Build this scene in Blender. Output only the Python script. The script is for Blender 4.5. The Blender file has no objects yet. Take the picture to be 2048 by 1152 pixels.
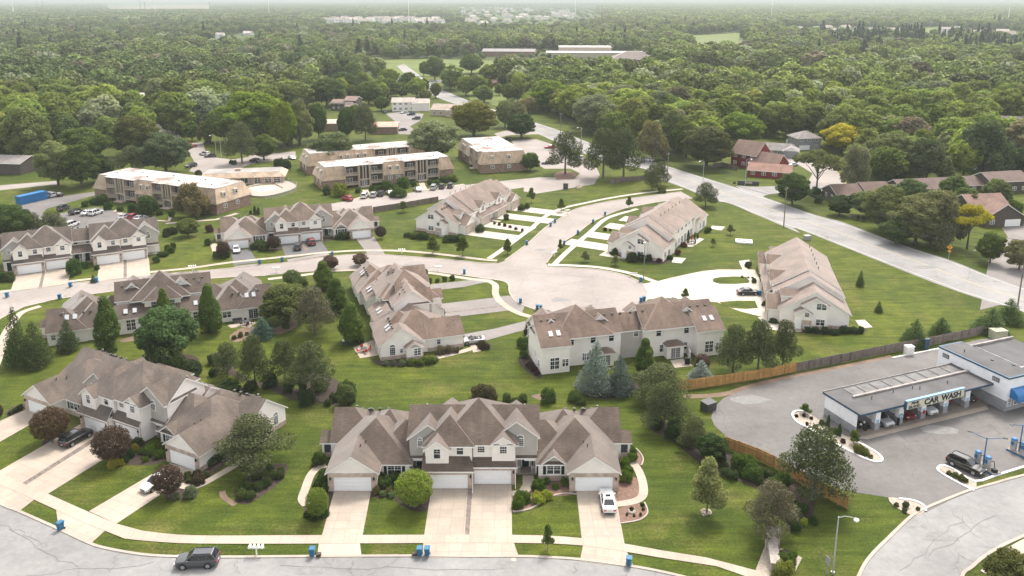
HAZE = .00017
import bpy, math, random
import numpy as np
from mathutils import Vector, Matrix
D = bpy.data
SC = bpy.context.scene
COL = SC.collection
R = math.radians
rnd = random.Random(7)
# ---------------------------------------------------------------- camera geometry
FPX, CY, H = 1620., 384., 62.5
PIT = math.atan(CY / FPX)
SP, CP = math.sin(PIT), math.cos(PIT)
def G(p, z=0.0):
    """point on the plane z seen at pixel p of the 2048x1152 photograph"""
    u = (p[0] - 1024) / FPX; v = (p[1] - CY) / FPX
    t = (H - z) / (SP + v * CP)
    return Vector((u * t, (CP - v * SP) * t, z))
def PX(x, y, z=0.0):
    Z = y * CP + (H - z) * SP; dn = -y * SP + (H - z) * CP
    return (1024 + FPX * x / Z, CY + FPX * dn / Z)
def zm(ox, oy, s): return lambda *a: [(ox + x / s, oy + y / s) for x, y in zip(a[::2], a[1::2])]
Z0 = zm(0, 0, 1)
Z1 = zm(0, 640, 2.25); Z2 = zm(580, 740, 2.7676); Z3 = zm(1300, 640, 2.25); Z4 = zm(0, 380, 3.2)
Z5 = zm(600, 480, 3.2); Z6 = zm(1000, 360, 2.6184); Z7 = zm(380, 330, 2.7676); Z8 = zm(0, 180, 3.2)
Y1 = zm(560, 150, 3.2); Y2 = zm(1100, 200, 3.2); Y3 = zm(1500, 200, 2.7427); Y4 = zm(0, 0, 2.9257)
Y5 = zm(650, 0, 2.7307); Y6 = zm(1350, 0, 2.9341); Y7 = zm(1600, 650, 3.4911); Y8 = zm(0, 900, 4.096)
ZA = zm(640, 780, 5.2375); ZB = zm(940, 780, 4.1132)

cam = D.cameras.new('camera'); co = D.objects.new('camera', cam); COL.objects.link(co)
co.location = (0, 0, H); co.rotation_euler = (math.pi / 2 - PIT, 0, 0)
cam.sensor_fit = 'HORIZONTAL'; cam.sensor_width = 36; cam.lens = 36 * FPX / 2048
cam.shift_y = -(576 - CY) / 2048
cam.clip_start = 1; cam.clip_end = 60000
SC.camera = co

# ---------------------------------------------------------------- objects
def tag(o, label=None, cat=None, group=None, kind=None):
    if label: o['label'] = label
    if cat: o['category'] = cat
    if group: o['group'] = group
    if kind: o['kind'] = kind
    return o
def empty(name, loc=(0, 0, 0), rz=0.0, label=None, cat=None, group=None):
    o = D.objects.new(name, None); COL.objects.link(o)
    o.empty_display_size = .5
    o.location = loc; o.rotation_euler = (0, 0, rz)
    return tag(o, label, cat, group)
def link(name, me, parent=None, loc=(0, 0, 0), rz=0.0, color=None):
    o = D.objects.new(name, me); COL.objects.link(o)
    o.location = loc; o.rotation_euler = (0, 0, rz)
    if parent: o.parent = parent
    if color: o.color = (*color, 1)
    return o
KIDS = {}
def kids(o): return [c for c in o.children]
def copy_tree(o, parent=None, ch=None):
    """a thing, its parts and their sub-parts; meshes are shared"""
    c = o.copy(); COL.objects.link(c); c.parent = parent
    for k in kids(o): copy_tree(k, c)
    return c

class MB:
    """collects polygons, then becomes ONE mesh"""
    def __init__(s): s.v = []; s.f = []; s.m = []; s.uv = []; s.has_uv = False
    def poly(s, pts, m=0, uv=None):
        n = len(s.v); s.v += [tuple(p) for p in pts]
        s.f.append(tuple(range(n, n + len(pts)))); s.m.append(m)
        s.uv.append(uv)
        if uv: s.has_uv = True
    def box(s, x0, x1, y0, y1, z0, z1, m=0, top=None, skip=''):
        a = [(x0, y0, z0), (x1, y0, z0), (x1, y1, z0), (x0, y1, z0), (x0, y0, z1), (x1, y0, z1), (x1, y1, z1), (x0, y1, z1)]
        for k, q in (('d', (3, 2, 1, 0)), ('u', (4, 5, 6, 7)), ('f', (0, 1, 5, 4)), ('r', (1, 2, 6, 5)), ('b', (2, 3, 7, 6)), ('l', (3, 0, 4, 7))):
            if k in skip: continue
            s.poly([a[i] for i in q], top if (k == 'u' and top is not None) else m)
    def prism(s, pts, z0, z1, m=0, top=None):
        n = len(pts)
        ar = sum(pts[i][0] * pts[(i + 1) % n][1] - pts[(i + 1) % n][0] * pts[i][1] for i in range(n))
        if ar < 0: pts = pts[::-1]
        s.poly([(p[0], p[1], z1) for p in pts], m if top is None else top)
        for i in range(n):
            a, b = pts[i], pts[(i + 1) % n]
            s.poly([(a[0], a[1], z0), (b[0], b[1], z0), (b[0], b[1], z1), (a[0], a[1], z1)], m)
    def tube(s, p0, p1, r0, r1=None, n=8, m=0, cap=True):
        p0 = Vector(p0); p1 = Vector(p1); r1 = r0 if r1 is None else r1
        d = (p1 - p0).normalized(); a = d.orthogonal().normalized(); b = d.cross(a)
        A = [p0 + (a * math.cos(t) + b * math.sin(t)) * r0 for t in (2 * math.pi * i / n for i in range(n))]
        B = [p1 + (a * math.cos(t) + b * math.sin(t)) * r1 for t in (2 * math.pi * i / n for i in range(n))]
        for i in range(n): s.poly([A[i], A[(i + 1) % n], B[(i + 1) % n], B[i]], m)
        if cap: s.poly(B, m); s.poly(A[::-1], m)
    def path(s, pts, r, n=6, m=0):
        for a, b in zip(pts, pts[1:]): s.tube(a, b, r, n=n, m=m)
    def lathe(s, prof, n=12, m=0, c=(0, 0, 0)):
        P = [[(c[0] + r * math.cos(2 * math.pi * i / n), c[1] + r * math.sin(2 * math.pi * i / n), c[2] + z) for i in range(n)] for r, z in prof]
        for A, B in zip(P, P[1:]):
            for i in range(n): s.poly([A[i], A[(i + 1) % n], B[(i + 1) % n], B[i]], m)
        s.poly(P[-1], m)
    def mesh(s, name, mats, smooth=False):
        me = D.meshes.new(name); me.from_pydata(s.v, [], s.f)
        mats = mats if isinstance(mats, (list, tuple)) else [mats]
        for m in mats: me.materials.append(m)
        me.polygons.foreach_set('material_index', s.m)
        if s.has_uv:
            l = me.uv_layers.new(name='UVMap'); arr = []
            for f, uv in zip(s.f, s.uv): arr += (uv if uv else [(0, 0)] * len(f))
            l.data.foreach_set('uv', [c for p in arr for c in p])
        if smooth: me.polygons.foreach_set('use_smooth', [True] * len(s.f))
        me.update()
        return me
    def build(s, name, mats, parent=None, loc=(0, 0, 0), rz=0, smooth=False, color=None):
        return link(name, s.mesh(name, mats, smooth), parent, loc, rz, color)

# ---------------------------------------------------------------- materials
class NT:
    def __init__(s, name):
        s.mat = D.materials.new(name); s.mat.use_nodes = True; s.t = s.mat.node_tree
        s.t.nodes.clear(); s.out = s.n('ShaderNodeOutputMaterial'); s.b = s.n('ShaderNodeBsdfPrincipled')
        s.l(s.b.outputs[0], s.out.inputs[0])
    def n(s, typ, **k):
        o = s.t.nodes.new(typ)
        for a, b in k.items(): setattr(o, a, b)
        return o
    def l(s, a, b): s.t.links.new(a, b)
    def co(s, kind='Object'): return s.n('ShaderNodeTexCoord').outputs[kind]
    def scale(s, vec, sc):
        m = s.n('ShaderNodeMapping'); m.inputs['Scale'].default_value = sc; s.l(vec, m.inputs[0]); return m.outputs[0]
    def noise(s, vec, scale, det=3, rough=.55, lo=0., hi=1., a=.3, b=.7):
        x = s.n('ShaderNodeTexNoise'); x.inputs['Scale'].default_value = scale; x.inputs['Detail'].default_value = det
        x.inputs['Roughness'].default_value = rough; s.l(vec, x.inputs['Vector'])
        return s.rng(x.outputs[0], a, b, lo, hi)
    def rng(s, v, a, b, lo, hi):
        r = s.n('ShaderNodeMapRange'); s.l(v, r.inputs[0])
        for i, q in enumerate((a, b, lo, hi)): r.inputs[i + 1].default_value = q
        return r.outputs[0]
    def mix(s, fac, a, b, blend='MIX'):
        m = s.n('ShaderNodeMix', data_type='RGBA', blend_type=blend)
        for sock, v in ((m.inputs[0], fac), (m.inputs[6], a), (m.inputs[7], b)):
            if hasattr(v, 'node'): s.l(v, sock)
            elif isinstance(v, (tuple, list)): sock.default_value = (*v, 1)
            elif sock == m.inputs[0]: sock.default_value = v
            else: sock.default_value = (v, v, v, 1)
        return m.outputs[2]
    def mul(s, a, b): return s.mix(1.0, a, b, 'MULTIPLY')
    def math(s, op, a, b=0.):
        m = s.n('ShaderNodeMath', operation=op)
        for i, v in enumerate((a, b)):
            if hasattr(v, 'node'): s.l(v, m.inputs[i])
            else: m.inputs[i].default_value = v
        return m.outputs[0]
    def bump(s, h, st=.3, dist=.02):
        b = s.n('ShaderNodeBump'); b.inputs['Strength'].default_value = st; b.inputs['Distance'].default_value = dist
        s.l(h, b.inputs['Height']); s.l(b.outputs[0], s.b.inputs['Normal'])
    def set(s, color=None, rough=None, metal=None, spec=None, **k):
        for nm, v in (('Base Color', color), ('Roughness', rough), ('Metallic', metal), ('Specular IOR Level', spec), *[(a.replace('_', ' '), b) for a, b in k.items()]):
            if v is None: continue
            i = s.b.inputs[nm]
            if hasattr(v, 'node'): s.l(v, i)
            elif isinstance(v, (tuple, list)): i.default_value = (*v, 1)
            else: i.default_value = v
        return s.mat
    def objcol(s): return s.n('ShaderNodeObjectInfo').outputs['Color']
    def objrnd(s): return s.n('ShaderNodeObjectInfo').outputs['Random']

def plain(name, col, rough=.6, amt=.12, sc=1.5, fine=.0, spec=.3, metal=0., objcol=False, **k):
    t = NT(name); c = t.co()
    base = t.objcol() if objcol else col
    if amt: base = t.mul(base, t.noise(c, sc, 4, lo=1 - amt, hi=1 + amt))
    if fine: base = t.mul(base, t.noise(c, 14, 2, lo=1 - fine, hi=1 + fine))
    return t.set(base, rough, metal, spec, **k)

M = {}
M['white'] = plain('white_trim', (.84, .83, .81), .5, .05)
M['siding'] = plain('cream_siding', (.85, .80, .745), .6, .06, .5, .03)
M['siding2'] = plain('pale_siding', (.80, .765, .72), .6, .06, .5, .03)
M['taupe'] = plain('taupe_siding', (.44, .41, .375), .6, .08, .6, .04)
M['door_white'] = plain('garage_door_white', (.86, .86, .86), .45, .03)
M['door_tan'] = plain('garage_door_tan', (.50, .42, .36), .5, .05)
M['dark_green'] = plain('dark_green_paint', (.015, .03, .025), .4, .05)
M['black'] = plain('black_plastic', (.015, .015, .016), .5, .1)
M['dark_grey'] = plain('dark_grey', (.06, .06, .065), .5, .1)
M['grey'] = plain('grey_metal', (.30, .30, .31), .45, .1)
M['galv'] = plain('galvanised_steel', (.42, .42, .42), .45, .12, metal=.3)
M['wood_pole'] = plain('weathered_pole_wood', (.20, .165, .14), .85, .2, 3)
M['post'] = plain('white_post', (.78, .77, .75), .5, .05)
M['blue'] = plain('blue_paint', (.03, .14, .30), .4, .08)
M['navy'] = plain('dark_blue_trim', (.03, .075, .13), .45, .1)
M['red'] = plain('red_fabric', (.45, .03, .03), .6, .1)
M['pipe'] = plain('brown_vent_paint', (.075, .064, .058), .6, .1)
M['tar'] = plain('tar_seal', (.12, .116, .114), .7, .2)
M['patch'] = plain('asphalt_patch', (.20, .195, .19), .9, .15, 1.5, .1)
M['flue'] = plain('grey_flue', (.20, .195, .19), .5, .1)
M['metalroof'] = plain('rubber_roof', (.075, .072, .074), .75, .25, .35, .05)
def mk_pane():
    t = NT('window_glass'); r = t.objrnd()
    c = t.mix(t.rng(r, .45, 1, 0, .55), (.018, .022, .028), (.30, .30, .30))
    return t.set(c, .08, 0, .6)
M['pane'] = mk_pane()
t = NT('skylight_glass'); M['skyl'] = t.set((.42, .43, .45), .15, 0, .5)
def mk_brick(name, a, b, mort, sc=1.0):
    t = NT(name); c = t.co()
    v = t.n('ShaderNodeTexBrick'); v.inputs['Scale'].default_value = 4.2 * sc
    v.inputs['Color1'].default_value = (*a, 1); v.inputs['Color2'].default_value = (*b, 1); v.inputs['Mortar'].default_value = (*mort, 1)
    v.inputs['Mortar Size'].default_value = .012; v.inputs['Bias'].default_value = -.1
    sx = t.n('ShaderNodeSeparateXYZ'); t.l(c, sx.inputs[0]); cb = t.n('ShaderNodeCombineXYZ')
    t.l(t.math('ADD', sx.outputs[0], sx.outputs[1]), cb.inputs[0]); t.l(sx.outputs[2], cb.inputs[1])
    t.l(cb.outputs[0], v.inputs['Vector'])
    col = t.mul(v.outputs[0], t.noise(c, 1.1, 4, lo=.75, hi=1.25))
    return t.set(col, .85, 0, .2)
M['brick'] = mk_brick('pale_brick', (.42, .31, .25), (.52, .43, .36), (.50, .46, .42))
M['brick_dark'] = mk_brick('brown_brick', (.20, .125, .095), (.30, .205, .16), (.30, .26, .23))
def mk_shingle(name='asphalt_shingles', objcol=True, col=None, stain=.24):
    t = NT(name); uv = t.co('UV'); ob = t.co()
    base = t.mul(t.objcol() if objcol else col, (1.08, 1.0, .90))
    # courses broken into tabs, blended over granule blotches and rain streaks down the slope
    tabs = t.noise(t.scale(uv, (1.3, 6.5, 1)), 1.0, 3, .7, .74, 1.26, .32, .68)
    stre = t.noise(t.scale(uv, (1.1, .16, 1)), 1.0, 4, .6, .86, 1.08, .35, .65)
    blot = t.noise(ob, .33, 4, .55, 1 - stain, 1.12, .36, .60)
    c = t.mul(t.mul(t.mul(base, tabs), stre), blot)
    w = t.n('ShaderNodeTexWave', wave_type='BANDS', bands_direction='Y', wave_profile='SAW'); w.inputs['Scale'].default_value = 1.0
    w.inputs['Distortion'].default_value = 0; t.l(t.scale(uv, (1, 2.2, 1)), w.inputs[0])
    t.bump(w.outputs[1], .35, .02)
    return t.set(c, .88, 0, .25, Sheen_Weight=.35, Sheen_Roughness=.5)
M['shingle'] = mk_shingle()
def mk_lawn():
    t = NT('lawn_grass'); c = t.co()
    big = t.noise(c, .020, 4, .6, 0, 1, .38, .62); mid = t.noise(c, .21, 5, .7, 0, 1, .36, .66); fine = t.noise(c, 3.2, 3, .75, .62, 1.38, .28, .72)
    col = t.mix(big, (.050, .071, .008), (.096, .114, .012))
    col = t.mix(t.math('MULTIPLY', mid, .75), col, (.028, .047, .006))
    dry = t.noise(c, .10, 6, .75, 0, .75, .51, .68); col = t.mix(dry, col, (.115, .108, .03))
    dk = t.noise(c, .55, 4, .7, 0, .45, .58, .74); col = t.mix(dk, col, (.022, .038, .006))
    mow = t.noise(t.scale(c, (.10, .95, 1)), 1.0, 4, .65, .74, 1.22, .34, .66); col = t.mul(t.mul(col, fine), mow)
    n2 = t.n('ShaderNodeTexNoise'); n2.inputs['Scale'].default_value = 7; n2.inputs['Detail'].default_value = 4; t.l(c, n2.inputs[0]); t.bump(n2.outputs[0], .6, .12)
    return t.set(col, .9, 0, .12)
M['lawn'] = mk_lawn()
def mk_far():
    t = NT('far_land'); c = t.co()
    a = t.noise(c, .006, 5, .65, 0, 1, .4, .6)
    col = t.mix(a, (.05, .07, .022), (.085, .105, .03))
    return t.set(t.mul(col, t.noise(c, .15, 3, .7, .7, 1.3)), .95, 0, .1)
def mk_pave(name, col, amt=.1, cracks=.0, joint=None, jw=.012, rough=.9, stain=.12, speck=.05, uvj=True):
    t = NT(name); c = t.co()
    k = t.mul(t.mul(col, t.noise(c, .09, 5, .6, 1 - stain, 1 + stain * .6, .35, .65)), t.noise(c, 1.1, 5, .7, 1 - amt, 1 + amt))
    k = t.mul(k, t.noise(c, 18, 2, .6, 1 - speck, 1 + speck))
    if cracks:
        v = t.n('ShaderNodeTexVoronoi', feature='DISTANCE_TO_EDGE'); v.inputs['Scale'].default_value = .11
        nz = t.n('ShaderNodeTexNoise'); nz.inputs['Scale'].default_value = .5; nz.inputs['Detail'].default_value = 5; t.l(c, nz.inputs[0])
        vm = t.n('ShaderNodeVectorMath', operation='MULTIPLY_ADD'); t.l(nz.outputs['Color'], vm.inputs[0]); vm.inputs[1].default_value = (3.5, 3.5, 0); t.l(c, vm.inputs[2])
        t.l(vm.outputs[0], v.inputs['Vector'])
        msk = t.math('MULTIPLY', t.rng(v.outputs[0], .004, .012, 1, 0), t.noise(c, .07, 2, .5, 0, 1, .46, .56))
        k = t.mix(t.math('MULTIPLY', msk, cracks), k, tuple(x * .35 for x in col))
    if joint:
        uv = t.co('UV'); sx = t.n('ShaderNodeSeparateXYZ'); t.l(uv, sx.inputs[0])
        ms = []
        for i, per in enumerate(joint):
            if not per: continue
            f = t.math('FRACT', t.math('DIVIDE', sx.outputs[i], per)); d = t.math('ABSOLUTE', t.math('SUBTRACT', f, .5))
            ms.append(t.rng(d, .5 - jw * 2.6 / per, .5 - jw * .8 / per, 0, 1))
            fl = t.math('FLOOR', t.math('DIVIDE', sx.outputs[i], per)); ms[-1] = (ms[-1], fl)
        wn = t.n('ShaderNodeTexWhiteNoise', noise_dimensions='2D'); cb = t.n('ShaderNodeCombineXYZ')
        for i, q in enumerate(ms): t.l(q[1], cb.inputs[i])
        t.l(cb.outputs[0], wn.inputs['Vector'])
        k = t.mul(k, t.rng(wn.outputs[0], 0, 1, .95, 1.05))
        mm = ms[0][0]
        for q in ms[1:]: mm = t.math('MAXIMUM', mm, q[0])
        k = t.mix(t.math('MULTIPLY', mm, .55), k, tuple(x * .45 for x in col))
    return t.set(k, rough, 0, .2)
M['road'] = mk_pave('old_asphalt', (.235, .23, .225), .11, .4, stain=.2, speck=.09)
M['road_main'] = mk_pave('main_road_asphalt', (.25, .242, .236), .1, .4, stain=.18, speck=.08)
M['court'] = mk_pave('court_asphalt', (.28, .248, .228), .08, .3, stain=.14, speck=.07)
M['lot'] = mk_pave('parking_asphalt', (.150, .141, .136), .1, .3, stain=.2)
M['drive_asph'] = mk_pave('driveway_asphalt', (.215, .196, .185), .1, .2, stain=.15)
M['drive_dark'] = mk_pave('sealed_asphalt', (.12, .118, .12), .1, .2, stain=.15)
M['conc'] = mk_pave('driveway_concrete', (.365, .31, .255), .07, 0, (1.55, 1.55), stain=.12)
M['conc2'] = mk_pave('pale_apron_concrete', (.40, .345, .285), .06, 0, (2.2, 2.2), stain=.08)
M['conc_new'] = mk_pave('new_concrete', (.44, .40, .345), .04, 0, (2.2, 2.2), stain=.06)
M['walk'] = mk_pave('sidewalk_concrete', (.375, .32, .262), .07, 0, (1.5, 0), stain=.1)
M['walk_new'] = mk_pave('new_sidewalk', (.43, .39, .335), .05, 0, (1.5, 0), stain=.06)
M['kerb'] = mk_pave('kerb_concrete', (.36, .315, .27), .1, 0, stain=.15)
M['mulch'] = plain('dark_mulch', (.045, .032, .026), .95, .35, 2, .3)
M['mulch_red'] = plain('red_brown_mulch', (.17, .105, .08), .95, .25, 2, .25)
M['gravel'] = plain('pale_gravel', (.33, .285, .235), .95, .2, 3, .3)
M['pavers'] = mk_brick('paver_strip', (.14, .115, .10), (.21, .17, .15), (.12, .11, .10), .7)
M['yellow_line'] = plain('faded_yellow_paint', (.42, .34, .18), .8, .15)
M['white_line'] = plain('road_white_paint', (.62, .60, .58), .8, .15)
M['dirt'] = plain('bare_earth', (.17, .12, .085), .95, .3, .4, .2)
M['field'] = plain('dry_field', (.20, .165, .11), .95, .2, .02)
M['meadow'] = plain('meadow_grass', (.10, .13, .025), .95, .2, .05, .15)
# ================================================================ vegetation
def mk_leaf(name='foliage', trans=.40, var=.19):
    t = NT(name); c = t.co(); isl = t.n('ShaderNodeNewGeometry').outputs['Random Per Island']
    k = t.mul(t.objcol(), t.rng(isl, 0, 1, 1 - var, 1 + var))
    k = t.mul(k, t.noise(c, .35, 3, .6, .80, 1.22))
    t.set(k, .75, 0, .08)
    tr = t.n('ShaderNodeBsdfTranslucent'); t.l(t.mul(k, (1.15, 1.1, .7)), tr.inputs[0])
    mx = t.n('ShaderNodeMixShader'); mx.inputs[0].default_value = trans
    t.l(t.b.outputs[0], mx.inputs[1]); t.l(tr.outputs[0], mx.inputs[2]); t.l(mx.outputs[0], t.out.inputs[0])
    return t.mat
M['leaf'] = mk_leaf()
M['needle'] = mk_leaf('needles', .18, .26)
M['bark'] = plain('bark', (.085, .066, .052), .9, .3, 4)
M['bark_grey'] = plain('grey_bark', (.14, .125, .11), .9, .3, 4)

def leaves_mesh(name, lobes, n, size, out=.55, shell=.30, mat='leaf', seed=0, zmin=.05, asp=1.0, up=.15, fill=.12):
    """foliage: n small leaf clumps spread over and inside the lobes (cx,cy,cz,rx,ry,rz)"""
    g = np.random.default_rng(seed); L = np.array(lobes, float)
    area = (L[:, 3] * L[:, 4] * L[:, 5]) ** (2 / 3); idx = g.choice(len(L), n, p=area / area.sum())
    d = g.normal(size=(n, 3)); d /= np.linalg.norm(d, axis=1)[:, None]
    r = 1 - shell * g.random(n) ** 1.6 + .06 * g.normal(size=n)
    ins = g.random(n) < fill; r[ins] = g.random(ins.sum()) ** .5 * .8
    P = L[idx, :3] + d * L[idx, 3:] * r[:, None]
    # drop clumps buried in other lobes
    keep = P[:, 2] > zmin
    for l in L:
        q = (P - l[:3]) / l[3:]; keep &= ~((q * q).sum(1) < .42) | ins
    P, d = P[keep], d[keep]; n = len(P)
    nr = d * out + g.normal(size=(n, 3)) * (1 - out) * .75 + np.array([0, 0, up]); nr /= np.linalg.norm(nr, axis=1)[:, None]
    a = np.cross(nr, g.normal(size=(n, 3))); a /= np.linalg.norm(a, axis=1)[:, None]; b = np.cross(nr, a)
    s = (size * (.6 + .8 * g.random(n)))[:, None]
    V = np.empty((n, 4, 3)); sk = (g.random((n, 4, 1)) * .5 + .75)
    V[:, 0] = P - a * s * sk[:, 0]; V[:, 1] = P - b * s * asp * sk[:, 1] + nr * s * .12
    V[:, 2] = P + a * s * sk[:, 2]; V[:, 3] = P + b * s * asp * sk[:, 3] - nr * s * .12
    return quads_mesh(name, V.reshape(-1, 3), M[mat])
def quads_mesh(name, V, mat, midx=None):
    n = len(V) // 4; me = D.meshes.new(name)
    me.vertices.add(len(V)); me.vertices.foreach_set('co', np.asarray(V, np.float32).ravel())
    me.loops.add(len(V)); me.loops.foreach_set('vertex_index', np.arange(len(V), dtype=np.int32))
    me.polygons.add(n); me.polygons.foreach_set('loop_start', np.arange(0, len(V), 4, dtype=np.int32))
    me.polygons.foreach_set('loop_total', np.full(n, 4, np.int32))
    for m in (mat if isinstance(mat, (list, tuple)) else [mat]): me.materials.append(m)
    if midx is not None: me.polygons.foreach_set('material_index', np.asarray(midx, np.int32))
    me.update(calc_edges=True); return me

def limb_mesh(name, h, r, limbs, mat='bark', lean=(0, 0)):
    m = MB(); p = [(lean[0] * t * t, lean[1] * t * t, h * t) for t in (0, .3, .6, 1)]
    rr = [r * 1.25, r * .85, r * .65, r * .3]
    for i in range(3): m.tube(p[i], p[i + 1], rr[i], rr[i + 1], 7, cap=False)
    for z, q, r0 in limbs:
        a = Vector((lean[0] * (z / h) ** 2, lean[1] * (z / h) ** 2, z)); q = Vector(q); mid = (a + q) / 2 + Vector((0, 0, .06 * (q - a).length))
        m.tube(a, mid, r0, r0 * .6, 5, cap=False); m.tube(mid, q, r0 * .6, r0 * .15, 5, cap=False)
    return m.mesh(name, M[mat])

PROTO = {}
def reg(kind, trunk, crown): PROTO.setdefault(kind, []).append((trunk, crown))
def env_lobes(g, n, h0, h1, R_, rl, prof=None, squash=.8):
    out = []
    for i in range(n):
        t = (i + .5) / n if n > 1 else .5
        z = h0 + (h1 - h0) * (.08 + .84 * g.random()); u = (z - h0) / (h1 - h0)
        pr = prof(u) if prof else math.sqrt(max(0., 1 - (2 * u - .85) ** 2 / 1.35))
        an = 2.4 * i + g.random() * .8; rad = R_ * pr * (.35 + .5 * g.random() ** .6)
        q = rl * (.75 + .5 * g.random())
        q = min(q, max(.4, (h1 - z)) * 1.15)
        out.append((rad * math.cos(an), rad * math.sin(an), z, q, q, q * squash))
    return out
def dome_lobes(g, R_, top, n, s=0):
    """a rounded crown: one big mass with knobs all over it, a few sagging boughs and hollows"""
    zc = top * .545; rz = top * .435; k = .80; lo = [(.3 * g.uniform(-1, 1), .3 * g.uniform(-1, 1), zc, R_ * k, R_ * k * g.uniform(.85, 1), rz * .92), (g.uniform(-1, 1) * R_ * .3, g.uniform(-1, 1) * R_ * .3, zc + rz * .25, R_ * .55, R_ * .55, rz * .75)]
    for i in range(n):
        u = 1 - 1.85 * (i + .5) / n; an = 2.4 * i + g.uniform(-.4, .4); q = math.sqrt(max(0, 1 - u * u)); f = g.uniform(.74, 1.02); r = g.uniform(1.0, 1.9)
        lo.append((R_ * q * f * math.cos(an) * .86, R_ * q * f * math.sin(an) * .86, zc + rz * u * f * .92, r, r, r * .72))
    return lo
# unit sizes in metres; a placed tree is scaled from these
def make_protos():
    for s in range(5):                                   # broad crowned shade tree, 14 m
        g = random.Random(100 + s); R_ = 5.2 + .7 * (s % 3)
        lo = dome_lobes(g, R_, 13.8, 34, s)
        limbs = [(3.2 + .5 * k, (lo[k][0] * .8, lo[k][1] * .8, lo[k][2] - .3), .16) for k in range(7)]
        reg('shade', limb_mesh('trunk', 9, .32, limbs), leaves_mesh('crown', lo, 20000, .21, seed=s, shell=.26))
    for s in range(4):                                   # the same, coarser, for the woods
        g = random.Random(200 + s); R_ = 5.0 + .8 * (s % 3)
        lo = dome_lobes(g, R_, 14.2, 30)
        reg('wood', limb_mesh('trunk', 9, .3, [(4, (lo[k][0] * .8, lo[k][1] * .8, lo[k][2]), .14) for k in range(3)], 'bark'),
            leaves_mesh('crown', lo, 5200, .40, seed=20 + s, shell=.3))
    for s in range(2):                                   # open honey locust with bare limbs showing
        g = random.Random(300 + s)
        lo = [(a * math.cos(2.4 * i), a * math.sin(2.4 * i), 6.2 + 2.6 * g.random() + .25 * (4.5 - a), 1.7, 1.7, .75) for i, a in enumerate([1, 2.2, 3.2, 4.2, 4.8, 3.9, 2.8, 4.6, 1.8, 4.9, 3.6, 2.4, 4.4])]
        reg('locust', limb_mesh('trunk', 6.5, .24, [(2.4 + .3 * k, (q[0] * .9, q[1] * .9, q[2] - .2), .11) for k, q in enumerate(lo[:11])], 'bark'),
            leaves_mesh('crown', lo, 6500, .19, seed=30 + s, shell=.9, out=.3))
    for s in range(3):                                   # two-needle pine, ragged clumps over a bare trunk, 9 m
        g = random.Random(400 + s); lo = []
        for i in range(22):
            z = 2.4 + 6.2 * (i + .5) / 22; u = (z - 2.4) / 6.2; rad = (3.0 * (1 - u ** 1.7) + .25) * (.45 + .6 * g.random())
            an = 2.4 * i + g.random(); q = 1.15 + .5 * g.random()
            lo.append((rad * math.cos(an), rad * math.sin(an), z, q * 1.15, q * 1.15, q * .7))
        reg('pine', limb_mesh('trunk', 8.6, .2, [(q[2] - .5, (q[0] * .85, q[1] * .85, q[2] - .1), .06) for q in lo], 'bark_grey'),
            leaves_mesh('crown', lo, 15000, .135, seed=40 + s, mat='needle', shell=.38, out=.4, asp=.5))
    for s in range(2):                                   # spruce, tiers of drooping boughs, 10 m
        g = random.Random(500 + s); lo = []
        for k in range(15):
            u = k / 14; z = .9 + 8.5 * u; R_ = 2.5 * (1 - u) ** .85 + .18; m_ = max(3, int(8 * (1 - u)))
            for j in range(m_):
                an = 6.28 * j / m_ + k * .7 + g.random() * .5; rr = R_ * (.55 + .25 * g.random()); q = .38 * R_ + .22
                lo.append((rr * math.cos(an), rr * math.sin(an), z - .18 * rr + .2, q, q, .5))
        reg('spruce', limb_mesh('trunk', 9.4, .16, [], 'bark'), leaves_mesh('crown', lo, 13000, .13, seed=50 + s, mat='needle', shell=.7, out=.35, asp=.5))
    for s in range(2):                                   # arborvitae, a dense teardrop, 8 m
        g = random.Random(600 + s); lo = []
        for k in range(46):
            u = g.random() ** .8; z = .5 + 6.9 * u; R_ = 1.75 * (1 - max(0, u - .25) ** 1.8 * 1.42); an = 2.4 * k
            rr = max(.05, R_ - .55); lo.append((rr * math.cos(an), rr * math.sin(an), z, .72, .72, 1.0))
        lo += [(0, 0, 3.4, 1.5, 1.5, 3.2), (0, 0, 6.2, .8, .8, 1.7)]
        reg('arbor', limb_mesh('trunk', 4, .14, [], 'bark'), leaves_mesh('crown', lo, 15000, .11, seed=60 + s, out=.75, shell=.25, fill=.03))
    for s in range(2):                                   # young oval street tree, 7 m
        g = random.Random(700 + s)
        lo = env_lobes(g, 16, 1.7, 6.8, 1.75, .78, lambda u: math.sin(min(1, u * 1.15 + .18) * math.pi) ** .6) + [(0, 0, 4.0, .95, .95, 2.1)]
        reg('young', limb_mesh('trunk', 5, .09, [(2 + .3 * k, (q[0] * .7, q[1] * .7, q[2]), .035) for k, q in enumerate(lo[:6])], 'bark_grey'),
            leaves_mesh('crown', lo, 8000, .10, seed=70 + s, out=.4, shell=.45))
    for s in range(3):                                   # clipped globe on a short stem, radius 1
        g = random.Random(800 + s); lo = []
        for k in range(40):
            z = 1 - 2 * (k + .5) / 40; r = math.sqrt(1 - z * z); an = 2.4 * k
            lo.append((.70 * r * math.cos(an), .70 * r * math.sin(an), 1.18 + .68 * z * .92, .30 + .06 * g.random(), .30, .30))
        reg('globe', limb_mesh('trunk', .9, .06, [(.3, (.3, .2, .8), .03), (.3, (-.3, .1, .8), .03)], 'bark_grey'),
            leaves_mesh('crown', lo + [(0, 0, 1.18, .72, .72, .68)], 17000, .030, seed=80 + s, out=.6, shell=.28, fill=.03))
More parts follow.
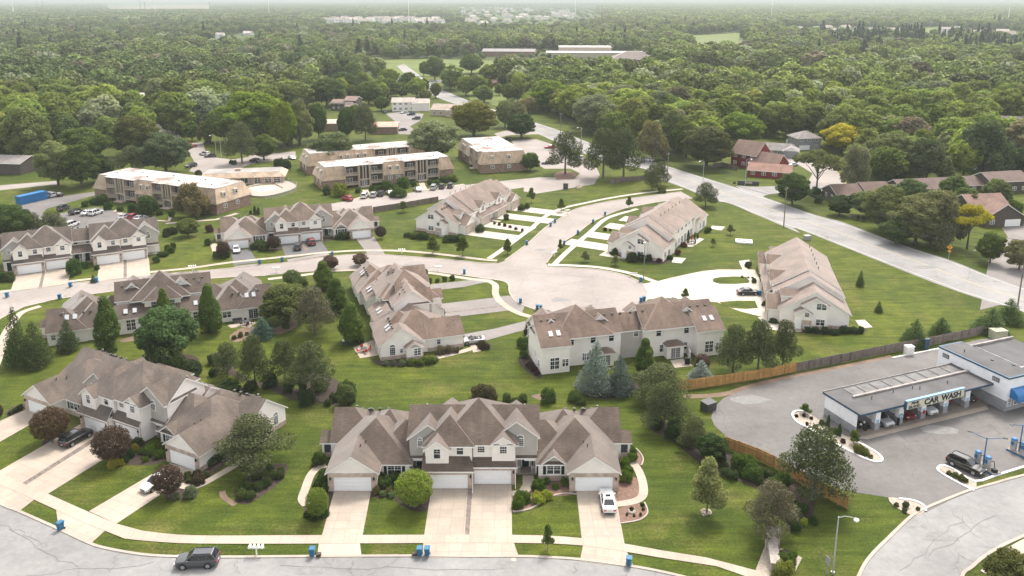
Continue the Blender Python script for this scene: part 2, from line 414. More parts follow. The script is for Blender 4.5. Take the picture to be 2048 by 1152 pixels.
    for s in range(4):                                   # low mound shrub, radius 1, height 1.2
        g = random.Random(900 + s); lo = [(0, 0, .5, .75, .75, .55)]
        for k in range(16):
            z = .15 + .85 * g.random(); r = .72 * math.sqrt(max(.02, 1 - (z / 1.15) ** 2)); an = 2.4 * k
            lo.append((r * math.cos(an), r * math.sin(an), z, .30 + .12 * g.random(), .32, .28))
        reg('mound', None, leaves_mesh('crown', lo, 5000, .047, seed=90 + s, out=.5, shell=.35, zmin=.0))
    for s in range(2):                                   # weeping willow / silver maple, 12 m
        g = random.Random(950 + s); lo = env_lobes(g, 26, 1.6, 11.8, 5.6, 1.6, lambda u: (1 - u * u * .8), 1.45) + [(0, 0, 7, 3, 3, 3.5)]
        reg('willow', limb_mesh('trunk', 8, .3, [(3, (q[0] * .7, q[1] * .7, q[2]), .12) for q in lo[:8]], 'bark'),
            leaves_mesh('crown', lo, 14000, .20, seed=95 + s, asp=1.5, shell=.45, out=.4))
make_protos()
BASEH = dict(shade=14, wood=14.4, locust=9.4, pine=9.1, spruce=9.9, arbor=8, young=7, willow=12, globe=2.15, mound=1.15)
BASEW = dict(shade=11.5, wood=11.5, locust=12, pine=7, spruce=5.3, arbor=3.9, young=3.6, willow=12.5, globe=2.05, mound=2.0)
GREEN = dict(oak=(0.074, 0.110, 0.025), mid=(0.092, 0.131, 0.025), bright=(0.134, 0.188, 0.021), yellow=(0.320, 0.294, 0.028), pale=(0.166, 0.194, 0.071), olive=(0.128, 0.131, 0.034),
             pine=(0.074, 0.090, 0.034), spruce=(0.054, 0.080, 0.025), blue=(.165, .195, .178), arbor=(0.077, 0.119, 0.019), purple=(.078, .050, .033), grey=(0.147, 0.156, 0.081), white=(0.307, 0.325, 0.190),
             dark=(0.046, 0.073, 0.019), lime=(0.269, 0.300, 0.038), tan=(.185, .175, .075), box=(0.083, 0.144, 0.017), red=(0.128, 0.037, 0.028), silver=(0.186, 0.206, 0.114), gold=(.33, .315, .03))
def plant(kind, p, h, w=None, col='mid', label=None, cat='tree', name=None, group=None, rz=None, var=None, z=0.):
    """a tree or shrub with its base at p (world point), height h and crown width w in metres"""
    pr = PROTO[kind]; i = rnd.randrange(len(pr)) if var is None else var % len(pr); tr, cr = pr[i]
    nm = name or {'shade': 'shade_tree', 'wood': 'woodland_tree', 'locust': 'locust_tree', 'pine': 'pine_tree', 'spruce': 'spruce_tree', 'arbor': 'arborvitae', 'young': 'young_tree', 'globe': 'round_shrub', 'mound': 'shrub', 'willow': 'willow_tree'}[kind]
    sz = h / BASEH[kind]; sx = sz if w is None else w / BASEW[kind]
    c = GREEN[col] if isinstance(col, str) else col; j = 1.12 * (1 + rnd.uniform(-.10, .10))
    c = (c[0] * j * rnd.uniform(.93, 1.07), c[1] * j, c[2] * j * rnd.uniform(.9, 1.2))
    rz = rnd.random() * 6.28 if rz is None else rz
    if tr is None:
        o = link(nm, cr, None, (p[0], p[1], z), rz, c); o.scale = (sx * rnd.uniform(.85, 1.2), sx * rnd.uniform(.85, 1.15), sz * rnd.uniform(.75, 1.15)); return tag(o, label, cat, group)
    o = empty(nm, (p[0], p[1], z), rz, label, cat, group); o.scale = (sx, sx, sz)
    link('trunk', tr, o); link('crown', cr, o, color=c)
    return o
# ================================================================ building kit
class Bld:
    """a building: Empty + parts.  local x along the front, y into the plot, front faces -y"""
    def __init__(s, name, label=None, cat='townhouse', group=None, loc=(0, 0, 0), rz=0.):
        s.o = empty(name, loc, rz, label, cat, group); s.mb = {}; s.sx = 1
    def m(s, part): return s.mb.setdefault(part, MB())
    def wall(s, part, x0, x1, y0, y1, z0, z1, skip='ud'): s.m(part).box(x0, x1, y0, y1, z0, z1, skip=skip)
    def slopes(s, polys, th=.17, part='roof', trim='trim'):
        """roof skin: shingled top polygons, white fascia round the free edges, white soffit below"""
        key = lambda p: (round(p[0], 3), round(p[1], 3), round(p[2], 3)); cnt = {}
        for P in polys:
            for a, b in zip(P, P[1:] + P[:1]): k = frozenset((key(a), key(b))); cnt[k] = cnt.get(k, 0) + 1
        rf, tr = s.m(part), s.m(trim)
        for P in polys:
            n = (Vector(P[1]) - Vector(P[0])).cross(Vector(P[2]) - Vector(P[0])).normalized()
            if n.z < 0: P = P[::-1]; n = -n
            u = Vector((-n.y, n.x, 0)); u = u.normalized() if u.length > 1e-4 else Vector((1, 0, 0)); v = n.cross(u)
            rf.poly(P, 0, [(Vector(p).dot(u), Vector(p).dot(v)) for p in P])
            dn = lambda p, q=th: (p[0], p[1], p[2] - q)
            tr.poly([dn(p) for p in P[::-1]])
            for a, b in zip(P, P[1:] + P[:1]):
                if cnt[frozenset((key(a), key(b)))] == 1:
                    tr.poly([dn(a, th + .03), dn(b, th + .03), dn(b, .012), dn(a, .012)])
                    rf.poly([dn(a, .012), dn(b, .012), b, a])
    def wing(s, x0, x1, y0, y1, h, axis='x', pitch=.69, e=('g', 'g'), ov=.4, z0=0., wall='siding_wall', rake=.3, gw=None, th=.17, walls=True, wt=None, ovb=None):
        """walls on a rectangle under a gabled or hipped roof with its ridge along axis"""
        f = (lambda a, b, c: (a, b, c)) if axis == 'x' else (lambda a, b, c: (b, a, c))
        if axis == 'y': x0, x1, y0, y1 = y0, y1, x0, x1
        hw = (y1 - y0) / 2; ym = (y0 + y1) / 2; zr = h + hw * pitch; ze = h - ov * pitch
        A0 = x0 - (rake if e[0] == 'g' else ov); A1 = x1 + (rake if e[1] == 'g' else ov)
        r0 = A0 if e[0] == 'g' else A0 + hw + ov; r1 = A1 if e[1] == 'g' else A1 - hw - ov
        if r0 > r1: r0 = r1 = (r0 + r1) / 2
        ya, yb = y0 - ov, y1 + ov
        P = [[f(A0, ya, ze), f(A1, ya, ze), f(r1, ym, zr)] + ([f(r0, ym, zr)] if r1 - r0 > 1e-6 else []),
             [f(A1, yb, ze), f(A0, yb, ze), f(r0, ym, zr)] + ([f(r1, ym, zr)] if r1 - r0 > 1e-6 else [])]
        if e[0] == 'h': P.append([f(A0, yb, ze), f(A0, ya, ze), f(r0, ym, zr)])
        if e[1] == 'h': P.append([f(A1, ya, ze), f(A1, yb, ze), f(r1, ym, zr)])
        s.slopes(P, th)
        if not walls: return
        W = s.m(wall); top = h - .03
        for q in ([(x0, y0), (x1, y0)], [(x1, y0), (x1, y1)], [(x1, y1), (x0, y1)], [(x0, y1), (x0, y0)]):
            W.poly([f(*q[0], z0), f(*q[1], z0), f(*q[1], top), f(*q[0], top)])
        for k, xx in ((0, x0), (1, x1)):
            if e[k] == 'g':
                g = s.m(gw or wall); g.poly([f(xx, y0, top), f(xx, y1, top), f(xx, ym, zr - .06)])
    def face(s, side, plane, a, z):
        return {'f': ((a, plane, z), 0.), 'b': ((a, plane, z), math.pi), 'l': ((plane, a, z), -math.pi / 2), 'r': ((plane, a, z), math.pi / 2)}[side]
    def part(s, name, me, side, plane, a, z, parent=None):
        loc, rz = s.face(side, plane, a, z); return link(name, me, parent or s.o, loc, rz)
    def window(s, side, plane, a, z, kind='dh', w=1.0, h=1.5, shutters=False):
        fr, pn = window_mesh(kind, w, h)
        o = s.part('window', fr, side, plane, a, z); link('pane', pn, o)
        if shutters:
            m = cached(('shutter', h), lambda: shutter_mesh(h))
            for sg in (-1, 1): link('shutter', m, o, (sg * (w / 2 + .27), 0, 0))
        return o
    def garage(s, plane, a, w=4.9, h=2.05, side='f', col='door_white'):
        s.part('garage_door', cached(('gd', w, h, col), lambda: gdoor_mesh(w, h, col)), side, plane, a, 0.02)
    def door(s, side, plane, a, z=.15, col='dark_green', w=.95, h=2.05):
        o = s.part('front_door', cached(('fd', w, h, col), lambda: door_mesh(w, h, col)), side, plane, a, z)
        link('handle', cached('hdl', lambda: mbox(-.04, .04, -.07, 0, -.1, .1, 'handle', M['galv'])), o, (w * .38, -.03, 1))
    def brick_front(s, x0, x1, y, z1, d0, d1, dz, part='brick_wall', th=.14):
        """facing brick on a front wall at y, open for a garage door d0..d1"""
        b = s.m(part)
        b.box(x0, d0, y - th, y, 0, z1); b.box(d1, x1, y - th, y, 0, z1); b.box(d0, d1, y - th, y, dz, z1)
    def lantern(s, side, plane, a, z=1.75):
        s.part('wall_lantern', cached('lant', lantern_mesh), side, plane, a, z)
    def vent(s, x, y, z, kind='box'): link('roof_vent', cached('vent' + kind, lambda: vent_mesh(kind)), s.o, (x, y, z))
    def flue(s, x, y, z, h=.9): link('flue_pipe', cached(('flue', h), lambda: flue_mesh(h)), s.o, (x, y, z))
    def skylight(s, x, y, z, nx, ny, pitch):
        """flat glass unit lying on a slope that falls towards (nx,ny)"""
        o = link('skylight', cached('skyl', lambda: mbox(-.36, .36, -.55, .55, 0, .10, 'skylight', M['galv'])), s.o, (x, y, z))
        q = Vector((nx * pitch, ny * pitch, 1)).normalized().to_track_quat('Z', 'Y')
        up = Vector((-nx, -ny, pitch)).normalized(); zz = Vector((nx * pitch, ny * pitch, 1)).normalized(); xx = up.cross(zz)
        o.rotation_euler = Matrix((xx, up, zz)).transposed().to_euler()
        link('pane', cached('skpane', lambda: mbox(-.30, .30, -.49, .49, .10, .115, 'pane', M['skyl'])), o)
    def downspout(s, x, y, z, kick=(0, -1)):
        m = s.m('trim'); m.box(x - .05, x + .05, y - .05, y + .05, .25, z)
        m.tube((x, y, .28), (x + kick[0] * .9, y + kick[1] * .9, .08), .05, n=4)
    def done(s, mats, rc):
        for p, mb in s.mb.items():
            if not mb.f: continue
            for piece in (pieces(mb) if p in SPLIT else [mb]):
                o = piece.build(p, mats.get(p, M['siding']), s.o)
                if 'roof' in p: o.color = (*rc, 1)
        return s.o
SPLIT = ('brick_wall', 'taupe_wall', 'porch_post', 'porch_floor', 'parapet', 'recess_wall', 'fin', 'balcony', 'stone', 'step', 'grey_wall', 'white_wall')
def pieces(mb):
    """the separate pieces of a collected mesh, told apart by touching boxes"""
    bb = []
    for f in mb.f:
        v = np.array([mb.v[i] for i in f]); bb.append([v.min(0) - .004, v.max(0) + .004, [f]])
    ch = True
    while ch:
        ch = False; out = []
        for b in bb:
            for o in out:
                if (b[0] <= o[1]).all() and (o[0] <= b[1]).all(): o[0] = np.minimum(o[0], b[0]); o[1] = np.maximum(o[1], b[1]); o[2] += b[2]; ch = True; break
            else: out.append(b)
        bb = out
    ix = {f: i for i, f in enumerate(mb.f)}; res = []
    for b in bb:
        m = MB()
        for f in b[2]: m.poly([mb.v[i] for i in f], mb.m[ix[f]], mb.uv[ix[f]])
        res.append(m)
    return res
CACHE = {}
def cached(k, fn):
    if k not in CACHE: CACHE[k] = fn()
    return CACHE[k]
def mbox(x0, x1, y0, y1, z0, z1, name, mat):
    m = MB(); m.box(x0, x1, y0, y1, z0, z1); return m.mesh(name, mat)
def window_mesh(kind, w, h):
    k = ('win', kind, w, h)
    if k in CACHE: return CACHE[k]
    m = MB(); p = MB(); t = .09; d = -.07
    X0, X1 = -w / 2, w / 2
    def ring(x0, x1, z0, z1, t, d):
        m.box(x0, x0 + t, d, .02, z0, z1); m.box(x1 - t, x1, d, .02, z0, z1); m.box(x0 + t, x1 - t, d, .02, z0, z0 + t); m.box(x0 + t, x1 - t, d, .02, z1 - t, z1)
    ring(X0, X1, 0, h, t, d); x0, x1, z0, z1 = X0 + t, X1 - t, t, h - t; dm = -.045
    bar = lambda a, b, c, e: m.box(a, b, dm, .0, c, e)
    p.poly([(x0, -.02, z0), (x1, -.02, z0), (x1, -.02, z1), (x0, -.02, z1)])
    if kind == 'dh':
        bar(x0, x1, h / 2 - .03, h / 2 + .03); bar(-.015, .015, h / 2, z1); bar(x0, x1, h * .74 - .012, h * .74 + .012)
    elif kind == 'grid':
        bar(x0, x1, h / 2 - .03, h / 2 + .03)
        for q in (.333, .667): xx = x0 + (x1 - x0) * q; bar(xx - .013, xx + .013, z0, z1)
        for q in (.25, .75): bar(x0, x1, h * q - .012, h * q + .012)
    elif kind == 'twin':
        bar(-.06, .06, z0, z1); bar(x0, x1, h / 2 - .03, h / 2 + .03)
        for xx in (X0 + w * .27, X0 + w * .73): bar(xx - .013, xx + .013, h / 2, z1)
        bar(x0, x1, h * .75 - .012, h * .75 + .012)
    elif kind == 'trans':                                # twin with a row of transom lights over
        bar(-.06, .06, z0, z1); bar(x0, x1, h * .70 - .05, h * .70 + .05); bar(x0, x1, h * .35 - .03, h * .35 + .03)
        for xx in (X0 + w * .27, X0 + w * .73): bar(xx - .013, xx + .013, z0, z1)
    elif kind == 'slider':
        bar(-.05, .05, z0, z1)
        for q in (.2, .4, .6, .8): bar(x0, x1, h * q - .01, h * q + .01)
        for xx in (X0 + w * .27, X0 + w * .73): bar(xx - .012, xx + .012, z0, z1)
    elif kind == 'arch':
        n = 10; r = w / 2; A = [(math.cos(math.pi * i / n), math.sin(math.pi * i / n)) for i in range(n + 1)]
        for (a, b), (c, e) in zip(A, A[1:]):
            m.poly([((r) * a, d, h + r * b), ((r) * c, d, h + r * e), ((r - t) * c, d, h + (r - t) * e), ((r - t) * a, d, h + (r - t) * b)][::-1])
            m.poly([(r * a, d, h + r * b), (r * c, d, h + r * e), (r * c, .02, h + r * e), (r * a, .02, h + r * b)])
        p.poly([((r - t) * a, -.02, h + (r - t) * b) for a, b in A])
        for q in (.25, .5, .75): m.box(-.013 + (r - t) * math.cos(math.pi * q) * .5 - .0, .013 + (r - t) * math.cos(math.pi * q) * .5, dm, 0, h, h + (r - t) * math.sin(math.pi * q) * .85)
        for q in (.333, .667): xx = x0 + (x1 - x0) * q; bar(xx - .013, xx + .013, z0, z1)
        for q in (.25, .5, .75): bar(x0, x1, h * q - .015, h * q + .015)
    CACHE[k] = (m.mesh('window', M['white']), p.mesh('pane', M['pane'])); return CACHE[k]
def shutter_mesh(h):
    m = MB(); m.box(-.2, .2, -.05, .02, 0, h)
    for i in range(int(h / .12)): m.box(-.16, .16, -.065, -.05, .06 + i * .12, .12 + i * .12)
    return m.mesh('shutter', M['dark_green'])
def gdoor_mesh(w, h, col):
    m = MB(); n = 4; hh = h / n
    for i in range(n):
        m.box(-w / 2, w / 2, -.03, .0, i * hh + .012, (i + 1) * hh - .012)
        k = 8; ww = w / k
        for j in range(k): m.box(-w / 2 + j * ww + .1, -w / 2 + (j + 1) * ww - .1, -.042, -.03, i * hh + .09, (i + 1) * hh - .09)
    m.box(-w / 2, w / 2, -.012, .0, 0, h)
    return m.mesh('garage_door', M[col])
def door_mesh(w, h, col):
    m = MB(); t = .1
    m.box(-w / 2 - t, -w / 2, -.08, .02, 0, h + t, 1); m.box(w / 2, w / 2 + t, -.08, .02, 0, h + t, 1); m.box(-w / 2, w / 2, -.08, .02, h, h + t, 1)
    m.box(-w / 2, w / 2, -.03, .0, 0, h, 0)
    for a, b in ((.12, .75), (.95, 1.85)):
        for sg in (-1, 1): m.box(sg * w * .24 - w * .16, sg * w * .24 + w * .16, -.045, -.03, a, b, 0)
    return m.mesh('front_door', [M[col], M['white']])
def lantern_mesh():
    m = MB(); m.box(-.09, .09, -.22, -.05, 0, .3); m.box(-.03, .03, -.05, .02, .1, .2); m.lathe([(.13, .3), (.02, .42)], 4, c=(0, -.135, 0)); return m.mesh('wall_lantern', M['black'])
def vent_mesh(kind):
    m = MB()
    if kind == 'box': m.box(-.16, .16, -.16, .16, -.3, .08); m.box(-.2, .2, -.2, .2, .08, .12)
    else: m.tube((0, 0, -.2), (0, 0, .35), .07, n=8); m.tube((0, 0, .35), (0, 0, .42), .11, n=8)
    return m.mesh('roof_vent', M['pipe'])
def flue_mesh(h):
    m = MB(); m.tube((0, 0, -.6), (0, 0, h - .3), .10, n=10); m.tube((0, 0, h - .3), (0, 0, h - .1), .15, n=10); return m.mesh('flue_pipe', M['flue'])

HM = dict(siding_wall=M['siding'], taupe_wall=M['taupe'], brick_wall=M['brick'], roof=M['shingle'], trim=M['white'], porch_floor=M['conc'], porch_post=M['post'], step=M['conc'])
DK = (.098, .078, .067)

def gable_unit(b, mx, right):
    """one storey end unit: garage wing, hipped main roof, end wing.  mx mirrors x about the block's middle"""
    X = lambda a, c: tuple(sorted((mx(a), mx(c))))
    sd = ('r' if right else 'l'); swap = (lambda a, c: (c, a)) if right else (lambda a, c: (a, c))
    b.wing(*X(.1, 6.4), 0, 6.5, 2.93, 'y', .70, ('g', 'g'))
    d0, d1 = X(.8, 5.7); b.brick_front(*X(.06, 6.44), 0, 2.62, d0, d1, 2.1)
    b.garage(.0, mx(3.25))
    for a in (.42, 6.08): b.lantern('f', -.14, mx(a))
    b.wing(*X(.2, 10.4), 2.35, 13.4, 2.9, 'y', .70, ('h', 'h'))
    b.wall('brick_wall', *X(6.44, 10.44), 2.27, 2.4, 0, .75, skip='d')
    b.window('f', 2.35, mx(8.4), .95, 'twin', 1.9, 1.35, True)
    b.wing(*X(5.0, 12.0), 3.6, 12.2, 2.9, 'x', .70, swap('h', 'g'), walls=False)
    b.wing(*X(-1.1, 5.4), 7.75, 15.4, 2.9, 'x', .77, swap('g', 'h'), rake=.25)
    b.wing(*X(3, 10.4), 6, 15.2, 2.88, 'x', .70, ('h', 'h'))
    ex = mx(-1.1); sg = 1 if right else -1
    # entrance bay on the end wall
    x0, x1 = X(-2.6, -1.0); b.wing(x0, x1, 8.2, 11.0, 2.45, 'x', .62, swap('g', 'g'), ov=.3, rake=.25, gw='taupe_wall')
    b.wall('brick_wall', x0 - .06, x1 + .06, 8.14, 11.06, 0, .7, skip='d')
    b.window(sd, mx(-2.6), 9.1, .8, 'trans', 1.3, 1.45); b.door('f', 8.2, mx(-1.8), .1, 'dark_grey')
    b.window(sd, ex, 13.3, .75, 'arch', 1.1, 1.6); b.window(sd, ex, 11.7, 1.0, 'dh', .6, .9)
    b.wall('brick_wall', *X(-1.16, -1.02), 11.06, 15.44, 0, .7, skip='d'); b.wall('brick_wall', *X(-1.16, -1.02), 7.7, 8.14, 0, .7, skip='d')
    # garage's outer side wall window
    b.window(sd, mx(.1), 4.6, 1.2, 'dh', .8, 1.0)
    b.wall('brick_wall', *X(.03, .12), .02, 6.6, 0, .75, skip='d')
    # rear: patio door, window, skylights
    b.window('b', 15.4, mx(2.6), .08, 'slider', 1.9, 2.05); b.window('b', 15.2, mx(7.6), .9, 'twin', 1.7, 1.3); b.window('b', 15.4, mx(-.1), 1.0, 'dh', .9, 1.1)
    for a in (2.2, 3.55): b.skylight(mx(a), 13.4, 2.9 + .77 * 2.0 + .02, 0, 1, .77)
    b.vent(mx(3.9), 3.0, 2.95 + .70 * 2.45, 'pipe'); b.vent(mx(4.3), 4.4, 2.95 + .7 * 2.1, 'pipe')
    for k in range(5): b.vent(mx(1.2 + 1.25 * k), 12.7, 2.9 + .77 * 2.7)
    b.flue(mx(1.6), 12.9, 4.6)
    # small attic louvre
    b.part('gable_louvre', cached('louv', lambda: mbox(-.3, .3, -.06, .02, 0, .5, 'gable_louvre', M['white'])), 'f', 0, mx(3.25), 4.1)

def tall_pair(b, ox, gl=True, gr=True, xa=10.3, xb=27.5, rear=True):
    """two storey middle units, x 10..28 of the block"""
    zt = 5.9
    X = lambda a, c: (ox + a, ox + c)
    yb = 10.9 if rear else 11.4
    b.wing(*X(xa, xb), 4.0, yb, zt, 'x', .74, ('g', 'g'), wall='siding_wall', rake=.3, z0=2.85)
    b.wall('siding_wall', ox + xa + .04, ox + xb - .04, 6.2, yb - .02, 0, 2.95)
    # unit with the projecting front gable
    b.wing(*X(12.6, 18.8), 1.8, 9.5, zt, 'y', .78, ('h', 'g'))
    b.wing(*X(12.75, 15.75), 1.0, 5.0, 5.6, 'y', .78, ('g', 'g'), z0=2.6, ov=.35)
    b.wing(*X(14.4, 24.6), 2.1, 12.0, zt + .02, 'y', .74, ('h', 'h'), walls=False)
    b.wall('siding_wall', *X(18.9, 24.5), 2.25, 8, 0, zt - .05)
    b.wing(*X(21.4, 24.4), 1.8, 6.0, 5.85, 'y', .72, ('g', 'g'), z0=2.6, ov=.3)
    if gl: b.wing(*X(10.4, 15.4), 3.5, 8, 5.85, 'y', .76, ('g', 'g'), wall='taupe_wall', z0=2.8); b.window('f', 3.5, ox + 11.75, 4.3, 'arch', .75, 1.05)
    if gr: b.wing(*X(21.9, 27.4), 3.55, 9, 6.1, 'y', .76, ('g', 'g'), wall='taupe_wall', z0=2.8); b.window('f', 3.55, ox + 25.15, 4.35, 'arch', 1.05, 1.25)
    # ground floor: brick garage fronts under skirt roofs
    for (a, c, y, dd) in ((12.55, 18.85, .55, (13.35, 18.25)), (18.95, 24.45, 1.55, (19.05, 23.95))):
        x0, x1 = X(a, c); e0, e1 = X(*dd)
        b.wall('siding_wall', x0, x1, y, 6, 0, 2.95)
        b.brick_front(x0 - .03, x1 + .03, y, 2.8, e0, e1, 2.1); b.garage(y, (e0 + e1) / 2)
        yt = 2.1 if y < 1 else 2.8; zt2 = 2.75 + (yt - y + .45) * .72
        b.slopes([[(x0 - .3, y - .45, 2.75), (x1 + .3, y - .45, 2.75), (x1 - .5, yt, zt2), (x0 - .3, yt, zt2)]])
        b.downspout(x1 + .05, y - .25, 2.7)
        if y < 1: b.lantern('f', y - .14, x0 + .45)
        b.lantern('f', y - .14, x1 - .22)
    b.window('f', 1.0, ox + 14.25, 4.05, 'dh', 1.0, 1.5); b.window('f', 1.8, ox + 17.2, 4.15, 'dh', 1.0, 1.4)
    b.window('f', 2.25, ox + 19.95, 4.2, 'grid', 1.05, 1.4); b.window('f', 1.8, ox + 22.9, 4.3, 'grid', 1.05, 1.4)
    yv = (4 + yb) / 2 + 1.0; zv = zt + .74 * ((yb - 4) / 2 - 1.0)
    for k in range(5): b.vent(ox + 11.6 + 1.5 * k, yv, zv)
    for k in range(3): b.vent(ox + 23.9 + 1.2 * k, yv, zv)
    if not rear: return
    b.flue(ox + 12.2, 9.4, 6.7); b.flue(ox + 25.8, 9.3, 6.7)
    b.wing(*X(10.2, 16.6), 9, 14.6, 3.4, 'x', .62, ('g', 'g')); b.wing(*X(21.4, 27.6), 9, 14.4, 3.4, 'x', .62, ('g', 'g'))
    b.wing(*X(15.9, 22.4), 8, 12.8, zt - .03, 'x', .7, ('h', 'h'))
    for a in (11.6, 13.2, 24.2, 25.8): b.skylight(ox + a, 13.4, 3.4 + .62 * 1.2 + .02, 0, 1, .62)
    for a in (13.0, 25.0): b.window('b', 14.6 if a < 20 else 14.4, ox + a, .6, 'trans', 1.7, 2.2)
    for a in (17.4, 20.8): b.window('b', 12.8, ox + a, 3.9, 'dh', 1.0, 1.5)
    for a in (18.0, 20.6): b.window('b', 12.8, ox + a, .08, 'slider', 1.8, 2.05)
    b.window('b', 14.6, ox + 15.6, .9, 'dh', .9, 1.3)

def porch(b, x0, x1, y0, y1, dx, yd, col='dark_green', rail=True):
    """recessed entrance: floor, posts, rails and door"""
    b.m('porch_floor').box(x0, x1, y0, yd, .0, .22)
    for x in (x0 + .1, x1 - .1): b.m('porch_post').box(x - .08, x + .08, y0 + .1, y0 + .26, .22, 2.75)
    if rail:
        for xa, xb in ((x0 + .1, dx - .7), (dx + .7, x1 - .1)):
            if xb - xa > .25:
                b.m('porch_post').box(xa, xb, y0 + .14, y0 + .2, 1.05, 1.12)
                n = int((xb - xa) / .16)
                for k in range(n): xx = xa + (k + .5) * (xb - xa) / n; b.m('porch_post').box(xx - .02, xx + .02, y0 + .15, y0 + .19, .22, 1.05)
    b.door('f', yd, dx, .22, col); b.window('f', yd, dx + .95, .3, 'dh', .45, 1.9)

def block_a(rc=DK):
    """four units: one storey ends, two storey middle"""
    b = Bld('townhouse_block')
    gable_unit(b, lambda a: a, False); gable_unit(b, lambda a: 38 - a, True); tall_pair(b, 0)
    # entrances between garage wings and the tall middle
    for (x0, x1, e) in ((10.5, 12.45, 0), (24.6, 27.4, 1)):
        b.wall('taupe_wall', x0 - .1, x1 + .1, 5.4, 6.4, 0, 3.4)
        porch(b, x0, x1, 3.7, 5.4, (x0 + x1) / 2 - (.1 if e else 0), 5.4, rail=bool(e))
        b.slopes([[(x0 - .3, 3.2, 2.8), (x1 + .2, 3.2, 2.8), (x1 + .2, 4.3, 3.6), (x0 - .3, 4.3, 3.6)]])
    # little cross gable over the right hand window
    b.wing(28.2, 31.0, 2.2, 4.5, 2.93, 'y', .72, ('g', 'g'), walls=False, ov=.25); b.m('taupe_wall').poly([(28.2, 2.33, 2.75), (31.0, 2.33, 2.75), (29.6, 2.33, 3.85)])
    return b.done(HM, rc)
def block_c(rc=DK):
    """four two storey units in two pairs with a linked entrance"""
    b = Bld('townhouse_block'); O1, O2 = -10.2, 6.4
    tall_pair(b, O1, True, False, 10.6, 24.7, False); tall_pair(b, O2, False, True, 12.4, 27.4, False)
    # link with upstairs windows over the paired entrances
    b.wing(13, 20.5, 5.4, 10.6, 5.6, 'x', .8, ('g', 'g'), wall='taupe_wall')
    b.slopes([[(14.2, 3.2, 2.75), (19.2, 3.2, 2.75), (19.2, 5.4, 4.2), (14.2, 5.4, 4.2)]])
    for a in (15.4, 18.0): b.window('f', 5.4, a, 4.35, 'dh', 1.05, 1.15)
    porch(b, 14.4, 16.7, 3.6, 5.4, 15.3, 5.4); porch(b, 16.8, 19.0, 3.6, 5.4, 17.6, 5.4)
    # open porches at both ends
    for x0, x1, dx in ((.4, 2.3, 1.2), (30.95, 33.6, 32.2)):
        b.slopes([[(x0 - .3, 3.0, 2.75), (x1 + .3, 3.0, 2.75), (x1 + .3, 5.2, 4.25), (x0 - .3, 5.2, 4.25)]])
        porch(b, x0, x1, 3.3, 5.2 if x0 > 9 else 3.92, dx, 5.2 if x0 > 9 else 3.9)
    # lower end sections with skylights, back rooms and their windows
    for x0, x1, sk in ((-.1, 4.9, (1.4, 2.8)), (28.9, 33.9, (30.4, 31.8))):
        b.wing(x0, x1, 5.0, 13.4, 5.2, 'x', .60, ('g', 'g'), rake=.3)
        for a in sk: b.skylight(a, 11.4, 5.2 + .6 * 2.0 + .02, 0, 1, .6)
        b.window('b', 13.4, (x0 + x1) / 2 + .2, .7, 'trans', 1.7, 2.2); b.window('b', 13.4, (x0 + x1) / 2 - 1.7, 1.0, 'twin', 1.2, 1.5)
    b.window('l', -.1, 9.4, 2.0, 'dh', .9, 1.3); b.window('r', 33.9, 9.4, 1.4, 'grid', .7, 1.5); b.window('r', 33.9, 11.6, .6, 'dh', .9, 1.4)
    for a in (6.2, 11.6, 15.6, 20.6, 24.0, 28.0): b.window('b', 11.4 if abs(a - 16.5) > 4 else 10.6, a, 3.85, 'dh', 1.05, 1.5)
    for a in (6.6, 10.6, 25.2): b.window('b', 11.4, a, .75, 'twin', 1.5, 1.5)
    # rear sitting bays with hipped lids
    for a in (8.9, 22.2):
        b.wing(a - 1.6, a + 1.6, 10.8, 13.0, 2.6, 'x', .5, ('h', 'h'), ov=.3); b.window('b', 13.0, a, .08, 'slider', 1.9, 2.05)
    b.window('b', 11.4, 19.3 + 5.4, .08, 'slider', 1.8, 2.05)
    return b.done(HM, rc)

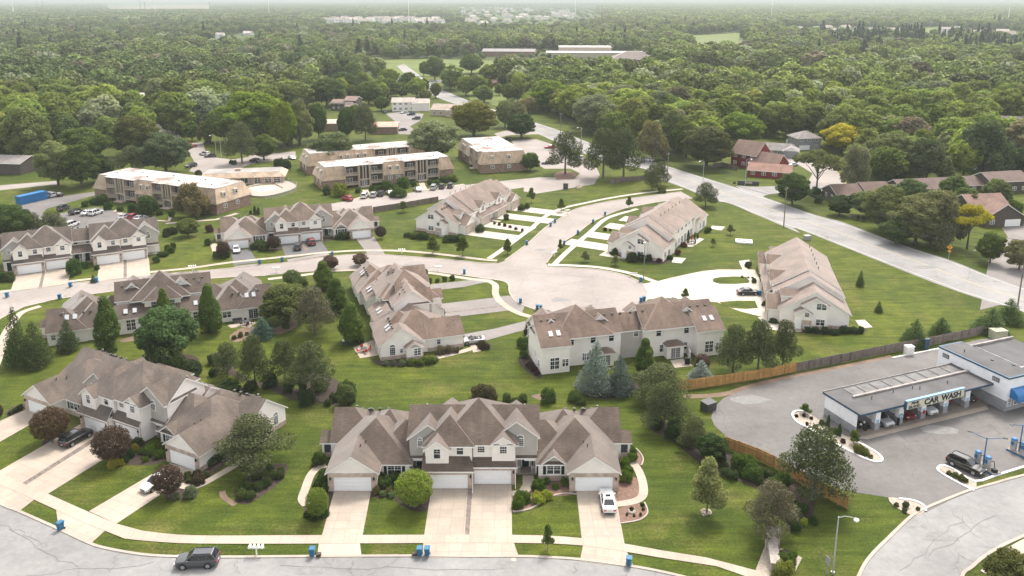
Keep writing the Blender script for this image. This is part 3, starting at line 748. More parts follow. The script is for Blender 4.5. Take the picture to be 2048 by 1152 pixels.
GREIGE = (.165, .126, .108)
def block_n(rc=GREIGE):
    """newer block: gable ends with an entrance, garages and twin window dormers along the front"""
    b = Bld('townhouse_block'); L_ = 38.; W_ = 14.4
    wl = dict(wall='siding_wall')
    # near and far end units: big gable across the whole end
    for k, (x0, x1) in enumerate(((0, 9.0), (29.0, 38.0))):
        b.wing(x0, x1, 1.6, W_, 3.5, 'x', .62, ('g', 'g'), **wl)
        ex, sd, sg = ((0, 'l', -1), (38, 'r', 1))[k]; ii = 9.0 if k == 0 else 29.
        # second, higher gable rising behind
        xi = (5.6, 11.0) if k == 0 else (27.0, 32.4)
        b.wing(*xi, .9, W_ - .5, 5.0, 'x', .60, ('g', 'g'), **wl)
        # garage wing with small gable and the front dormer above
        gx = (1.4, 7.4) if k == 0 else (30.6, 36.6)
        b.wing(*gx, -.5, 5, 3.0, 'y', .60, ('g', 'g'), **wl); b.brick_front(gx[0], gx[1], -.5, 2.6, gx[0] + .55, gx[1] - .55, 2.1)
        b.garage(-.5, sum(gx) / 2, 4.9, col='door_tan')
        dx = sum(gx) / 2; b.wing(dx - 1.7, dx + 1.7, 1.9, 7.4, 5.35, 'y', .45, ('g', 'g'), z0=3.6, ov=.3, wall='siding_wall', gw='taupe_wall'); b.window('f', 1.9, dx, 4.0, 'twin', 1.4, 1.25)
        # end wall: projecting gabled bay, entrance, brick base
        lo, hi = (-1.1, 2.0) if k == 0 else (36, 39.1); px = lo if k == 0 else hi
        b.wing(lo, hi, 5.6, 10.4, 5.0, 'x', .60, ('g', 'g'), ov=.35, **wl)
        b.wing(lo - (.5 if k == 0 else 0), hi + (.5 if k else 0), 4.3, 7.3, 3.5, 'x', .60, ('g', 'g'), ov=.3, **wl)
        py = px + sg * .5
        b.window(sd, px, 9.0, 4.1, 'twin', 1.9, 1.35); b.window(sd, px, 9.0, .9, 'twin', 1.7, 1.35)
        b.window(sd, py, 6.4, 2.7 - .1, 'dh', .95, 1.0)
        bb = tuple(sorted((py, py + sg * .06))); b.m('brick_wall').box(*bb, 5.5, 7.34, 0, 2.0); b.window(sd, py + sg * .06, 6.4, .35, 'dh', 1.0, .7)
        b.door(sd, py, 4.85, .1, 'door_white', .95, 2.1)
        b.m('step').box(*sorted((py, py + sg * 1.2)), 4.2, 5.6, 0, .14)
        pb = tuple(sorted((px, px + sg * .06))); b.m('brick_wall').box(*pb, 7.5, 10.44, 0, .8)
        eb = tuple(sorted((ex, ex + sg * .06))); b.m('brick_wall').box(*eb, 10.5, W_ + .04, 0, .75); b.m('brick_wall').box(*eb, 1.56, 4.1, 0, .75)
    # two taller middle units
    b.wing(8.6, 29.4, 1.0, W_ - .8, 5.4, 'x', .60, ('g', 'g'), **wl)
    for gx in ((10.2, 15.2), (16.0, 21.6), (22.6, 27.8)): pass
    for (g0, g1) in ((10.6, 16.6), (21.4, 27.4)):
        b.wall('siding_wall', g0, g1, -.3, 3, 0, 2.95); b.brick_front(g0 - .03, g1 + .03, -.3, 2.7, g0 + .55, g1 - .55, 2.1); b.garage(-.3, (g0 + g1) / 2, 4.9, col='door_tan')
        b.slopes([[(g0 - .4, -.75, 2.75), (g1 + .4, -.75, 2.75), (g1 + .4, 1.0, 4.0), (g0 - .4, 1.0, 4.0)]])
        dx = (g0 + g1) / 2
        b.wing(dx - 1.9, dx + 1.9, .5, 5.0, 5.5, 'y', .75, ('g', 'g'), z0=3.5, ov=.3, wall='siding_wall', gw='taupe_wall'); b.window('f', .5, dx, 3.95, 'twin', 1.6, 1.5)
    b.window('f', 1.0, 19.0, 4.1, 'dh', .9, 1.2)
    b.m('porch_floor').box(17.0, 21.0, -.6, 1.0, 0, .16); b.door('f', 1.0, 18.2, .16, 'door_white'); b.door('f', 1.0, 19.9, .16, 'door_white')
    b.slopes([[(16.9, -.9, 2.7), (21.1, -.9, 2.7), (21.1, 1.05, 3.9), (16.9, 1.05, 3.9)]])
    # rear elevation
    yb = W_ - .8
    for a in (11, 14.4, 17.2, 20.8, 23.8, 26.8): b.window('b', yb, a, 3.7, 'twin', 1.3, 1.5)
    for a in (12.4, 17.6, 20.4, 25.6): b.window('b', yb, a, .1, 'slider', 1.8, 2.05)
    for a in (15.0, 23.0): b.window('b', yb, a, .9, 'twin', 1.2, 1.3)
    for a in (3.0, 33.4): b.window('b', W_, a, .1, 'slider', 1.8, 2.05)
    for a in (6.4, 36.4): b.window('b', W_, a, .8, 'twin', 1.4, 1.5)
    for k in range(6): b.vent(11 + 3.1 * k, 9.6, 8.5, 'pipe')
    for k in range(5): b.vent(1.0 + 1.3 * k, 6.6, 6.8)
    return b.done(HM, rc)
# ================================================================ vehicles and street furniture
def mk_paint():
    t = NT('car_paint'); return t.set(t.objcol(), .28, .25, .5, Coat_Weight=.6, Coat_Roughness=.06)
M['paint'] = mk_paint()
t = NT('car_glass'); M['cglass'] = t.set((.012, .014, .017), .06, 0, .7)
M['tyre'] = plain('tyre_rubber', (.018, .018, .019), .8, .1)
M['rim'] = plain('alloy_rim', (.38, .38, .39), .3, .05, metal=.6)
t = NT('headlamp'); M['hlamp'] = t.set((.62, .64, .66), .1, 0, .7)
t = NT('tail_lamp'); M['tlamp'] = t.set((.35, .012, .012), .2, 0, .6)
M['plate'] = plain('number_plate', (.6, .6, .6), .5, .05)
CARS = dict(
    sedan=dict(L=4.85, hull=[(-2.42, .70, .82), (-2.32, .84, .96), (-1.65, .90, 1.0), (-.9, .915, .97), (.95, .915, .95), (1.5, .90, .90), (2.15, .84, .78), (2.42, .66, .62)], cab=(-1.85, 1.10, -1.0, .20, 1.45, .60), r=.33, wb=1.40, pil=(-.35,)),
    suv=dict(L=4.75, hull=[(-2.37, .80, .90), (-2.28, .90, 1.06), (-1.65, .94, 1.08), (-.9, .945, 1.07), (.95, .945, 1.06), (1.45, .93, 1.03), (2.10, .88, .93), (2.37, .72, .72)], cab=(-2.26, 1.15, -1.85, .35, 1.70, .68), r=.37, wb=1.38, pil=(-.45, -1.35)),
    hatch=dict(L=4.3, hull=[(-2.12, .74, .86), (-2.05, .84, .98), (-1.5, .88, 1.0), (-.8, .89, .97), (.85, .89, .95), (1.35, .88, .90), (1.95, .82, .76), (2.17, .64, .60)], cab=(-2.02, 1.15, -1.45, .25, 1.48, .60), r=.32, wb=1.29, pil=(-.35,)),
    van=dict(L=5.05, hull=[(-2.52, .84, .95), (-2.45, .94, 1.05), (-1.7, .97, 1.08), (-.9, .975, 1.06), (1.15, .975, 1.03), (1.6, .95, .98), (2.25, .88, .82), (2.52, .70, .64)], cab=(-2.44, 1.6, -2.2, .65, 1.76, .72), r=.34, wb=1.52, pil=(-.25, -1.35)),
    pickup=dict(L=5.6, hull=[(-2.8, .92, 1.05), (-2.75, .95, 1.1), (-.75, .97, 1.1), (-.7, .97, 1.1), (1.2, .97, 1.10), (1.6, .96, 1.08), (2.5, .92, 1.02), (2.8, .80, .85)], cab=(-.85, 1.35, -.65, .65, 1.85, .72), r=.40, wb=1.75, pil=(.1,)),
    conv=dict(L=4.5, hull=[(-2.25, .68, .78), (-2.15, .82, .92), (-1.5, .88, .95), (-.9, .90, .92), (.95, .90, .90), (1.45, .88, .85), (2.0, .82, .72), (2.25, .62, .58)], cab=(-.2, 1.05, .28, .36, 1.30, .62), r=.32, wb=1.33, pil=()))
def make_car(kind):
    c = CARS[kind]; o = empty(kind + '_proto'); hull = c['hull']; b = MB(); gl = MB()
    def ring(x, w, zt):
        zl = .24 if abs(x) < c['L'] / 2 - .2 else .34
        half = [(w * .90, zl), (w, zl + .22), (w, zt * .70), (w * .965, zt - .05), (w * .84, zt), (w * .42, zt + .025)]
        return [(x, y, z) for y, z in half] + [(x, 0, zt + .03)] + [(x, -y, z) for y, z in half[::-1]]
    # densify along the length for rounded ends
    R_ = [ring(*h) for h in hull]; n = len(R_[0])
    for A, B in zip(R_, R_[1:]):
        for i in range(n - 1): b.poly([A[i], B[i], B[i + 1], A[i + 1]], 0)
        b.poly([A[0], A[-1], B[-1], B[0]], 1)
    b.poly(R_[0][::-1], 0); b.poly(R_[-1], 0)
    x0, x1, t0, t1, zr, wt = c['cab']
    def zb(x):
        for (a, _, za), (e, _, ze) in zip(hull, hull[1:]):
            if a <= x <= e: return za + (ze - za) * (x - a) / (e - a) - .02
        return hull[-1][2]
    wbm = max(h[1] for h in hull) * .90
    P = lambda x, w, z: ((x, w, z), (x, -w, z))
    base = [P(x0, wbm * .9, zb(x0)), P((x0 + t0) / 2 if False else t0, wbm, zb(t0)), P(t1, wbm, zb(t1)), P(x1, wbm * .86, zb(x1))]
    top = [P(t0, wt, zr - .05), P(t1, wt, zr - .05)]
    tin = [P(t0 + .12, wt * .82, zr), P(t1 - .15, wt * .82, zr)]
    for k in (0, 1):
        q = lambda *p: gl.poly(p if k == 0 else p[::-1])
        q(base[1][k], base[2][k], top[1][k], top[0][k]); q(base[0][k], base[1][k], top[0][k]); q(base[2][k], base[3][k], top[1][k])
    gl.poly([base[3][0], base[3][1], top[1][1], top[1][0]]); gl.poly([base[0][1], base[0][0], top[0][0], top[0][1]])
    if kind != 'conv':
        b.poly([tin[0][0], tin[0][1], tin[1][1], tin[1][0]][::-1], 0)
        for A, B in ((0, 1),):
            for k in (0, 1):
                b.poly([top[0][k], top[1][k], tin[1][k], tin[0][k]], 0)
        b.poly([top[1][0], top[1][1], tin[1][1], tin[1][0]], 0); b.poly([top[0][1], top[0][0], tin[0][0], tin[0][1]], 0)
    up = lambda p, q, w=.055: b.tube(p, q, w, n=4, m=0)
    for k in (0, 1):
        up(base[3][k], top[1][k], .045); up(base[0][k], top[0][k], .07)
        if kind != 'conv': up(top[0][k], top[1][k], .035)
        for px in c['pil']:
            f = (px - t0) / (t1 - t0); a = Vector(base[1][k]).lerp(Vector(base[2][k]), f); e = Vector(top[0][k]).lerp(Vector(top[1][k]), f); up(a, e, .045)
    hw = max(h[1] for h in hull)
    for sx in (-1, 1):
        for sy in (-1, 1):
            b.tube((sx * c['wb'], sy * (hw - .25), c['r'] + .02), (sx * c['wb'], sy * (hw + .004), c['r'] + .02), c['r'] + .07, n=16, m=1)
    for sy in (-1, 1):                                   # mirrors
        b.box(x1 - .42, x1 - .25, min(sy * hw * .96, sy * (hw + .17)), max(sy * hw * .96, sy * (hw + .17)), zb(x1) + .02, zb(x1) + .16, 0)
    # bumpers, grille, sill, roof rails
    xf, xr = hull[-1][0], hull[0][0]
    b.box(xf - .03, xf + .035, -.42, .42, .42, .56, 1); b.box(xr - .03, xr + .03, -.62, .62, .32, .42, 1)
    if kind in ('suv', 'van'):
        for sy in (-1, 1): b.box(t0 + .15, t1 - .1, sy * wt * .86 - .025, sy * wt * .86 + .025, zr + .01, zr + .06, 1)
    if kind == 'sedan': b.box(-.55, -.05, -.32, .32, zr - .02, zr + .012, 2)
    if kind == 'pickup': b.box(-2.68, -.95, -.8, .8, 1.05, 1.135, 1)
    if kind == 'conv':
        b.box(-1.25, .1, -.66, .66, .88, .955, 1)
        for y in (-.36, .36): b.box(-.55, -.38, y - .22, y + .22, .93, 1.18, 1)
        b.prism([(-1.7, -.62), (-1.2, -.68), (-1.2, .68), (-1.7, .62)], .9, 1.03, 1)
    b.build('body', [M['paint'], M['black'], M['cglass']], o); gl.build('window', M['cglass'], o)
    tm = MB(); tm.tube((0, -.11, 0), (0, .11, 0), c['r'], n=18); tme = tm.mesh('wheel', M['tyre'])
    rm = MB()
    for sg in (-1, 1):
        rm.tube((0, sg * .10, 0), (0, sg * .118, 0), c['r'] * .66, n=14)
        for j in range(5):
            a = 6.283 * j / 5; rm.tube((0, sg * .122, 0), (math.cos(a) * c['r'] * .62, sg * .122, math.sin(a) * c['r'] * .62), .035, n=4)
    rme = rm.mesh('rim', M['rim'])
    for sx in (-1, 1):
        for sy in (-1, 1):
            w = link('wheel', tme, o, (sx * c['wb'], sy * (hw - .085), c['r'])); link('rim', rme, w)
    zf = hull[-1][2]; zr_ = hull[0][2]
    hm = cached('hl', lambda: mbox(-.12, .06, -.19, .19, -.07, .07, 'headlight', M['hlamp'])); tl = cached('tl', lambda: mbox(-.05, .1, -.15, .15, -.09, .09, 'taillight', M['tlamp']))
    for sy in (-1, 1):
        link('headlight', hm, o, (xf - .08, sy * hull[-1][1] * .86, zf - .02)); link('taillight', tl, o, (xr + .0, sy * hull[0][1] * .84, zr_ - .06))
    link('number_plate', cached('npl', lambda: mbox(-.02, .02, -.16, .16, -.06, .06, 'number_plate', M['plate'])), o, (xr - .03, 0, .62))
    return o
CARP = {}; PAINT = dict(white=(.72, .72, .72), black=(.012, .012, .013), grey=(.060, .063, .070), silver=(.42, .43, .44), red=(.36, .015, .02), maroon=(.17, .012, .02), blue=(.03, .06, .14), dark=(.035, .037, .042), champagne=(.50, .48, .44))
CNAME = dict(sedan='parked_sedan', suv='parked_suv', hatch='parked_hatchback', van='parked_minivan', pickup='pickup_truck', conv='convertible_car')
def car(kind, p, ang, col, label, group=None, name=None, z=.03):
    """p world point, ang heading in degrees (0 = nose towards +x)"""
    if kind not in CARP: CARP[kind] = make_car(kind); o = CARP[kind]
    else: o = copy_tree(CARP[kind])
    o.location = (p[0], p[1], z); o.rotation_euler = (0, 0, R(ang)); o.name = name or CNAME[kind]
    for k in o.children:
        if k.name.startswith('body'): k.color = (*PAINT[col], 1)
    for k in ('group',):
        if k in o: del o[k]
    return tag(o, label, 'car' if kind != 'pickup' else 'pickup truck', group)
def heading(a, b): d = b - a; return math.degrees(math.atan2(d.y, d.x))

def bin_parts():
    o = empty('recycling_bin'); m = MB()
    m.prism([(-.24, -.28), (.24, -.28), (.24, .28), (-.24, .28)], .12, .2, 0)
    A = [(-.24, -.28, .1), (.24, -.28, .1), (.24, .28, .1), (-.24, .28, .1)]; B = [(-.30, -.36, 1.0), (.30, -.36, 1.0), (.30, .36, 1.0), (-.30, .36, 1.0)]
    for i in range(4): m.poly([A[i], A[(i + 1) % 4], B[(i + 1) % 4], B[i]])
    m.box(-.33, .33, -.39, .39, .97, 1.03)
    m.build('bin_body', M['binblue'], o)
    l = MB(); l.box(-.34, .34, -.40, .40, 1.035, 1.08); l.prism([(-.3, -.36), (.3, -.36), (.3, .36), (-.3, .36)], 1.08, 1.12); l.tube((-.3, .43, 1.02), (.3, .43, 1.02), .025, n=6)
    l.build('lid', M['binblue'], o)
    w = MB(); w.tube((0, 0, 0), (.06, 0, 0), .13, n=12); me = w.mesh('wheel', M['black'])
    link('wheel', me, o, (-.33, .3, .13)); link('wheel', me, o, (.27, .3, .13))
    return o
M['binblue'] = plain('bin_plastic', (.025, .13, .23), .5, .08)
BIN = []
def rbin(p, rz, label, group='blue recycling bins put out along the kerbs'):
    o = copy_tree(BIN[0]) if BIN else bin_parts(); BIN.append(o) if not BIN else None
    o.location = (p[0], p[1], .05); o.rotation_euler = (0, 0, R(rz)); tag(o, label, 'recycling bin', group); return o
def mailbox_parts():
    o = empty('mailbox_cluster'); p = MB(); p.box(-.06, .06, -.06, .06, 0, 1.05); p.box(-.95, .95, -.05, .05, 1.0, 1.08); p.build('post', M['post'], o)
    m = MB(); m.box(-.14, .14, -.26, .26, 0, .16)
    for i in range(6):
        a, c = math.pi * i / 6, math.pi * (i + 1) / 6
        q = lambda t, y: (.14 * math.cos(t), y, .16 + .13 * math.sin(t))
        m.poly([q(a, -.26), q(c, -.26), q(c, .26), q(a, .26)][::-1])
    for y, sg in ((-.26, 1), (.26, -1)): m.poly([(.14 * math.cos(math.pi * i / 6), y, .16 + .13 * math.sin(math.pi * i / 6)) for i in range(7)][::sg])
    me = m.mesh('mailbox', M['post'])
    for x in (-.72, -.24, .24, .72): link('mailbox', me, o, (x, 0, 1.08))
    return o
MBX = []
def mailboxes(p, rz, label):
    o = copy_tree(MBX[0]) if MBX else mailbox_parts(); MBX.append(o) if not MBX else None
    o.location = (p[0], p[1], 0); o.rotation_euler = (0, 0, R(rz)); return tag(o, label, 'mailboxes', 'white mailbox clusters on posts')
def street_lamp(p, rz, h, label, mat='galv', arm=1.8, heads=1, name='street_lamp', group=None):
    o = empty(name, (p[0], p[1], 0), R(rz), label, 'street lamp', group)
    m = MB(); m.tube((0, 0, 0), (0, 0, h), .11, .07, 10); m.tube((0, 0, 0), (0, 0, .25), .2, n=10); m.build('pole', M[mat], o, smooth=False)
    for k in range(heads):
        sg = 1 if k == 0 else -1; a = MB(); pts = [(0, 0, h - .1 - .0), (sg * arm * .35, 0, h + .22), (sg * arm * .75, 0, h + .25), (sg * arm, 0, h + .1)]
        if heads == 2: pts = [(0, 0, h - .15), (sg * arm * .4, 0, h + .05), (sg * arm * .8, 0, h + .35), (sg * arm, 0, h + .42)]
        a.path(pts, .045); a.build('arm', M[mat], o)
        l = MB(); e = pts[-1]
        if heads == 2: l.box(e[0] - .3, e[0] + .3, -.13, .13, e[2] - .05, e[2] + .08); l.build('lamp_head', M['dark_grey'], o)
        else: l.lathe([(.05, .15), (.28, .02), (.30, -.12), (.2, -.25)], 10, c=e); l.build('lamp_head', M['white'], o)
    return o
def utility_pole(p, rz, h, label, group='utility poles along the main road'):
    o = empty('utility_pole', (p[0], p[1], 0), R(rz), label, 'utility pole', group)
    m = MB(); m.tube((0, 0, 0), (0, 0, h), .17, .11, 10); m.build('pole', M['wood_pole'], o)
    c = MB(); c.box(-1.3, 1.3, -.07, .07, h - .55, h - .42); c.build('crossarm', M['wood_pole'], o)
    i = MB()
    for x in (-1.2, -.4, .4, 1.2): i.tube((x, 0, h - .42), (x, 0, h - .2), .05, n=6)
    i.tube((0, 0, h), (0, 0, h + .2), .05, n=6); i.build('insulator', M['grey'], o)
    return o
def wire(a, b, sag, label=None, n=10, r=.022, mat='black'):
    m = MB(); a = Vector(a); b = Vector(b); P = []
    for i in range(n + 1): t = i / n; q = a.lerp(b, t); q.z -= sag * 4 * t * (1 - t); P.append(q)
    m.path(P, r, 4); o = m.build('overhead_wire', M[mat]); return tag(o, label or 'thin black overhead wire strung between the utility poles', 'wire', 'overhead wires along the main road')
# ================================================================ ground, roads, drives
def W(pts, z=0.): return [G(p) if not isinstance(p, Vector) else p for p in pts]
def smooth(P, n=5, closed=False):
    P = [Vector((p[0], p[1], 0)) for p in P]; out = []; N = len(P)
    rg = range(N) if closed else range(N - 1)
    for i in rg:
        p0, p1, p2, p3 = (P[(i + k) % N] if closed else P[min(max(i + k, 0), N - 1)] for k in (-1, 0, 1, 2))
        for k in range(n):
            t = k / n; out.append(.5 * ((2 * p1) + (p2 - p0) * t + (2 * p0 - 5 * p1 + 4 * p2 - p3) * t * t + (3 * p1 - p0 - 3 * p2 + p3) * t ** 3))
    if not closed: out.append(P[-1])
    return out
NS = 0
def surf(name, P, z, mat, axis=None, kind='structure'):
    """a flat sheet; joints follow the axis (default: first edge)"""
    global NS; NS += 1; z += NS * 2.5e-5
    P = [Vector((p[0], p[1], 0)) for p in P]; u = ((P[1] - P[0]) if axis is None else axis).normalized(); v = Vector((-u.y, u.x, 0)); o = P[0]
    m = MB(); ar = sum(P[i].x * P[(i + 1) % len(P)].y - P[(i + 1) % len(P)].x * P[i].y for i in range(len(P)))
    if ar < 0: P = P[::-1]
    m.poly([(p.x, p.y, z) for p in P], 0, [((p - o).dot(u), (p - o).dot(v)) for p in P])
    return tag(m.build(name, M[mat]), kind=kind)
def offset(P, d):
    out = []
    for i, p in enumerate(P):
        a = P[max(i - 1, 0)]; b = P[min(i + 1, len(P) - 1)]; t = (b - a).normalized(); out.append(p + Vector((-t.y, t.x, 0)) * d)
    return out
def ribbon(name, P, w, z, mat, h=0., side=0., kind='structure'):
    global NS; NS += 1; z += NS * 2.5e-5 if z else 0
    P = [Vector((p[0], p[1], 0)) for p in P]
    L_ = offset(P, w * (.5 + side)); R_ = offset(P, w * (-.5 + side)); m = MB(); s = 0
    for i in range(len(P) - 1):
        d = (P[i + 1] - P[i]).length
        q = [(*R_[i].xy, z + h), (*R_[i + 1].xy, z + h), (*L_[i + 1].xy, z + h), (*L_[i].xy, z + h)]
        m.poly(q, 0, [(s, 0), (s + d, 0), (s + d, w), (s, w)])
        if h:
            for a, b in ((R_[i], R_[i + 1]), (L_[i + 1], L_[i])): m.poly([(*a.xy, 0), (*b.xy, 0), (*b.xy, z + h), (*a.xy, z + h)], 0, [(0, 0)] * 4)
        s += d
    return tag(m.build(name, M[mat]), kind=kind)
ZR, ZD, ZW, ZB = .03, .05, .07, .02      # sheet heights: road, drive, walk, bed
def kerb(P, side=0., w=.38, h=.11): return ribbon('kerb', P, w, .0, 'kerb', h, side)

g = MB(); n_ = 24
far = 26000.
g.poly([(-far, -300, 0), (far, -300, 0), (far, 700, 0), (-far, 700, 0)]); tag(g.build('ground', M['lawn']), kind='structure')
M['far_land'] = mk_far()
g = MB(); g.poly([(-far, 699.9, 0), (far, 699.9, 0), (far, 45000, 0), (-far, 45000, 0)]); tag(g.build('far_terrain', M['far_land']), kind='structure')

# ---- near road
near = smooth(W(Z0(-1000, 690, -600, 790, -260, 895, -120, 950) + Z0(0, 1011, 33, 1024, 118, 1062, 176, 1089, 213, 1100, 284, 1112, 355, 1116, 444, 1117, 640, 1115.5, 847, 1114.5, 941, 1115.5, 1037, 1115.5, 1104, 1118, 1165, 1122.5, 1266, 1136, 1320, 1146, 1380, 1160, 1480, 1188, 1600, 1222, 1680, 1236)), 4)
surf('road', near + W(Z0(1760, 1330, 1700, 1700, -1500, 1700, -1100, 800)), ZR, 'road')
kerb(near, .5)
# ---- curved road at the right
rl = smooth(W(Z0(1690, 1240, 1722, 1152, 1744, 1115, 1780, 1078, 1824, 1036, 1851, 1020, 1900, 999, 1944, 982, 1990, 969, 2048, 953, 2200, 918, 2700, 800)), 4)
rr = smooth(W(Z0(2800, 850, 2250, 985, 2048, 1069, 1980, 1102, 1940, 1133, 1918, 1160, 1905, 1300, 1980, 1690)), 4)
surf('road', rl + rr + W(Z0(1980, 1700, 1690, 1700)), ZR - .003, 'road'); kerb(rl, .5); kerb(rr, .5)
# ---- court: street, cul-de-sac and the spur to the main road
cu = Z4(-300, 760, -120, 690, 0, 662, 60, 655, 430, 603, 640, 582, 960, 548, 1230, 525, 1500, 500, 1640, 485, 1840, 465) + Z7(800, 505, 1000, 496, 1240, 510, 1480, 530, 1620, 545, 1700, 546)
cspur = Z7(1745, 530, 1800, 490, 1880, 430) + Z6(240, 250, 330, 195, 400, 152, 560, 115, 720, 92, 950, 62)
cr = Z6(1010, 96, 850, 112, 760, 127, 640, 152, 560, 182, 470, 226, 400, 280, 330, 325, 272, 390, 240, 435)
cul = Z6(252, 456, 400, 463, 520, 472, 640, 497, 735, 540, 772, 592, 755, 640, 690, 680, 600, 708, 470, 722, 350, 715, 230, 690) + Z5(1440, 420, 1375, 382, 1345, 330, 1340, 287, 1300, 262, 1200, 247, 1050, 227, 900, 207, 700, 186, 540, 180, 300, 188, 0, 205)
cl = Z4(1700, 548, 1325, 568, 900, 625, 400, 692, 260, 722, 150, 748, 100, 772, 0, 822, -160, 930)
A_, B_, C_, D_, E_ = (smooth(W(q), 3) for q in (cu, cspur, cr, cul, cl))
surf('road', A_ + B_ + C_ + D_ + E_, ZR, 'court')
for q, s in ((A_, .5), (B_, .5), (C_, .5), (D_, .5), (E_, .5)): kerb(q, s, .34, .10)
# ---- main road
mu = smooth(W(Z0(808, 128, 836, 148, 864, 170, 900, 186, 960, 210, 1064, 243, 1125, 263, 1180, 286, 1250, 307) + Y2(780, 432, 1000, 502, 1180, 557, 1450, 650, 1700, 737) + Y3(500, 668, 850, 800, 1100, 880, 1300, 960, 1503, 1032) + Z0(2300, 660)), 3)
ml = smooth(W(Z0(2300, 740) + Y3(1503, 1165, 1320, 1110, 1000, 1000, 600, 840, 250, 702) + Y2(1600, 852, 1480, 802, 1290, 722, 1150, 662, 1060, 645, 960, 606, 850, 560, 700, 503, 600, 440) + Z0(1210, 322, 1140, 296, 1085, 272, 1040, 252, 935, 216, 872, 194, 838, 172, 818, 156, 794, 132)), 3)
surf('road', mu + ml, ZR + .004, 'road_main')
def between(t):
    out = []
    n = 46
    def at(P, s):
        Ls = [0]
        for a, b in zip(P, P[1:]): Ls.append(Ls[-1] + (b - a).length)
        s *= Ls[-1]
        for i in range(len(P) - 1):
            if Ls[i + 1] >= s: return P[i].lerp(P[i + 1], (s - Ls[i]) / max(1e-6, Ls[i + 1] - Ls[i]))
        return P[-1]
    ml2 = ml[::-1]
    for i in range(n + 1):
        a = at(mu, i / n); j = min(ml2, key=lambda q: (q - a).length); k = ml2.index(j)
        best = j
        for e in (k - 1, k):
            if 0 <= e < len(ml2) - 1:
                d = ml2[e + 1] - ml2[e]; f = max(0, min(1, (a - ml2[e]).dot(d) / d.length_squared)); q = ml2[e] + d * f
                if (q - a).length < (best - a).length: best = q
        out.append(a.lerp(best, t))
    return out
for off in (.485, .515): ribbon('road_marking', between(off), .12, ZR + .012, 'yellow_line')
for off in (.06, .94): ribbon('road_marking', between(off), .11, ZR + .012, 'white_line')
ribbon('road_verge', offset(mu, -.35), .6, .015, 'dirt'); ribbon('road_verge', offset(ml, -.35), .6, .015, 'dirt')
# side road to the brown houses, and the cross road far behind
surf('road', smooth(W(Y2(1190, 552, 1300, 556, 1430, 552, 1640, 545, 1760, 548, 1840, 555, 2000, 575, 2048, 600, 2048, 640, 1960, 640, 1880, 640, 1800, 610, 1700, 590, 1560, 590, 1430, 600, 1375, 612, 1330, 625)), 3, True), ZR - .004, 'road_main')
surf('driveway', W(Y2(1640, 546, 1680, 470, 1600, 420, 1500, 400, 1480, 360, 1560, 355, 1720, 390, 1800, 420, 1880, 500, 1900, 548)), ZR - .008, 'court')
surf('driveway', W(Y3(1220, 830, 1300, 780, 1420, 760, 1380, 700, 1503, 690, 1503, 760, 1420, 800)), ZR - .008, 'drive_asph')
surf('parking_lot', W(Z0(1960, 620, 1985, 480, 2048, 470, 2200, 500, 2200, 560)), ZR - .008, 'drive_asph')
surf('road', W(Z0(700, 173, 820, 169, 900, 164, 990, 151, 1080, 145, 1300, 157, 1620, 161, 1620, 156, 1300, 151, 1080, 140, 980, 146, 890, 159, 800, 164, 700, 169)), ZR - .012, 'road_main')
surf('road', W(Z0(684, 114, 735, 130, 770, 148, 800, 166, 830, 170, 836, 166, 804, 160, 780, 146, 744, 127, 690, 111)), ZR - .016, 'road_main')
surf('field', W(Z0(215, 12.5, 420, 10.2, 420, 21, 320, 23.5, 215, 21)), .05, 'field')
for q in (Z0(735, 122, 850, 118, 1000, 122, 1010, 140, 880, 152, 800, 150), Z0(1370, 72, 1480, 66, 1490, 88, 1400, 98), Z0(930, 160, 1000, 172, 1100, 205, 1010, 215, 940, 200), Z0(1830, 58, 1880, 54, 1880, 66, 1835, 67)):
    surf('meadow', W(q), .02, 'meadow')
ribbon('path', W(Z0(1360, 82, 1400, 97, 1440, 104)), 4, .03, 'court')
surf('dirt_clearing', W(Z0(1750, 138, 1790, 140, 1818, 147, 1800, 152, 1760, 151)), .03, 'gravel')

# ---- walks along the near road
surf('sidewalk', smooth(W(Z0(-60, 922, 0, 947.5, 39, 964.5, 91.5, 986.5, 177, 1024.5, 230.5, 1047.5)), 3) + smooth(W(Z0(284, 1062, 355, 1070, 444, 1072, 640, 1071, 1026, 1070.5, 1163, 1077, 1248, 1088, 1320, 1101)), 3) + smooth(W(Z3(250, 1070, 480, 1130, 560, 1160)), 2) +
     smooth(W(Z3(470, 1175, 420, 1152, 300, 1110)), 2) + smooth(W(Z0(1320, 1116, 1252, 1104.5, 1166, 1092, 1028, 1086.5, 640, 1088, 400, 1088, 311, 1084, 249, 1078)), 3) + smooth(W(Z0(209, 1062, 153, 1039, 69, 1000.5, 0, 970, -60, 945)), 3), ZW, 'walk', axis=Vector((1, .0, 0)))
ribbon('sidewalk', smooth(W(Z0(2200, 1020, 2110, 1062, 2048, 1092, 2005, 1120, 1975, 1150)), 3), 1.5, ZW, 'walk')
def drive(q, mat='conc', axis=None, z=ZD, name='driveway'): return surf(name, W(q), z, mat, axis)
# block at the front
drive(Z2(672 - 427, 671, 449, 671, 402, 916, 177, 916)); drive(Z2(160, 960, 387, 960, 397, 1041, 149, 1041), 'conc2')
drive(Z2(783, 655, 985, 655, 968, 918, 742, 918)); drive(Z2(1010, 628, 1226, 628, 1229, 918, 992, 918)); drive(Z2(985, 655, 1010, 655, 992, 918, 968, 918), 'pavers', z=ZD + .01)
drive(Z2(738, 958, 1240, 958, 1268, 1041, 733, 1041)); drive(Z2(1584, 668, 1797, 668, 1852, 964, 1615, 940)); drive(Z2(1622, 970, 1863, 1003, 1905, 1097, 1603, 1060))
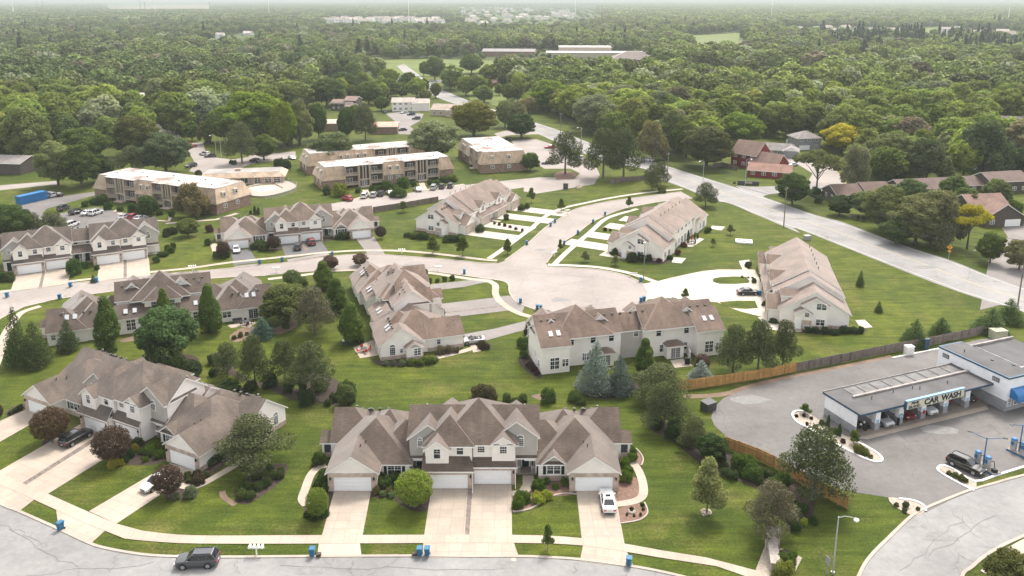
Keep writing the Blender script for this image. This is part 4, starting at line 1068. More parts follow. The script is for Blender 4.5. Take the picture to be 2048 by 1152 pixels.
# lower left block
drive(Z1(120, 402, 208, 430, -70, 590, -190, 540)); drive(Z1(-60, 650, 60, 600, -40, 560, -160, 600)) if False else None
drive(Z1(362, 470, 466, 505, 96, 738, -20, 690)); drive(Z1(488, 510, 600, 545, 212, 786, 118, 742)); drive(Z1(466, 505, 488, 510, 118, 742, 96, 738), 'pavers', z=ZD + .01)
drive(Z1(768, 645, 884, 680, 524, 918, 400, 862))
drive(Z1(-60, 690, 0, 730, 156, 808, 82, 866, -60, 800)); drive(Z1(252, 850, 340, 893, 474, 948, 402, 1014, 266, 952), 'conc')
for q in (Z1(800, 742, 850, 752, 905, 742, 1000, 690, 1070, 648, 1140, 604), Z2(200, 528, 150, 545, 112, 588, 85, 660, 68, 715, 92, 748), Z2(1805, 745, 1900, 730, 1950, 700, 1955, 640, 1930, 560, 1885, 505, 1830, 490)):
    ribbon('path', smooth(W(q), 4), 1.15, ZW - .01, 'walk')
ribbon('path', W(Z2(1228, 690, 1290, 678, 1318, 640, 1318, 585)), 1.5, ZW - .012, 'walk')
# planting beds
bed = lambda q, m='mulch', z=ZB: surf('mulch_bed', smooth(W(q), 3, True), z, m)
bed(Z2(1228, 690, 1290, 680, 1350, 605, 1540, 610, 1560, 690, 1440, 705, 1330, 768, 1232, 784), 'mulch_red'); ribbon('kerb', smooth(W(Z2(1232, 787, 1330, 771, 1430, 710, 1510, 686, 1590, 689)), 3), .2, 0, 'kerb', .14)
bed(Z2(1800, 660, 1830, 590, 1920, 600, 1930, 690, 1860, 726, 1804, 728), 'mulch_red'); bed(Z2(1820, 768, 1960, 738, 1978, 790, 1930, 832, 1835, 846), 'mulch_red'); ribbon('kerb', smooth(W(Z2(1832, 850, 1935, 832, 1980, 790, 1962, 735)), 3), .18, 0, 'kerb', .12)
bed(Z2(1850, 480, 1900, 440, 1945, 480, 1940, 530, 1890, 520), 'mulch_red'); ribbon('kerb', smooth(W(Z2(1875, 420, 1920, 440, 1955, 490, 1945, 530)), 3), .18, 0, 'kerb', .12)
bed(Z2(450, 665, 600, 640, 770, 660, 770, 770, 690, 782, 610, 745, 560, 705, 450, 706)); bed(Z2(180, 560, 246, 660, 232, 760, 155, 832, 88, 806, 76, 765, 110, 720, 150, 620))
bed(Z1(300, 500, 360, 480, 350, 560, 200, 590, 200, 540)); bed(Z1(500, 620, 560, 560, 650, 545, 745, 610, 700, 650, 560, 650)); bed(Z1(820, 690, 880, 680, 940, 590, 1080, 590, 1000, 660, 900, 735, 830, 735))
bed(Z1(735, 780, 800, 750, 895, 770, 860, 795, 770, 812)); bed(Z1(30, 410, 100, 375, 120, 395, 60, 440, 35, 430)); bed(Z1(1050, 790, 1080, 740, 1170, 665, 1290, 650, 1270, 720, 1150, 810, 1090, 830), 'mulch')
ribbon('dirt_edge', smooth(W(Z1(1000, 770, 1010, 800, 1060, 832)), 3), .8, .025, 'dirt')
# bed along the new fence, right of the front block
bed(Z3(0, 430, 90, 470, 230, 560, 330, 590, 430, 620, 560, 690, 640, 720, 740, 800, 720, 900, 640, 960, 600, 890, 540, 800, 440, 740, 330, 700, 230, 650, 120, 560, 0, 490))
bed(Z3(520, 960, 560, 950, 570, 985, 530, 990)); bed(Z3(230, 860, 265, 850, 278, 872, 240, 882), 'gravel')
surf('gravel_bed', W(Z3(515, 1020, 600, 1030, 685, 1070, 640, 1160, 470, 1140)), ZB + .01, 'gravel'); bed(Z3(580, 1040, 650, 1050, 640, 1150, 555, 1150), 'mulch', ZB + .03)
# rear beds of the middle row
bed(Z5(1410, 740, 1450, 730, 1545, 850, 1530, 885, 1450, 840, 1400, 780)); bed(Z5(440, 745, 520, 775, 700, 765, 880, 755, 870, 785, 760, 808, 600, 808, 500, 800)); bed(Z5(1130, 665, 1215, 660, 1220, 690, 1160, 712))
bed(Z6(405, 1060, 700, 1060, 720, 1110, 560, 1150, 420, 1120)); bed(Z4(1470, 935, 1560, 880, 1680, 880, 1720, 900, 1880, 830, 1900, 870, 1800, 920, 1600, 950, 1500, 975), 'dirt'); bed(Z4(1560, 990, 1590, 970, 1640, 985, 1600, 1000), 'dirt') if False else None
bed(Z5(0, 760, 60, 700, 180, 860, 320, 950, 350, 1040, 250, 1060, 60, 1030, 0, 1000)); bed(Z5(1480, 1000, 1540, 985, 1650, 1010, 1560, 1030), 'dirt'); bed(Z4(770, 960, 900, 925, 920, 945, 800, 975), 'dirt')
bed(Z1(600, 180, 800, 150, 890, 170, 860, 200, 700, 210)); bed(Z1(930, 170, 1000, 150, 1100, 260, 1300, 300, 1440, 330, 1440, 370, 1320, 360, 1180, 300, 1000, 230))
# ---- court walks
ribbon('sidewalk', smooth(W(Z4(960, 527, 1230, 500, 1480, 464, 1840, 427, 2048, 404) + Z7(800, 482, 960, 474, 1180, 477, 1400, 497, 1560, 517, 1650, 527, 1700, 530)), 3), 1.4, ZW, 'walk')
ribbon('sidewalk', smooth(W(Z7(1655, 520, 1735, 465, 1820, 402, 1900, 342, 1960, 290, 2048, 245) + Z6(400, 131, 430, 125, 560, 98, 740, 70, 955, 48)), 3), 1.5, ZW, 'walk_new')
ribbon('sidewalk', smooth(W(Z6(280, 448, 340, 388, 400, 335, 480, 268, 540, 213, 600, 186, 720, 152)), 3), 1.5, ZW, 'walk_new')
ribbon('sidewalk', smooth(W(Z6(250, 445, 400, 450, 520, 459, 660, 484, 740, 508, 815, 535)), 3), 1.5, ZW, 'walk_new')
ribbon('sidewalk', smooth(W(Z4(1715, 572, 2048, 532) + Z5(100, 206, 260, 196, 560, 187, 700, 201, 850, 214, 1000, 237, 1100, 252, 1200, 264, 1250, 290, 1250, 340, 1272, 385, 1330, 432, 1400, 470, 1500, 497, 1620, 505)), 3), 1.5, ZW, 'walk')
ribbon('sidewalk', smooth(W(Z4(-60, 1200, 0, 1045, 32, 930, 82, 850, 140, 785, 260, 745)), 3), 1.5, ZW, 'walk')
ribbon('sidewalk', W(Z4(-60, 665, 0, 652, 90, 642)), 1.4, ZW, 'walk'); ribbon('sidewalk', W(Z4(430, 588, 620, 566)), 1.4, ZW, 'walk')
# drives of the older court blocks
drive(Z4(103, 545, 272, 527, 245, 632, 66, 652)); drive(Z4(292, 512, 458, 502, 432, 603, 268, 628)); drive(Z4(272, 527, 292, 512, 268, 628, 245, 632), 'pavers', z=ZD + .01)
drive(Z4(638, 470, 793, 456, 790, 568, 618, 590)); drive(Z4(810, 444, 953, 436, 962, 548, 812, 566)); drive(Z4(793, 456, 810, 444, 812, 566, 790, 568), 'pavers', z=ZD + .01)
drive(Z7(226, 466, 332, 466, 374, 540, 240, 556), 'drive_dark'); drive(Z7(243, 560, 385, 546, 392, 556, 250, 570), 'drive_asph')
drive(Z7(505, 442, 612, 432, 660, 500, 530, 518), 'drive_dark'); drive(Z7(612, 425, 722, 412, 765, 478, 660, 500), 'drive_dark'); drive(Z7(616, 440, 640, 436, 660, 478, 634, 482), 'pavers', z=ZD + .012)
drive(Z7(535, 524, 765, 486, 772, 500, 545, 536), 'drive_asph'); drive(Z7(908, 395, 1016, 392, 1080, 496, 985, 496), 'drive_asph')
ribbon('path', W(Z7(128, 436, 140, 470, 150, 505)), 1.6, ZD, 'walk'); bed(Z7(80, 430, 120, 420, 130, 445, 100, 450)); bed(Z7(340, 455, 440, 440, 500, 455, 490, 470, 360, 475)); bed(Z7(740, 410, 800, 400, 890, 395, 890, 405, 790, 415, 750, 425))
drive(Z5(835, 286, 1090, 257, 1200, 268, 1050, 302, 872, 322), 'drive_asph'); drive(Z5(880, 412, 1235, 371, 1290, 420, 885, 470), 'drive_asph'); drive(Z5(885, 476, 1295, 427, 1360, 450, 900, 505), 'drive_asph'); drive(Z5(885, 470, 1290, 420, 1295, 427, 885, 476), 'pavers')
drive(Z5(1255, 365, 1340, 357, 1375, 382, 1440, 420, 1420, 470, 1330, 425), 'drive_asph'); drive(Z5(1100, 246, 1200, 247, 1240, 262, 1180, 275), 'drive_asph')
drive(Z5(1035, 606, 1240, 570, 1420, 525, 1560, 500, 1640, 500, 1560, 545, 1350, 600, 1190, 645, 1100, 680, 1035, 665), 'drive_asph')
ribbon('path', W(Z5(880, 752, 1000, 725, 1120, 690)), 1.3, ZD, 'walk'); drive(Z5(1090, 680, 1120, 672, 1160, 712, 1110, 722), 'walk', z=ZD + .012)
surf('patio', W(Z5(340, 690, 470, 640, 500, 740, 385, 758)), ZD, 'walk'); surf('patio', W(Z4(1455, 870, 1560, 832, 1640, 850, 1590, 885, 1540, 875, 1480, 885)), ZD, 'conc'); surf('patio', W(Z6(890, 945, 960, 935, 1010, 975, 915, 985)), ZD, 'conc')
# new block drives at the cul-de-sac (pale, clean concrete)
drive(Z6(1335, 470, 1140, 470, 1060, 478, 1000, 490, 900, 512, 830, 530, 745, 545, 772, 590, 765, 628, 850, 618, 950, 625, 1050, 632, 1140, 642, 1200, 668, 1260, 690, 1360, 715, 1400, 725, 1420, 700, 1400, 610), 'conc_new', axis=Vector((1, -.25, 0)))
for q in (Z6(1112, 525, 1150, 510, 1290, 508, 1302, 540, 1150, 545), Z6(1150, 640, 1340, 634, 1352, 672, 1215, 672)): surf('lawn_island', smooth(W(q), 2, True), ZD + .012, 'lawn')
drive(Z6(1250, 425, 1305, 418, 1312, 440, 1275, 445, 1300, 470, 1270, 470), 'conc_new', z=ZD + .008); drive(Z6(1350, 720, 1425, 712, 1440, 750, 1560, 780, 1580, 797, 1480, 795, 1400, 780), 'conc_new', z=ZD + .008)
drive(Z6(1290, 510, 1320, 505, 1352, 545, 1330, 560), 'conc_new', z=ZD + .016); drive(Z6(1335, 634, 1380, 632, 1400, 670, 1352, 674), 'conc_new', z=ZD + .016)
drive(Z6(1860, 735, 1910, 733, 1952, 772, 1890, 778), 'conc_new'); drive(Z6(905, 405, 975, 410, 950, 438, 900, 432), 'conc_new'); drive(Z6(1110, 240, 1180, 245, 1160, 265, 1100, 256), 'conc_new'); drive(Z6(945, 330, 1030, 300, 1070, 310, 1010, 350, 950, 350), 'conc_new')
drive(Z6(565, 365, 590, 360, 575, 385, 640, 405, 620, 412, 518, 395), 'conc_new', z=ZD + .008)
bed(Z6(1500, 785, 1600, 775, 1720, 770, 1905, 778, 1900, 800, 1720, 810, 1580, 800)); bed(Z6(640, 400, 750, 400, 860, 415, 905, 425, 830, 440, 700, 425)); bed(Z6(575, 372, 625, 368, 635, 395, 580, 395), 'mulch', ZB + .05)
# ---- apartments
surf('parking_lot', W(Z8(0, 780, 100, 735, 330, 690, 600, 652, 640, 665, 470, 712, 300, 760, 268, 795, 330, 800, 620, 750, 760, 780, 840, 790, 790, 815, 690, 865, 660, 890, 740, 905, 980, 880, 1000, 935, 560, 1000, 300, 1000, 0, 960)), ZR - .006, 'lot')
surf('lawn_island', smooth(W(Z8(690, 868, 760, 845, 780, 868, 700, 893)), 3, True), ZD, 'lawn')
surf('road', W(Z8(-200, 600, 0, 610, 360, 582, 370, 604, 0, 642, -200, 640)), ZR - .006, 'court')
surf('road', W(Z8(1180, 345, 1300, 335, 1310, 380, 1330, 425, 1480, 445, 1880, 392, 1900, 430, 1600, 475, 1500, 520, 1420, 560, 1320, 545, 1210, 520, 1250, 470)), ZR - .006, 'court')
surf('parking_lot', W(Y1(320, 825, 500, 795, 850, 752, 1100, 715, 1300, 690, 1660, 655, 1760, 655, 1775, 672, 1880, 665, 1920, 630, 1860, 600, 1690, 600, 1650, 570, 1560, 560, 1480, 420, 1640, 410, 1760, 450, 1900, 520, 2010, 560, 2048, 640, 2010, 700, 1640, 760, 1560, 745, 1560, 720, 1010, 800, 600, 860, 320, 870)), ZR - .006, 'court')
surf('driveway', W(Y1(680, 250, 760, 235, 920, 250, 900, 290, 830, 330, 900, 380, 760, 380, 740, 300)), ZR - .006, 'drive_asph')
surf('road', W(Y1(-200, 505, 0, 500, 100, 490, 100, 515, 0, 525, -200, 540)), ZR - .01, 'court'); surf('road', W(Y1(1370, 375, 1460, 352, 1700, 360, 1690, 378, 1480, 385, 1400, 400)), ZR - .01, 'court')
ribbon('path', W(Y1(860, 745, 1100, 712, 1180, 700)), 1.6, ZD, 'walk'); ribbon('path', W(Y1(440, 808, 560, 772)), 1.6, ZD, 'walk')
ribbon('path', W(Y1(545, 735, 560, 770)), 2, ZD, 'walk'); ribbon('path', W(Y1(905, 690, 925, 735)), 2, ZD, 'walk'); ribbon('path', W(Z8(770, 760, 740, 775, 790, 800, 900, 830, 1080, 840, 1100, 795)), 1.5, ZD, 'walk'); ribbon('path', W(Z8(1060, 855, 1380, 830, 1520, 790)), 1.5, ZD, 'walk')
bed(Y1(1755, 650, 1770, 625, 1850, 615, 1900, 640, 1860, 665, 1790, 672), 'mulch_red')
surf('parking_lot', W(Y1(-700, 330, -500, 250, -300, 250, -300, 330)), ZR - .01, 'court')
for q in (Z8(-80, 310, 120, 300, 240, 340, 240, 420, -80, 420), Z8(640, 210, 1080, 200, 1180, 330, 1100, 330, 640, 330)): surf('parking_lot', W(q), ZR - .012, 'conc_new')
# ---- car wash lot
lot = W(Z3(275, 440, 285, 400, 330, 352, 450, 305, 640, 260, 900, 210, 1100, 168, 1300, 132, 1480, 88, 1560, 78, 1683, 120, 1900, 205, 1960, 560, 1683, 662, 1540, 704, 1450, 735, 1462, 768, 1350, 812, 1240, 868, 1150, 814, 1060, 797, 960, 782, 870, 765, 760, 720, 640, 655, 520, 592, 420, 558, 340, 522, 290, 476))
surf('parking_lot', lot, ZR - .006, 'lot')
ribbon('dirt_edge', smooth(W(Z3(150, 345, 330, 335, 450, 300, 640, 255, 900, 205, 1090, 165)), 3), 1.3, .012, 'dirt')
bed(Z7(0, 0, 1, 0, 1, 1), 'dirt') if False else None
surf('gravel_bed', smooth(W(Z3(645, 425, 700, 418, 760, 450, 870, 520, 950, 545, 1040, 622, 1020, 638, 960, 620, 840, 560, 700, 480)), 2, True), ZD, 'gravel')
ribbon('kerb', smooth(W(Z3(690, 412, 655, 412, 641, 430, 665, 462, 720, 492, 840, 560, 960, 622, 1020, 640, 1044, 632, 1036, 612, 990, 580, 935, 552)), 3), .28, 0, 'wkerb' if 'wkerb' in M else 'white', .16)
surf('gravel_bed', smooth(W(Z3(1298, 668, 1330, 658, 1400, 690, 1470, 728, 1450, 765, 1390, 730)), 2, True), ZD, 'gravel')
ribbon('kerb', smooth(W(Z3(1458, 770, 1390, 736, 1310, 690, 1295, 668, 1320, 656, 1370, 675, 1460, 728, 1560, 700, 1683, 662)), 3), .28, 0, 'white', .16)
surf('gravel_bed', smooth(W(Z3(1072, 800, 1130, 806, 1220, 820, 1240, 860, 1185, 882, 1100, 840)), 2, True), ZD, 'gravel'); ribbon('kerb', smooth(W(Z3(1120, 806, 1190, 816, 1235, 840, 1240, 862)), 3), .25, 0, 'white', .16)
ribbon('kerb', W(Z3(1090, 172, 1300, 130)), .25, 0, 'white', .16)
surf('wash_apron', W(Y7(400, 790, 470, 800, 1320, 590, 1290, 560, 420, 745)), ZD, 'conc', axis=Vector((.93, .37, 0)))
# ================================================================ buildings in place
def place(o, anchor, local, rz, label=None, cat=None, group=None, rc=None):
    c, s = math.cos(R(rz)), math.sin(R(rz)); o.rotation_euler = (0, 0, R(rz))
    o.location = (anchor[0] - (c * local[0] - s * local[1]), anchor[1] - (s * local[0] + c * local[1]), 0)
    if rc:
        for k in o.children:
            if k.name.split('.')[0] == 'roof': k.color = (*rc, 1)
    return tag(o, label, cat or 'townhouses', group)
A = block_a(); cp = lambda o, *k, **q: place(copy_tree(o), *k, **q)
place(A, (-24.05, 94.1), (0, 0), 0, 'brown roofed townhouse block nearest the camera with four white garage doors facing the near road')
cp(A, (-76, 115.6), (.1, 0), -27.2, 'grey brown roofed townhouse block at lower left, set diagonally with purple round trees in front', rc=(.105, .087, .078))
cp(A, (-73.6, 199.4), (.1, 0), 17.5, 'townhouse block with dark asphalt driveways on the court, below the long apartment building', rc=(.125, .098, .083))
cp(A, (-86, 139.6), (39.1, 15.4), 201.4, 'townhouse block seen from its back with skylights and three tall arborvitae against it', rc=(.080, .063, .055))
cp(A, (-23.3, 133.3), (-1.1, 15.4), 108.2, 'townhouse block with pinkish brown stepped roofs left of the cul-de-sac, gable end in view', rc=(.145, .108, .09))
Cb = block_c((.085, .070, .064)); place(Cb, (-116.1, 179.5), (2.4, .55), 25.9, 'two storey townhouse block at the left edge with four garages on pale concrete drives')
cp(Cb, (5, 127.9), (34, 13.4), 194, 'long two storey townhouse block seen from the back beside the blue spruces, below the cul-de-sac', rc=(.135, .100, .084))
N = block_n(); place(N, (52.3, 150.1), (38, 1), -103.4, 'newer cream townhouse block on the wide white concrete drive right of the cul-de-sac')
cp(N, (25.2, 195.6), (38, 1), -119, 'newer cream townhouse block between the spur street and the main road', rc=(.17, .13, .11))
cp(N, (-13.6, 211.4), (0, 0), 65.3, 'newer townhouse block with tan garage doors left of the spur street', rc=(.14, .104, .088))
def block_drives(rz, anchor, local, length, skip=()):
    c, s = math.cos(R(rz)), math.sin(R(rz))
    f = lambda x, y: Vector((anchor[0] + c * (x - local[0]) - s * (y - local[1]), anchor[1] + s * (x - local[0]) + c * (y - local[1]), 0))
    for i, (a, e) in enumerate(((1.6, 7.2), (10.8, 16.4), (21.6, 27.2), (30.8, 36.4))):
        if i in skip: continue
        surf('driveway', [f(a, -.4), f(e, -.4), f(e, -length[i]), f(a, -length[i])], ZD - .004, 'conc_new')
    for a in (17.4, 20.3): surf('path', [f(a, -.6), f(a + 1.1, -.6), f(a + 1.1, -3), f(a, -3)], ZD + .006, 'conc_new')
    return f
fH = block_drives(65.3, (-13.6, 211.4), (0, 0), (14.5, 15, 16.5, 18)); fI = block_drives(-119, (25.2, 195.6), (38, 1), (9.5, 10.5, 12, 13.5))

# ---- apartments
M['mansard'] = mk_shingle('mansard_shingles', False, (.40, .325, .26), .22)
M['tan'] = plain('tan_stucco', (.46, .385, .31), .75, .1, .6)
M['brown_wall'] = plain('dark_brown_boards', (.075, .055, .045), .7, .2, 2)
def mk_flat():
    t = NT('white_membrane_roof'); c = t.co()
    a = t.noise(c, .13, 6, .72, 0, 1, .50, .60); k = t.mix(a, (.43, .405, .385), (.22, .165, .135))
    return t.set(t.mul(k, t.noise(c, 1.2, 4, .7, .85, 1.1)), .8, 0, .2)
M['flat'] = mk_flat()
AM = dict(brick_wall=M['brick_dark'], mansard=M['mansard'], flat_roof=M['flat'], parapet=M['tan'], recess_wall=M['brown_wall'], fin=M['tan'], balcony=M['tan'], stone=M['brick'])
def apartment(L_, W_, bays, label, wins, low=False):
    b = Bld('apartment_building', label, 'apartments')
    zm_, zt = 3.7, 7.6; run = 1.35; ov = .35
    cuts = sorted([(a * L_, c * L_) for a, c, k in bays])
    def segs():
        x = 0
        for a, c in cuts:
            if a - x > .05: yield x, a
            x = c
        if L_ - x > .05: yield x, L_
    for x0, x1 in segs():
        b.m('brick_wall').poly([(x0, 0, 0), (x1, 0, 0), (x1, 0, zm_), (x0, 0, zm_)])
        ex0 = -ov if x0 == 0 else x0; ex1 = L_ + ov if x1 == L_ else x1; tx0 = run if x0 == 0 else x0; tx1 = L_ - run if x1 == L_ else x1
        P = [(ex0, -ov, zm_ - .25), (ex1, -ov, zm_ - .25), (tx1, run, zt), (tx0, run, zt)]; b.m('mansard').poly(P, 0, [(p[0], p[2]) for p in P])
        b.m('parapet').box(ex0, ex1, -ov - .03, .1, zm_ - .5, zm_ - .25)
    for P in ([(L_ + ov, -ov), (L_ + ov, W_ + ov), (L_ - run, W_ - run), (L_ - run, run)], [(L_ + ov, W_ + ov), (-ov, W_ + ov), (run, W_ - run), (L_ - run, W_ - run)], [(-ov, W_ + ov), (-ov, -ov), (run, run), (run, W_ - run)]):
        Q = [(*P[0], zm_ - .25), (*P[1], zm_ - .25), (*P[2], zt), (*P[3], zt)]; b.m('mansard').poly(Q, 0, [(q[0] + q[1], q[2]) for q in Q])
    b.m('brick_wall').poly([(L_, 0, 0), (L_, W_, 0), (L_, W_, zm_), (L_, 0, zm_)]); b.m('brick_wall').poly([(0, W_, 0), (0, 0, 0), (0, 0, zm_), (0, W_, zm_)]); b.m('brick_wall').poly([(L_, W_, 0), (0, W_, 0), (0, W_, zm_), (L_, W_, zm_)])
    b.m('parapet').box(-ov, 0, -ov, W_ + ov, zm_ - .5, zm_ - .26); b.m('parapet').box(L_, L_ + ov, -ov, W_ + ov, zm_ - .5, zm_ - .26)
    b.m('flat_roof').box(run - .05, L_ - run + .05, run - .05, W_ - run + .05, zt - .2, zt + .06)
    for k in range(7): link('roof_vent', cached('ventbox', lambda: vent_mesh('box')), b.o, (L_ * (.1 + .13 * k), W_ * (.35 + .3 * (k % 2)), zt + .2))
    for a, c, k in bays:
        x0, x1 = a * L_, c * L_
        if k == 'b':
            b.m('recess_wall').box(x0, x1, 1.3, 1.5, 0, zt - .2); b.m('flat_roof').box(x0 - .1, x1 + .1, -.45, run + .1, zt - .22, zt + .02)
            for x in (x0, x1 - .22): b.m('fin').box(x, x + .22, -.15, 1.35, 0, zt - .22)
            for zf in (1.1, 4.35):
                b.m('balcony').box(x0 + .22, x1 - .22, -.3, 1.3, zf - .2, zf); 
                bl = MB(); bl.box(x0 + .1, x1 - .1, -.36, -.28, zf + .95, zf + 1.03); bl.box(x0 + .1, x1 - .1, -.35, -.29, zf + .02, zf + .12)
                nn = int((x1 - x0) / .2)
                for i in range(nn): xx = x0 + .12 + i * (x1 - x0 - .3) / (nn - 1); bl.box(xx, xx + .08, -.35, -.30, zf + .12, zf + .95)
                bl.build('balcony_rail', M['tan'], b.o)
                b.window('f', 1.3, (x0 + x1) / 2 + (.5 if (x0 > L_ / 2) else -.5), zf + .02, 'slider', 2.0, 2.05)
        else:
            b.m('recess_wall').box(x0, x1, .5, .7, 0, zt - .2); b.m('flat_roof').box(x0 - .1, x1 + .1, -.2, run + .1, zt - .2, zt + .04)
            for f in (.0, .36, .64, 1.): xx = x0 + (x1 - x0) * f; b.m('fin').box(xx - .16, xx + .16, -.1, .52, 0 if f in (0, 1.) else 2.5, zt - .2)
            b.m('fin').box(x0, x1, -.12, .2, 2.35, 2.75); b.window('f', .5, (x0 + x1) / 2, .1, 'slider', 1.8, 2.1)
            b.m('stone').box(x0, x1, -1.6, .4, 0, .25)
    dm = cached('dormer_box', lambda: dormer())
    for a in wins:
        for dx in (-1.4, 1.4):
            o = link('dormer', dm, b.o, (a * L_ + dx, .25, 4.9)); fr, pn = window_mesh('dh', 1.1, 1.2); w = link('window', fr, b.o, (a * L_ + dx, -.02 + .12, 5.0)); link('pane', pn, w)
            b.window('f', 0, a * L_ + dx, 1.6, 'twin', 1.5, 1.3)
    for sd, xx in (('l', 0), ('r', L_)):
        for f in (.25, .6):
            yy = W_ * f; rz = -math.pi / 2 if sd == 'l' else math.pi / 2; sg = -1 if sd == 'l' else 1
            o = link('dormer', dm, b.o, (xx - sg * .25, yy, 4.9), rz); fr, pn = window_mesh('dh', 1.1, 1.2); w = link('window', fr, b.o, (xx - sg * .13, yy, 5.0), rz); link('pane', pn, w)
            b.window(sd, xx, yy, 1.5, 'twin', 1.4, 1.3)
    return b.done(AM, (1, 1, 1))
def dormer():
    m = MB(); m.box(-.75, .75, -.1, 1.6, -.05, 1.5); return m.mesh('dormer', M['tan'])
BAYS = [(.165, .265, 'b'), (.27, .345, 's'), (.35, .45, 'b'), (.605, .705, 'b'), (.71, .785, 's'), (.79, .885, 'b')]
ap2 = apartment(47.4, 13.3, BAYS, 'tan mansard apartment building with white flat roof above the row of parked cars', (.53,)); place(ap2, (-63.7, 265.7), (0, 0), 26.3, cat='apartments')
ap1 = apartment(52, 14.4, [(.11, .19, 'b'), (.195, .26, 's'), (.265, .36, 'b'), (.50, .58, 'b'), (.585, .65, 's'), (.655, .73, 'b')], 'tan mansard apartment building with stained white flat roof behind a bare budding tree at left', (.43, .84)); place(ap1, (-135.3, 255.5), (0, 0), -24.6, cat='apartments')
ap3 = apartment(46, 13.5, [(.55, .66, 'b'), (.67, .73, 's'), (.74, .85, 'b')], 'tan mansard apartment building standing directly behind another, half hidden by a round green tree', (.3, .44)); place(ap3, (-74.8, 290.7), (0, 0), 26.3, cat='apartments')
ap4 = apartment(35.5, 18.3, [(.55, .68, 'b'), (.69, .76, 's'), (.77, .90, 'b')], 'tan mansard apartment building with rust stained white roof beside the main road trees', (.25,)); place(ap4, (-22.1, 327.4), (0, 0), -72.7, cat='apartments')
# ---- pool house, pool and deck
b = Bld('pool_house', 'low pool house with broad grey flat roof beside the empty pool', 'pool house')
b.wall('brick_wall', 0, 27, 0, 10, 0, 2.7)
for x in (4, 9, 14): b.window('f', 0, x, .4, 'slider', 2.6, 2.0)
for x in (18.5, 22, 25): b.window('f', 0, x, .3, 'trans', 2.2, 2.1)
b.m('flat_roof').box(1, 26, 1, 9, 3.9, 4.05)
Q = [(-1, -1), (28, -1), (28, 11), (-1, 11)]; q = [(1, 1), (26, 1), (26, 9), (1, 9)]
for i in range(4):
    P = [(*Q[i], 2.6), (*Q[(i + 1) % 4], 2.6), (*q[(i + 1) % 4], 4.0), (*q[i], 4.0)]; b.m('mansard').poly(P, 0, [(p[0] + p[1], p[2]) for p in P])
b.m('parapet').box(-1, 28, -1, 11, 2.42, 2.6)
b.m('brick_wall').box(10.5, 12.5, 4, 5, 4, 4.9)
M['greyflat'] = plain('grey_flat_roof', (.27, .25, .235), .85, .2, .2)
po = b.done({**AM, 'flat_roof': M['greyflat'], 'brick_wall': M['brick']}, (1, 1, 1)); place(po, G(Z8(1565, 605)[0]), (14, 0), 10, cat='pool house')
deck = smooth(W(Z8(1552, 640, 1640, 610, 1800, 586, 1890, 612, 1880, 640, 1780, 672, 1690, 688, 1600, 680)), 3, True); basin = W(Z8(1575, 628, 1745, 597, 1818, 636, 1660, 664))
pm = MB(); c0 = sum((Vector(p) for p in basin), Vector()) / 4; c0.z = 0
for i in range(len(deck)):
    a, e = deck[i], deck[(i + 1) % len(deck)]; pm.poly([(a.x, a.y, 0), (e.x, e.y, 0), (e.x, e.y, .5), (a.x, a.y, .5)])
def on_basin(d):
    best = None
    for i in range(4):
        p, q = Vector(basin[i]), Vector(basin[(i + 1) % 4]); e = q - p; r = d; den = r.x * e.y - r.y * e.x
        if abs(den) < 1e-9: continue
        w = p - c0; t = (w.x * e.y - w.y * e.x) / den; s = (w.x * r.y - w.y * r.x) / den
        if t > 0 and -.001 <= s <= 1.001: best = t if best is None else min(best, t)
    return c0 + d * best
for i in range(len(deck)):
    a, e = deck[i], deck[(i + 1) % len(deck)]; ai, ei = on_basin(a - c0), on_basin(e - c0)
    pm.poly([(a.x, a.y, .5), (e.x, e.y, .5), (ei.x, ei.y, .5), (ai.x, ai.y, .5)]); pm.poly([(ai.x, ai.y, .06), (ei.x, ei.y, .06), (ei.x, ei.y, .5), (ai.x, ai.y, .5)], 1)
pl = empty('swimming_pool', (0, 0, 0), 0, 'drained swimming pool in a cream concrete deck behind a mesh fence', 'pool'); pm.build('deck', [M['conc_new'], M['tan']], pl)
fl = MB(); fl.poly([(p[0], p[1], .06) for p in basin]); fl.build('basin_floor', M['tan'], pl)
def fence(P, h, mat, label, pitch=2.4, solid=True, cap=False, wire_=False):
    o = empty('fence', P[0], 0, label, 'fence'); rot = Matrix.Translation(-Vector((P[0][0], P[0][1], 0)))
    m = MB(); po_ = MB(); rg = random.Random(3)
    for a, e in zip(P, P[1:]):
        a, e = Vector((a[0], a[1], 0)), Vector((e[0], e[1], 0)); L_ = (e - a).length; t = (e - a).normalized(); nrm = Vector((-t.y, t.x, 0))
        if solid:
            k = max(1, int(L_ / .16))
            for i in range(k):
                p0 = a + t * (L_ * i / k); p1 = a + t * (L_ * (i + .9) / k); hh = h + rg.uniform(-.03, .03); d = nrm * .02
                q = [p0 - d, p1 - d, p1 + d, p0 + d]; m.prism([(v.x, v.y) for v in q], .06, hh)
            for z in (.4, h - .35): m.tube(a + Vector((0, 0, z)) - nrm * .06, e + Vector((0, 0, z)) - nrm * .06, .05, n=4)
        else:
            for z in (.3, h * .5, h - .05): m.tube(a + Vector((0, 0, z)), e + Vector((0, 0, z)), .02, n=4)
            k = int(L_ / .5)
            for i in range(k): p0 = a + t * (L_ * i / k); m.tube(p0, p0 + Vector((0, 0, h)), .012, n=3)
        k = max(1, round(L_ / pitch))
        for i in range(k + 1):
            p0 = a + t * (L_ * i / k) - nrm * .1; po_.tube(p0, p0 + Vector((0, 0, h + (.12 if solid else .05))), .07 if solid else .04, n=4)
    for mb_, nm in ((m, 'fence_boards' if solid else 'mesh'), (po_, 'fence_posts')):
        x = mb_.build(nm, mat, o); x.location = (-P[0][0], -P[0][1], 0)
    return o
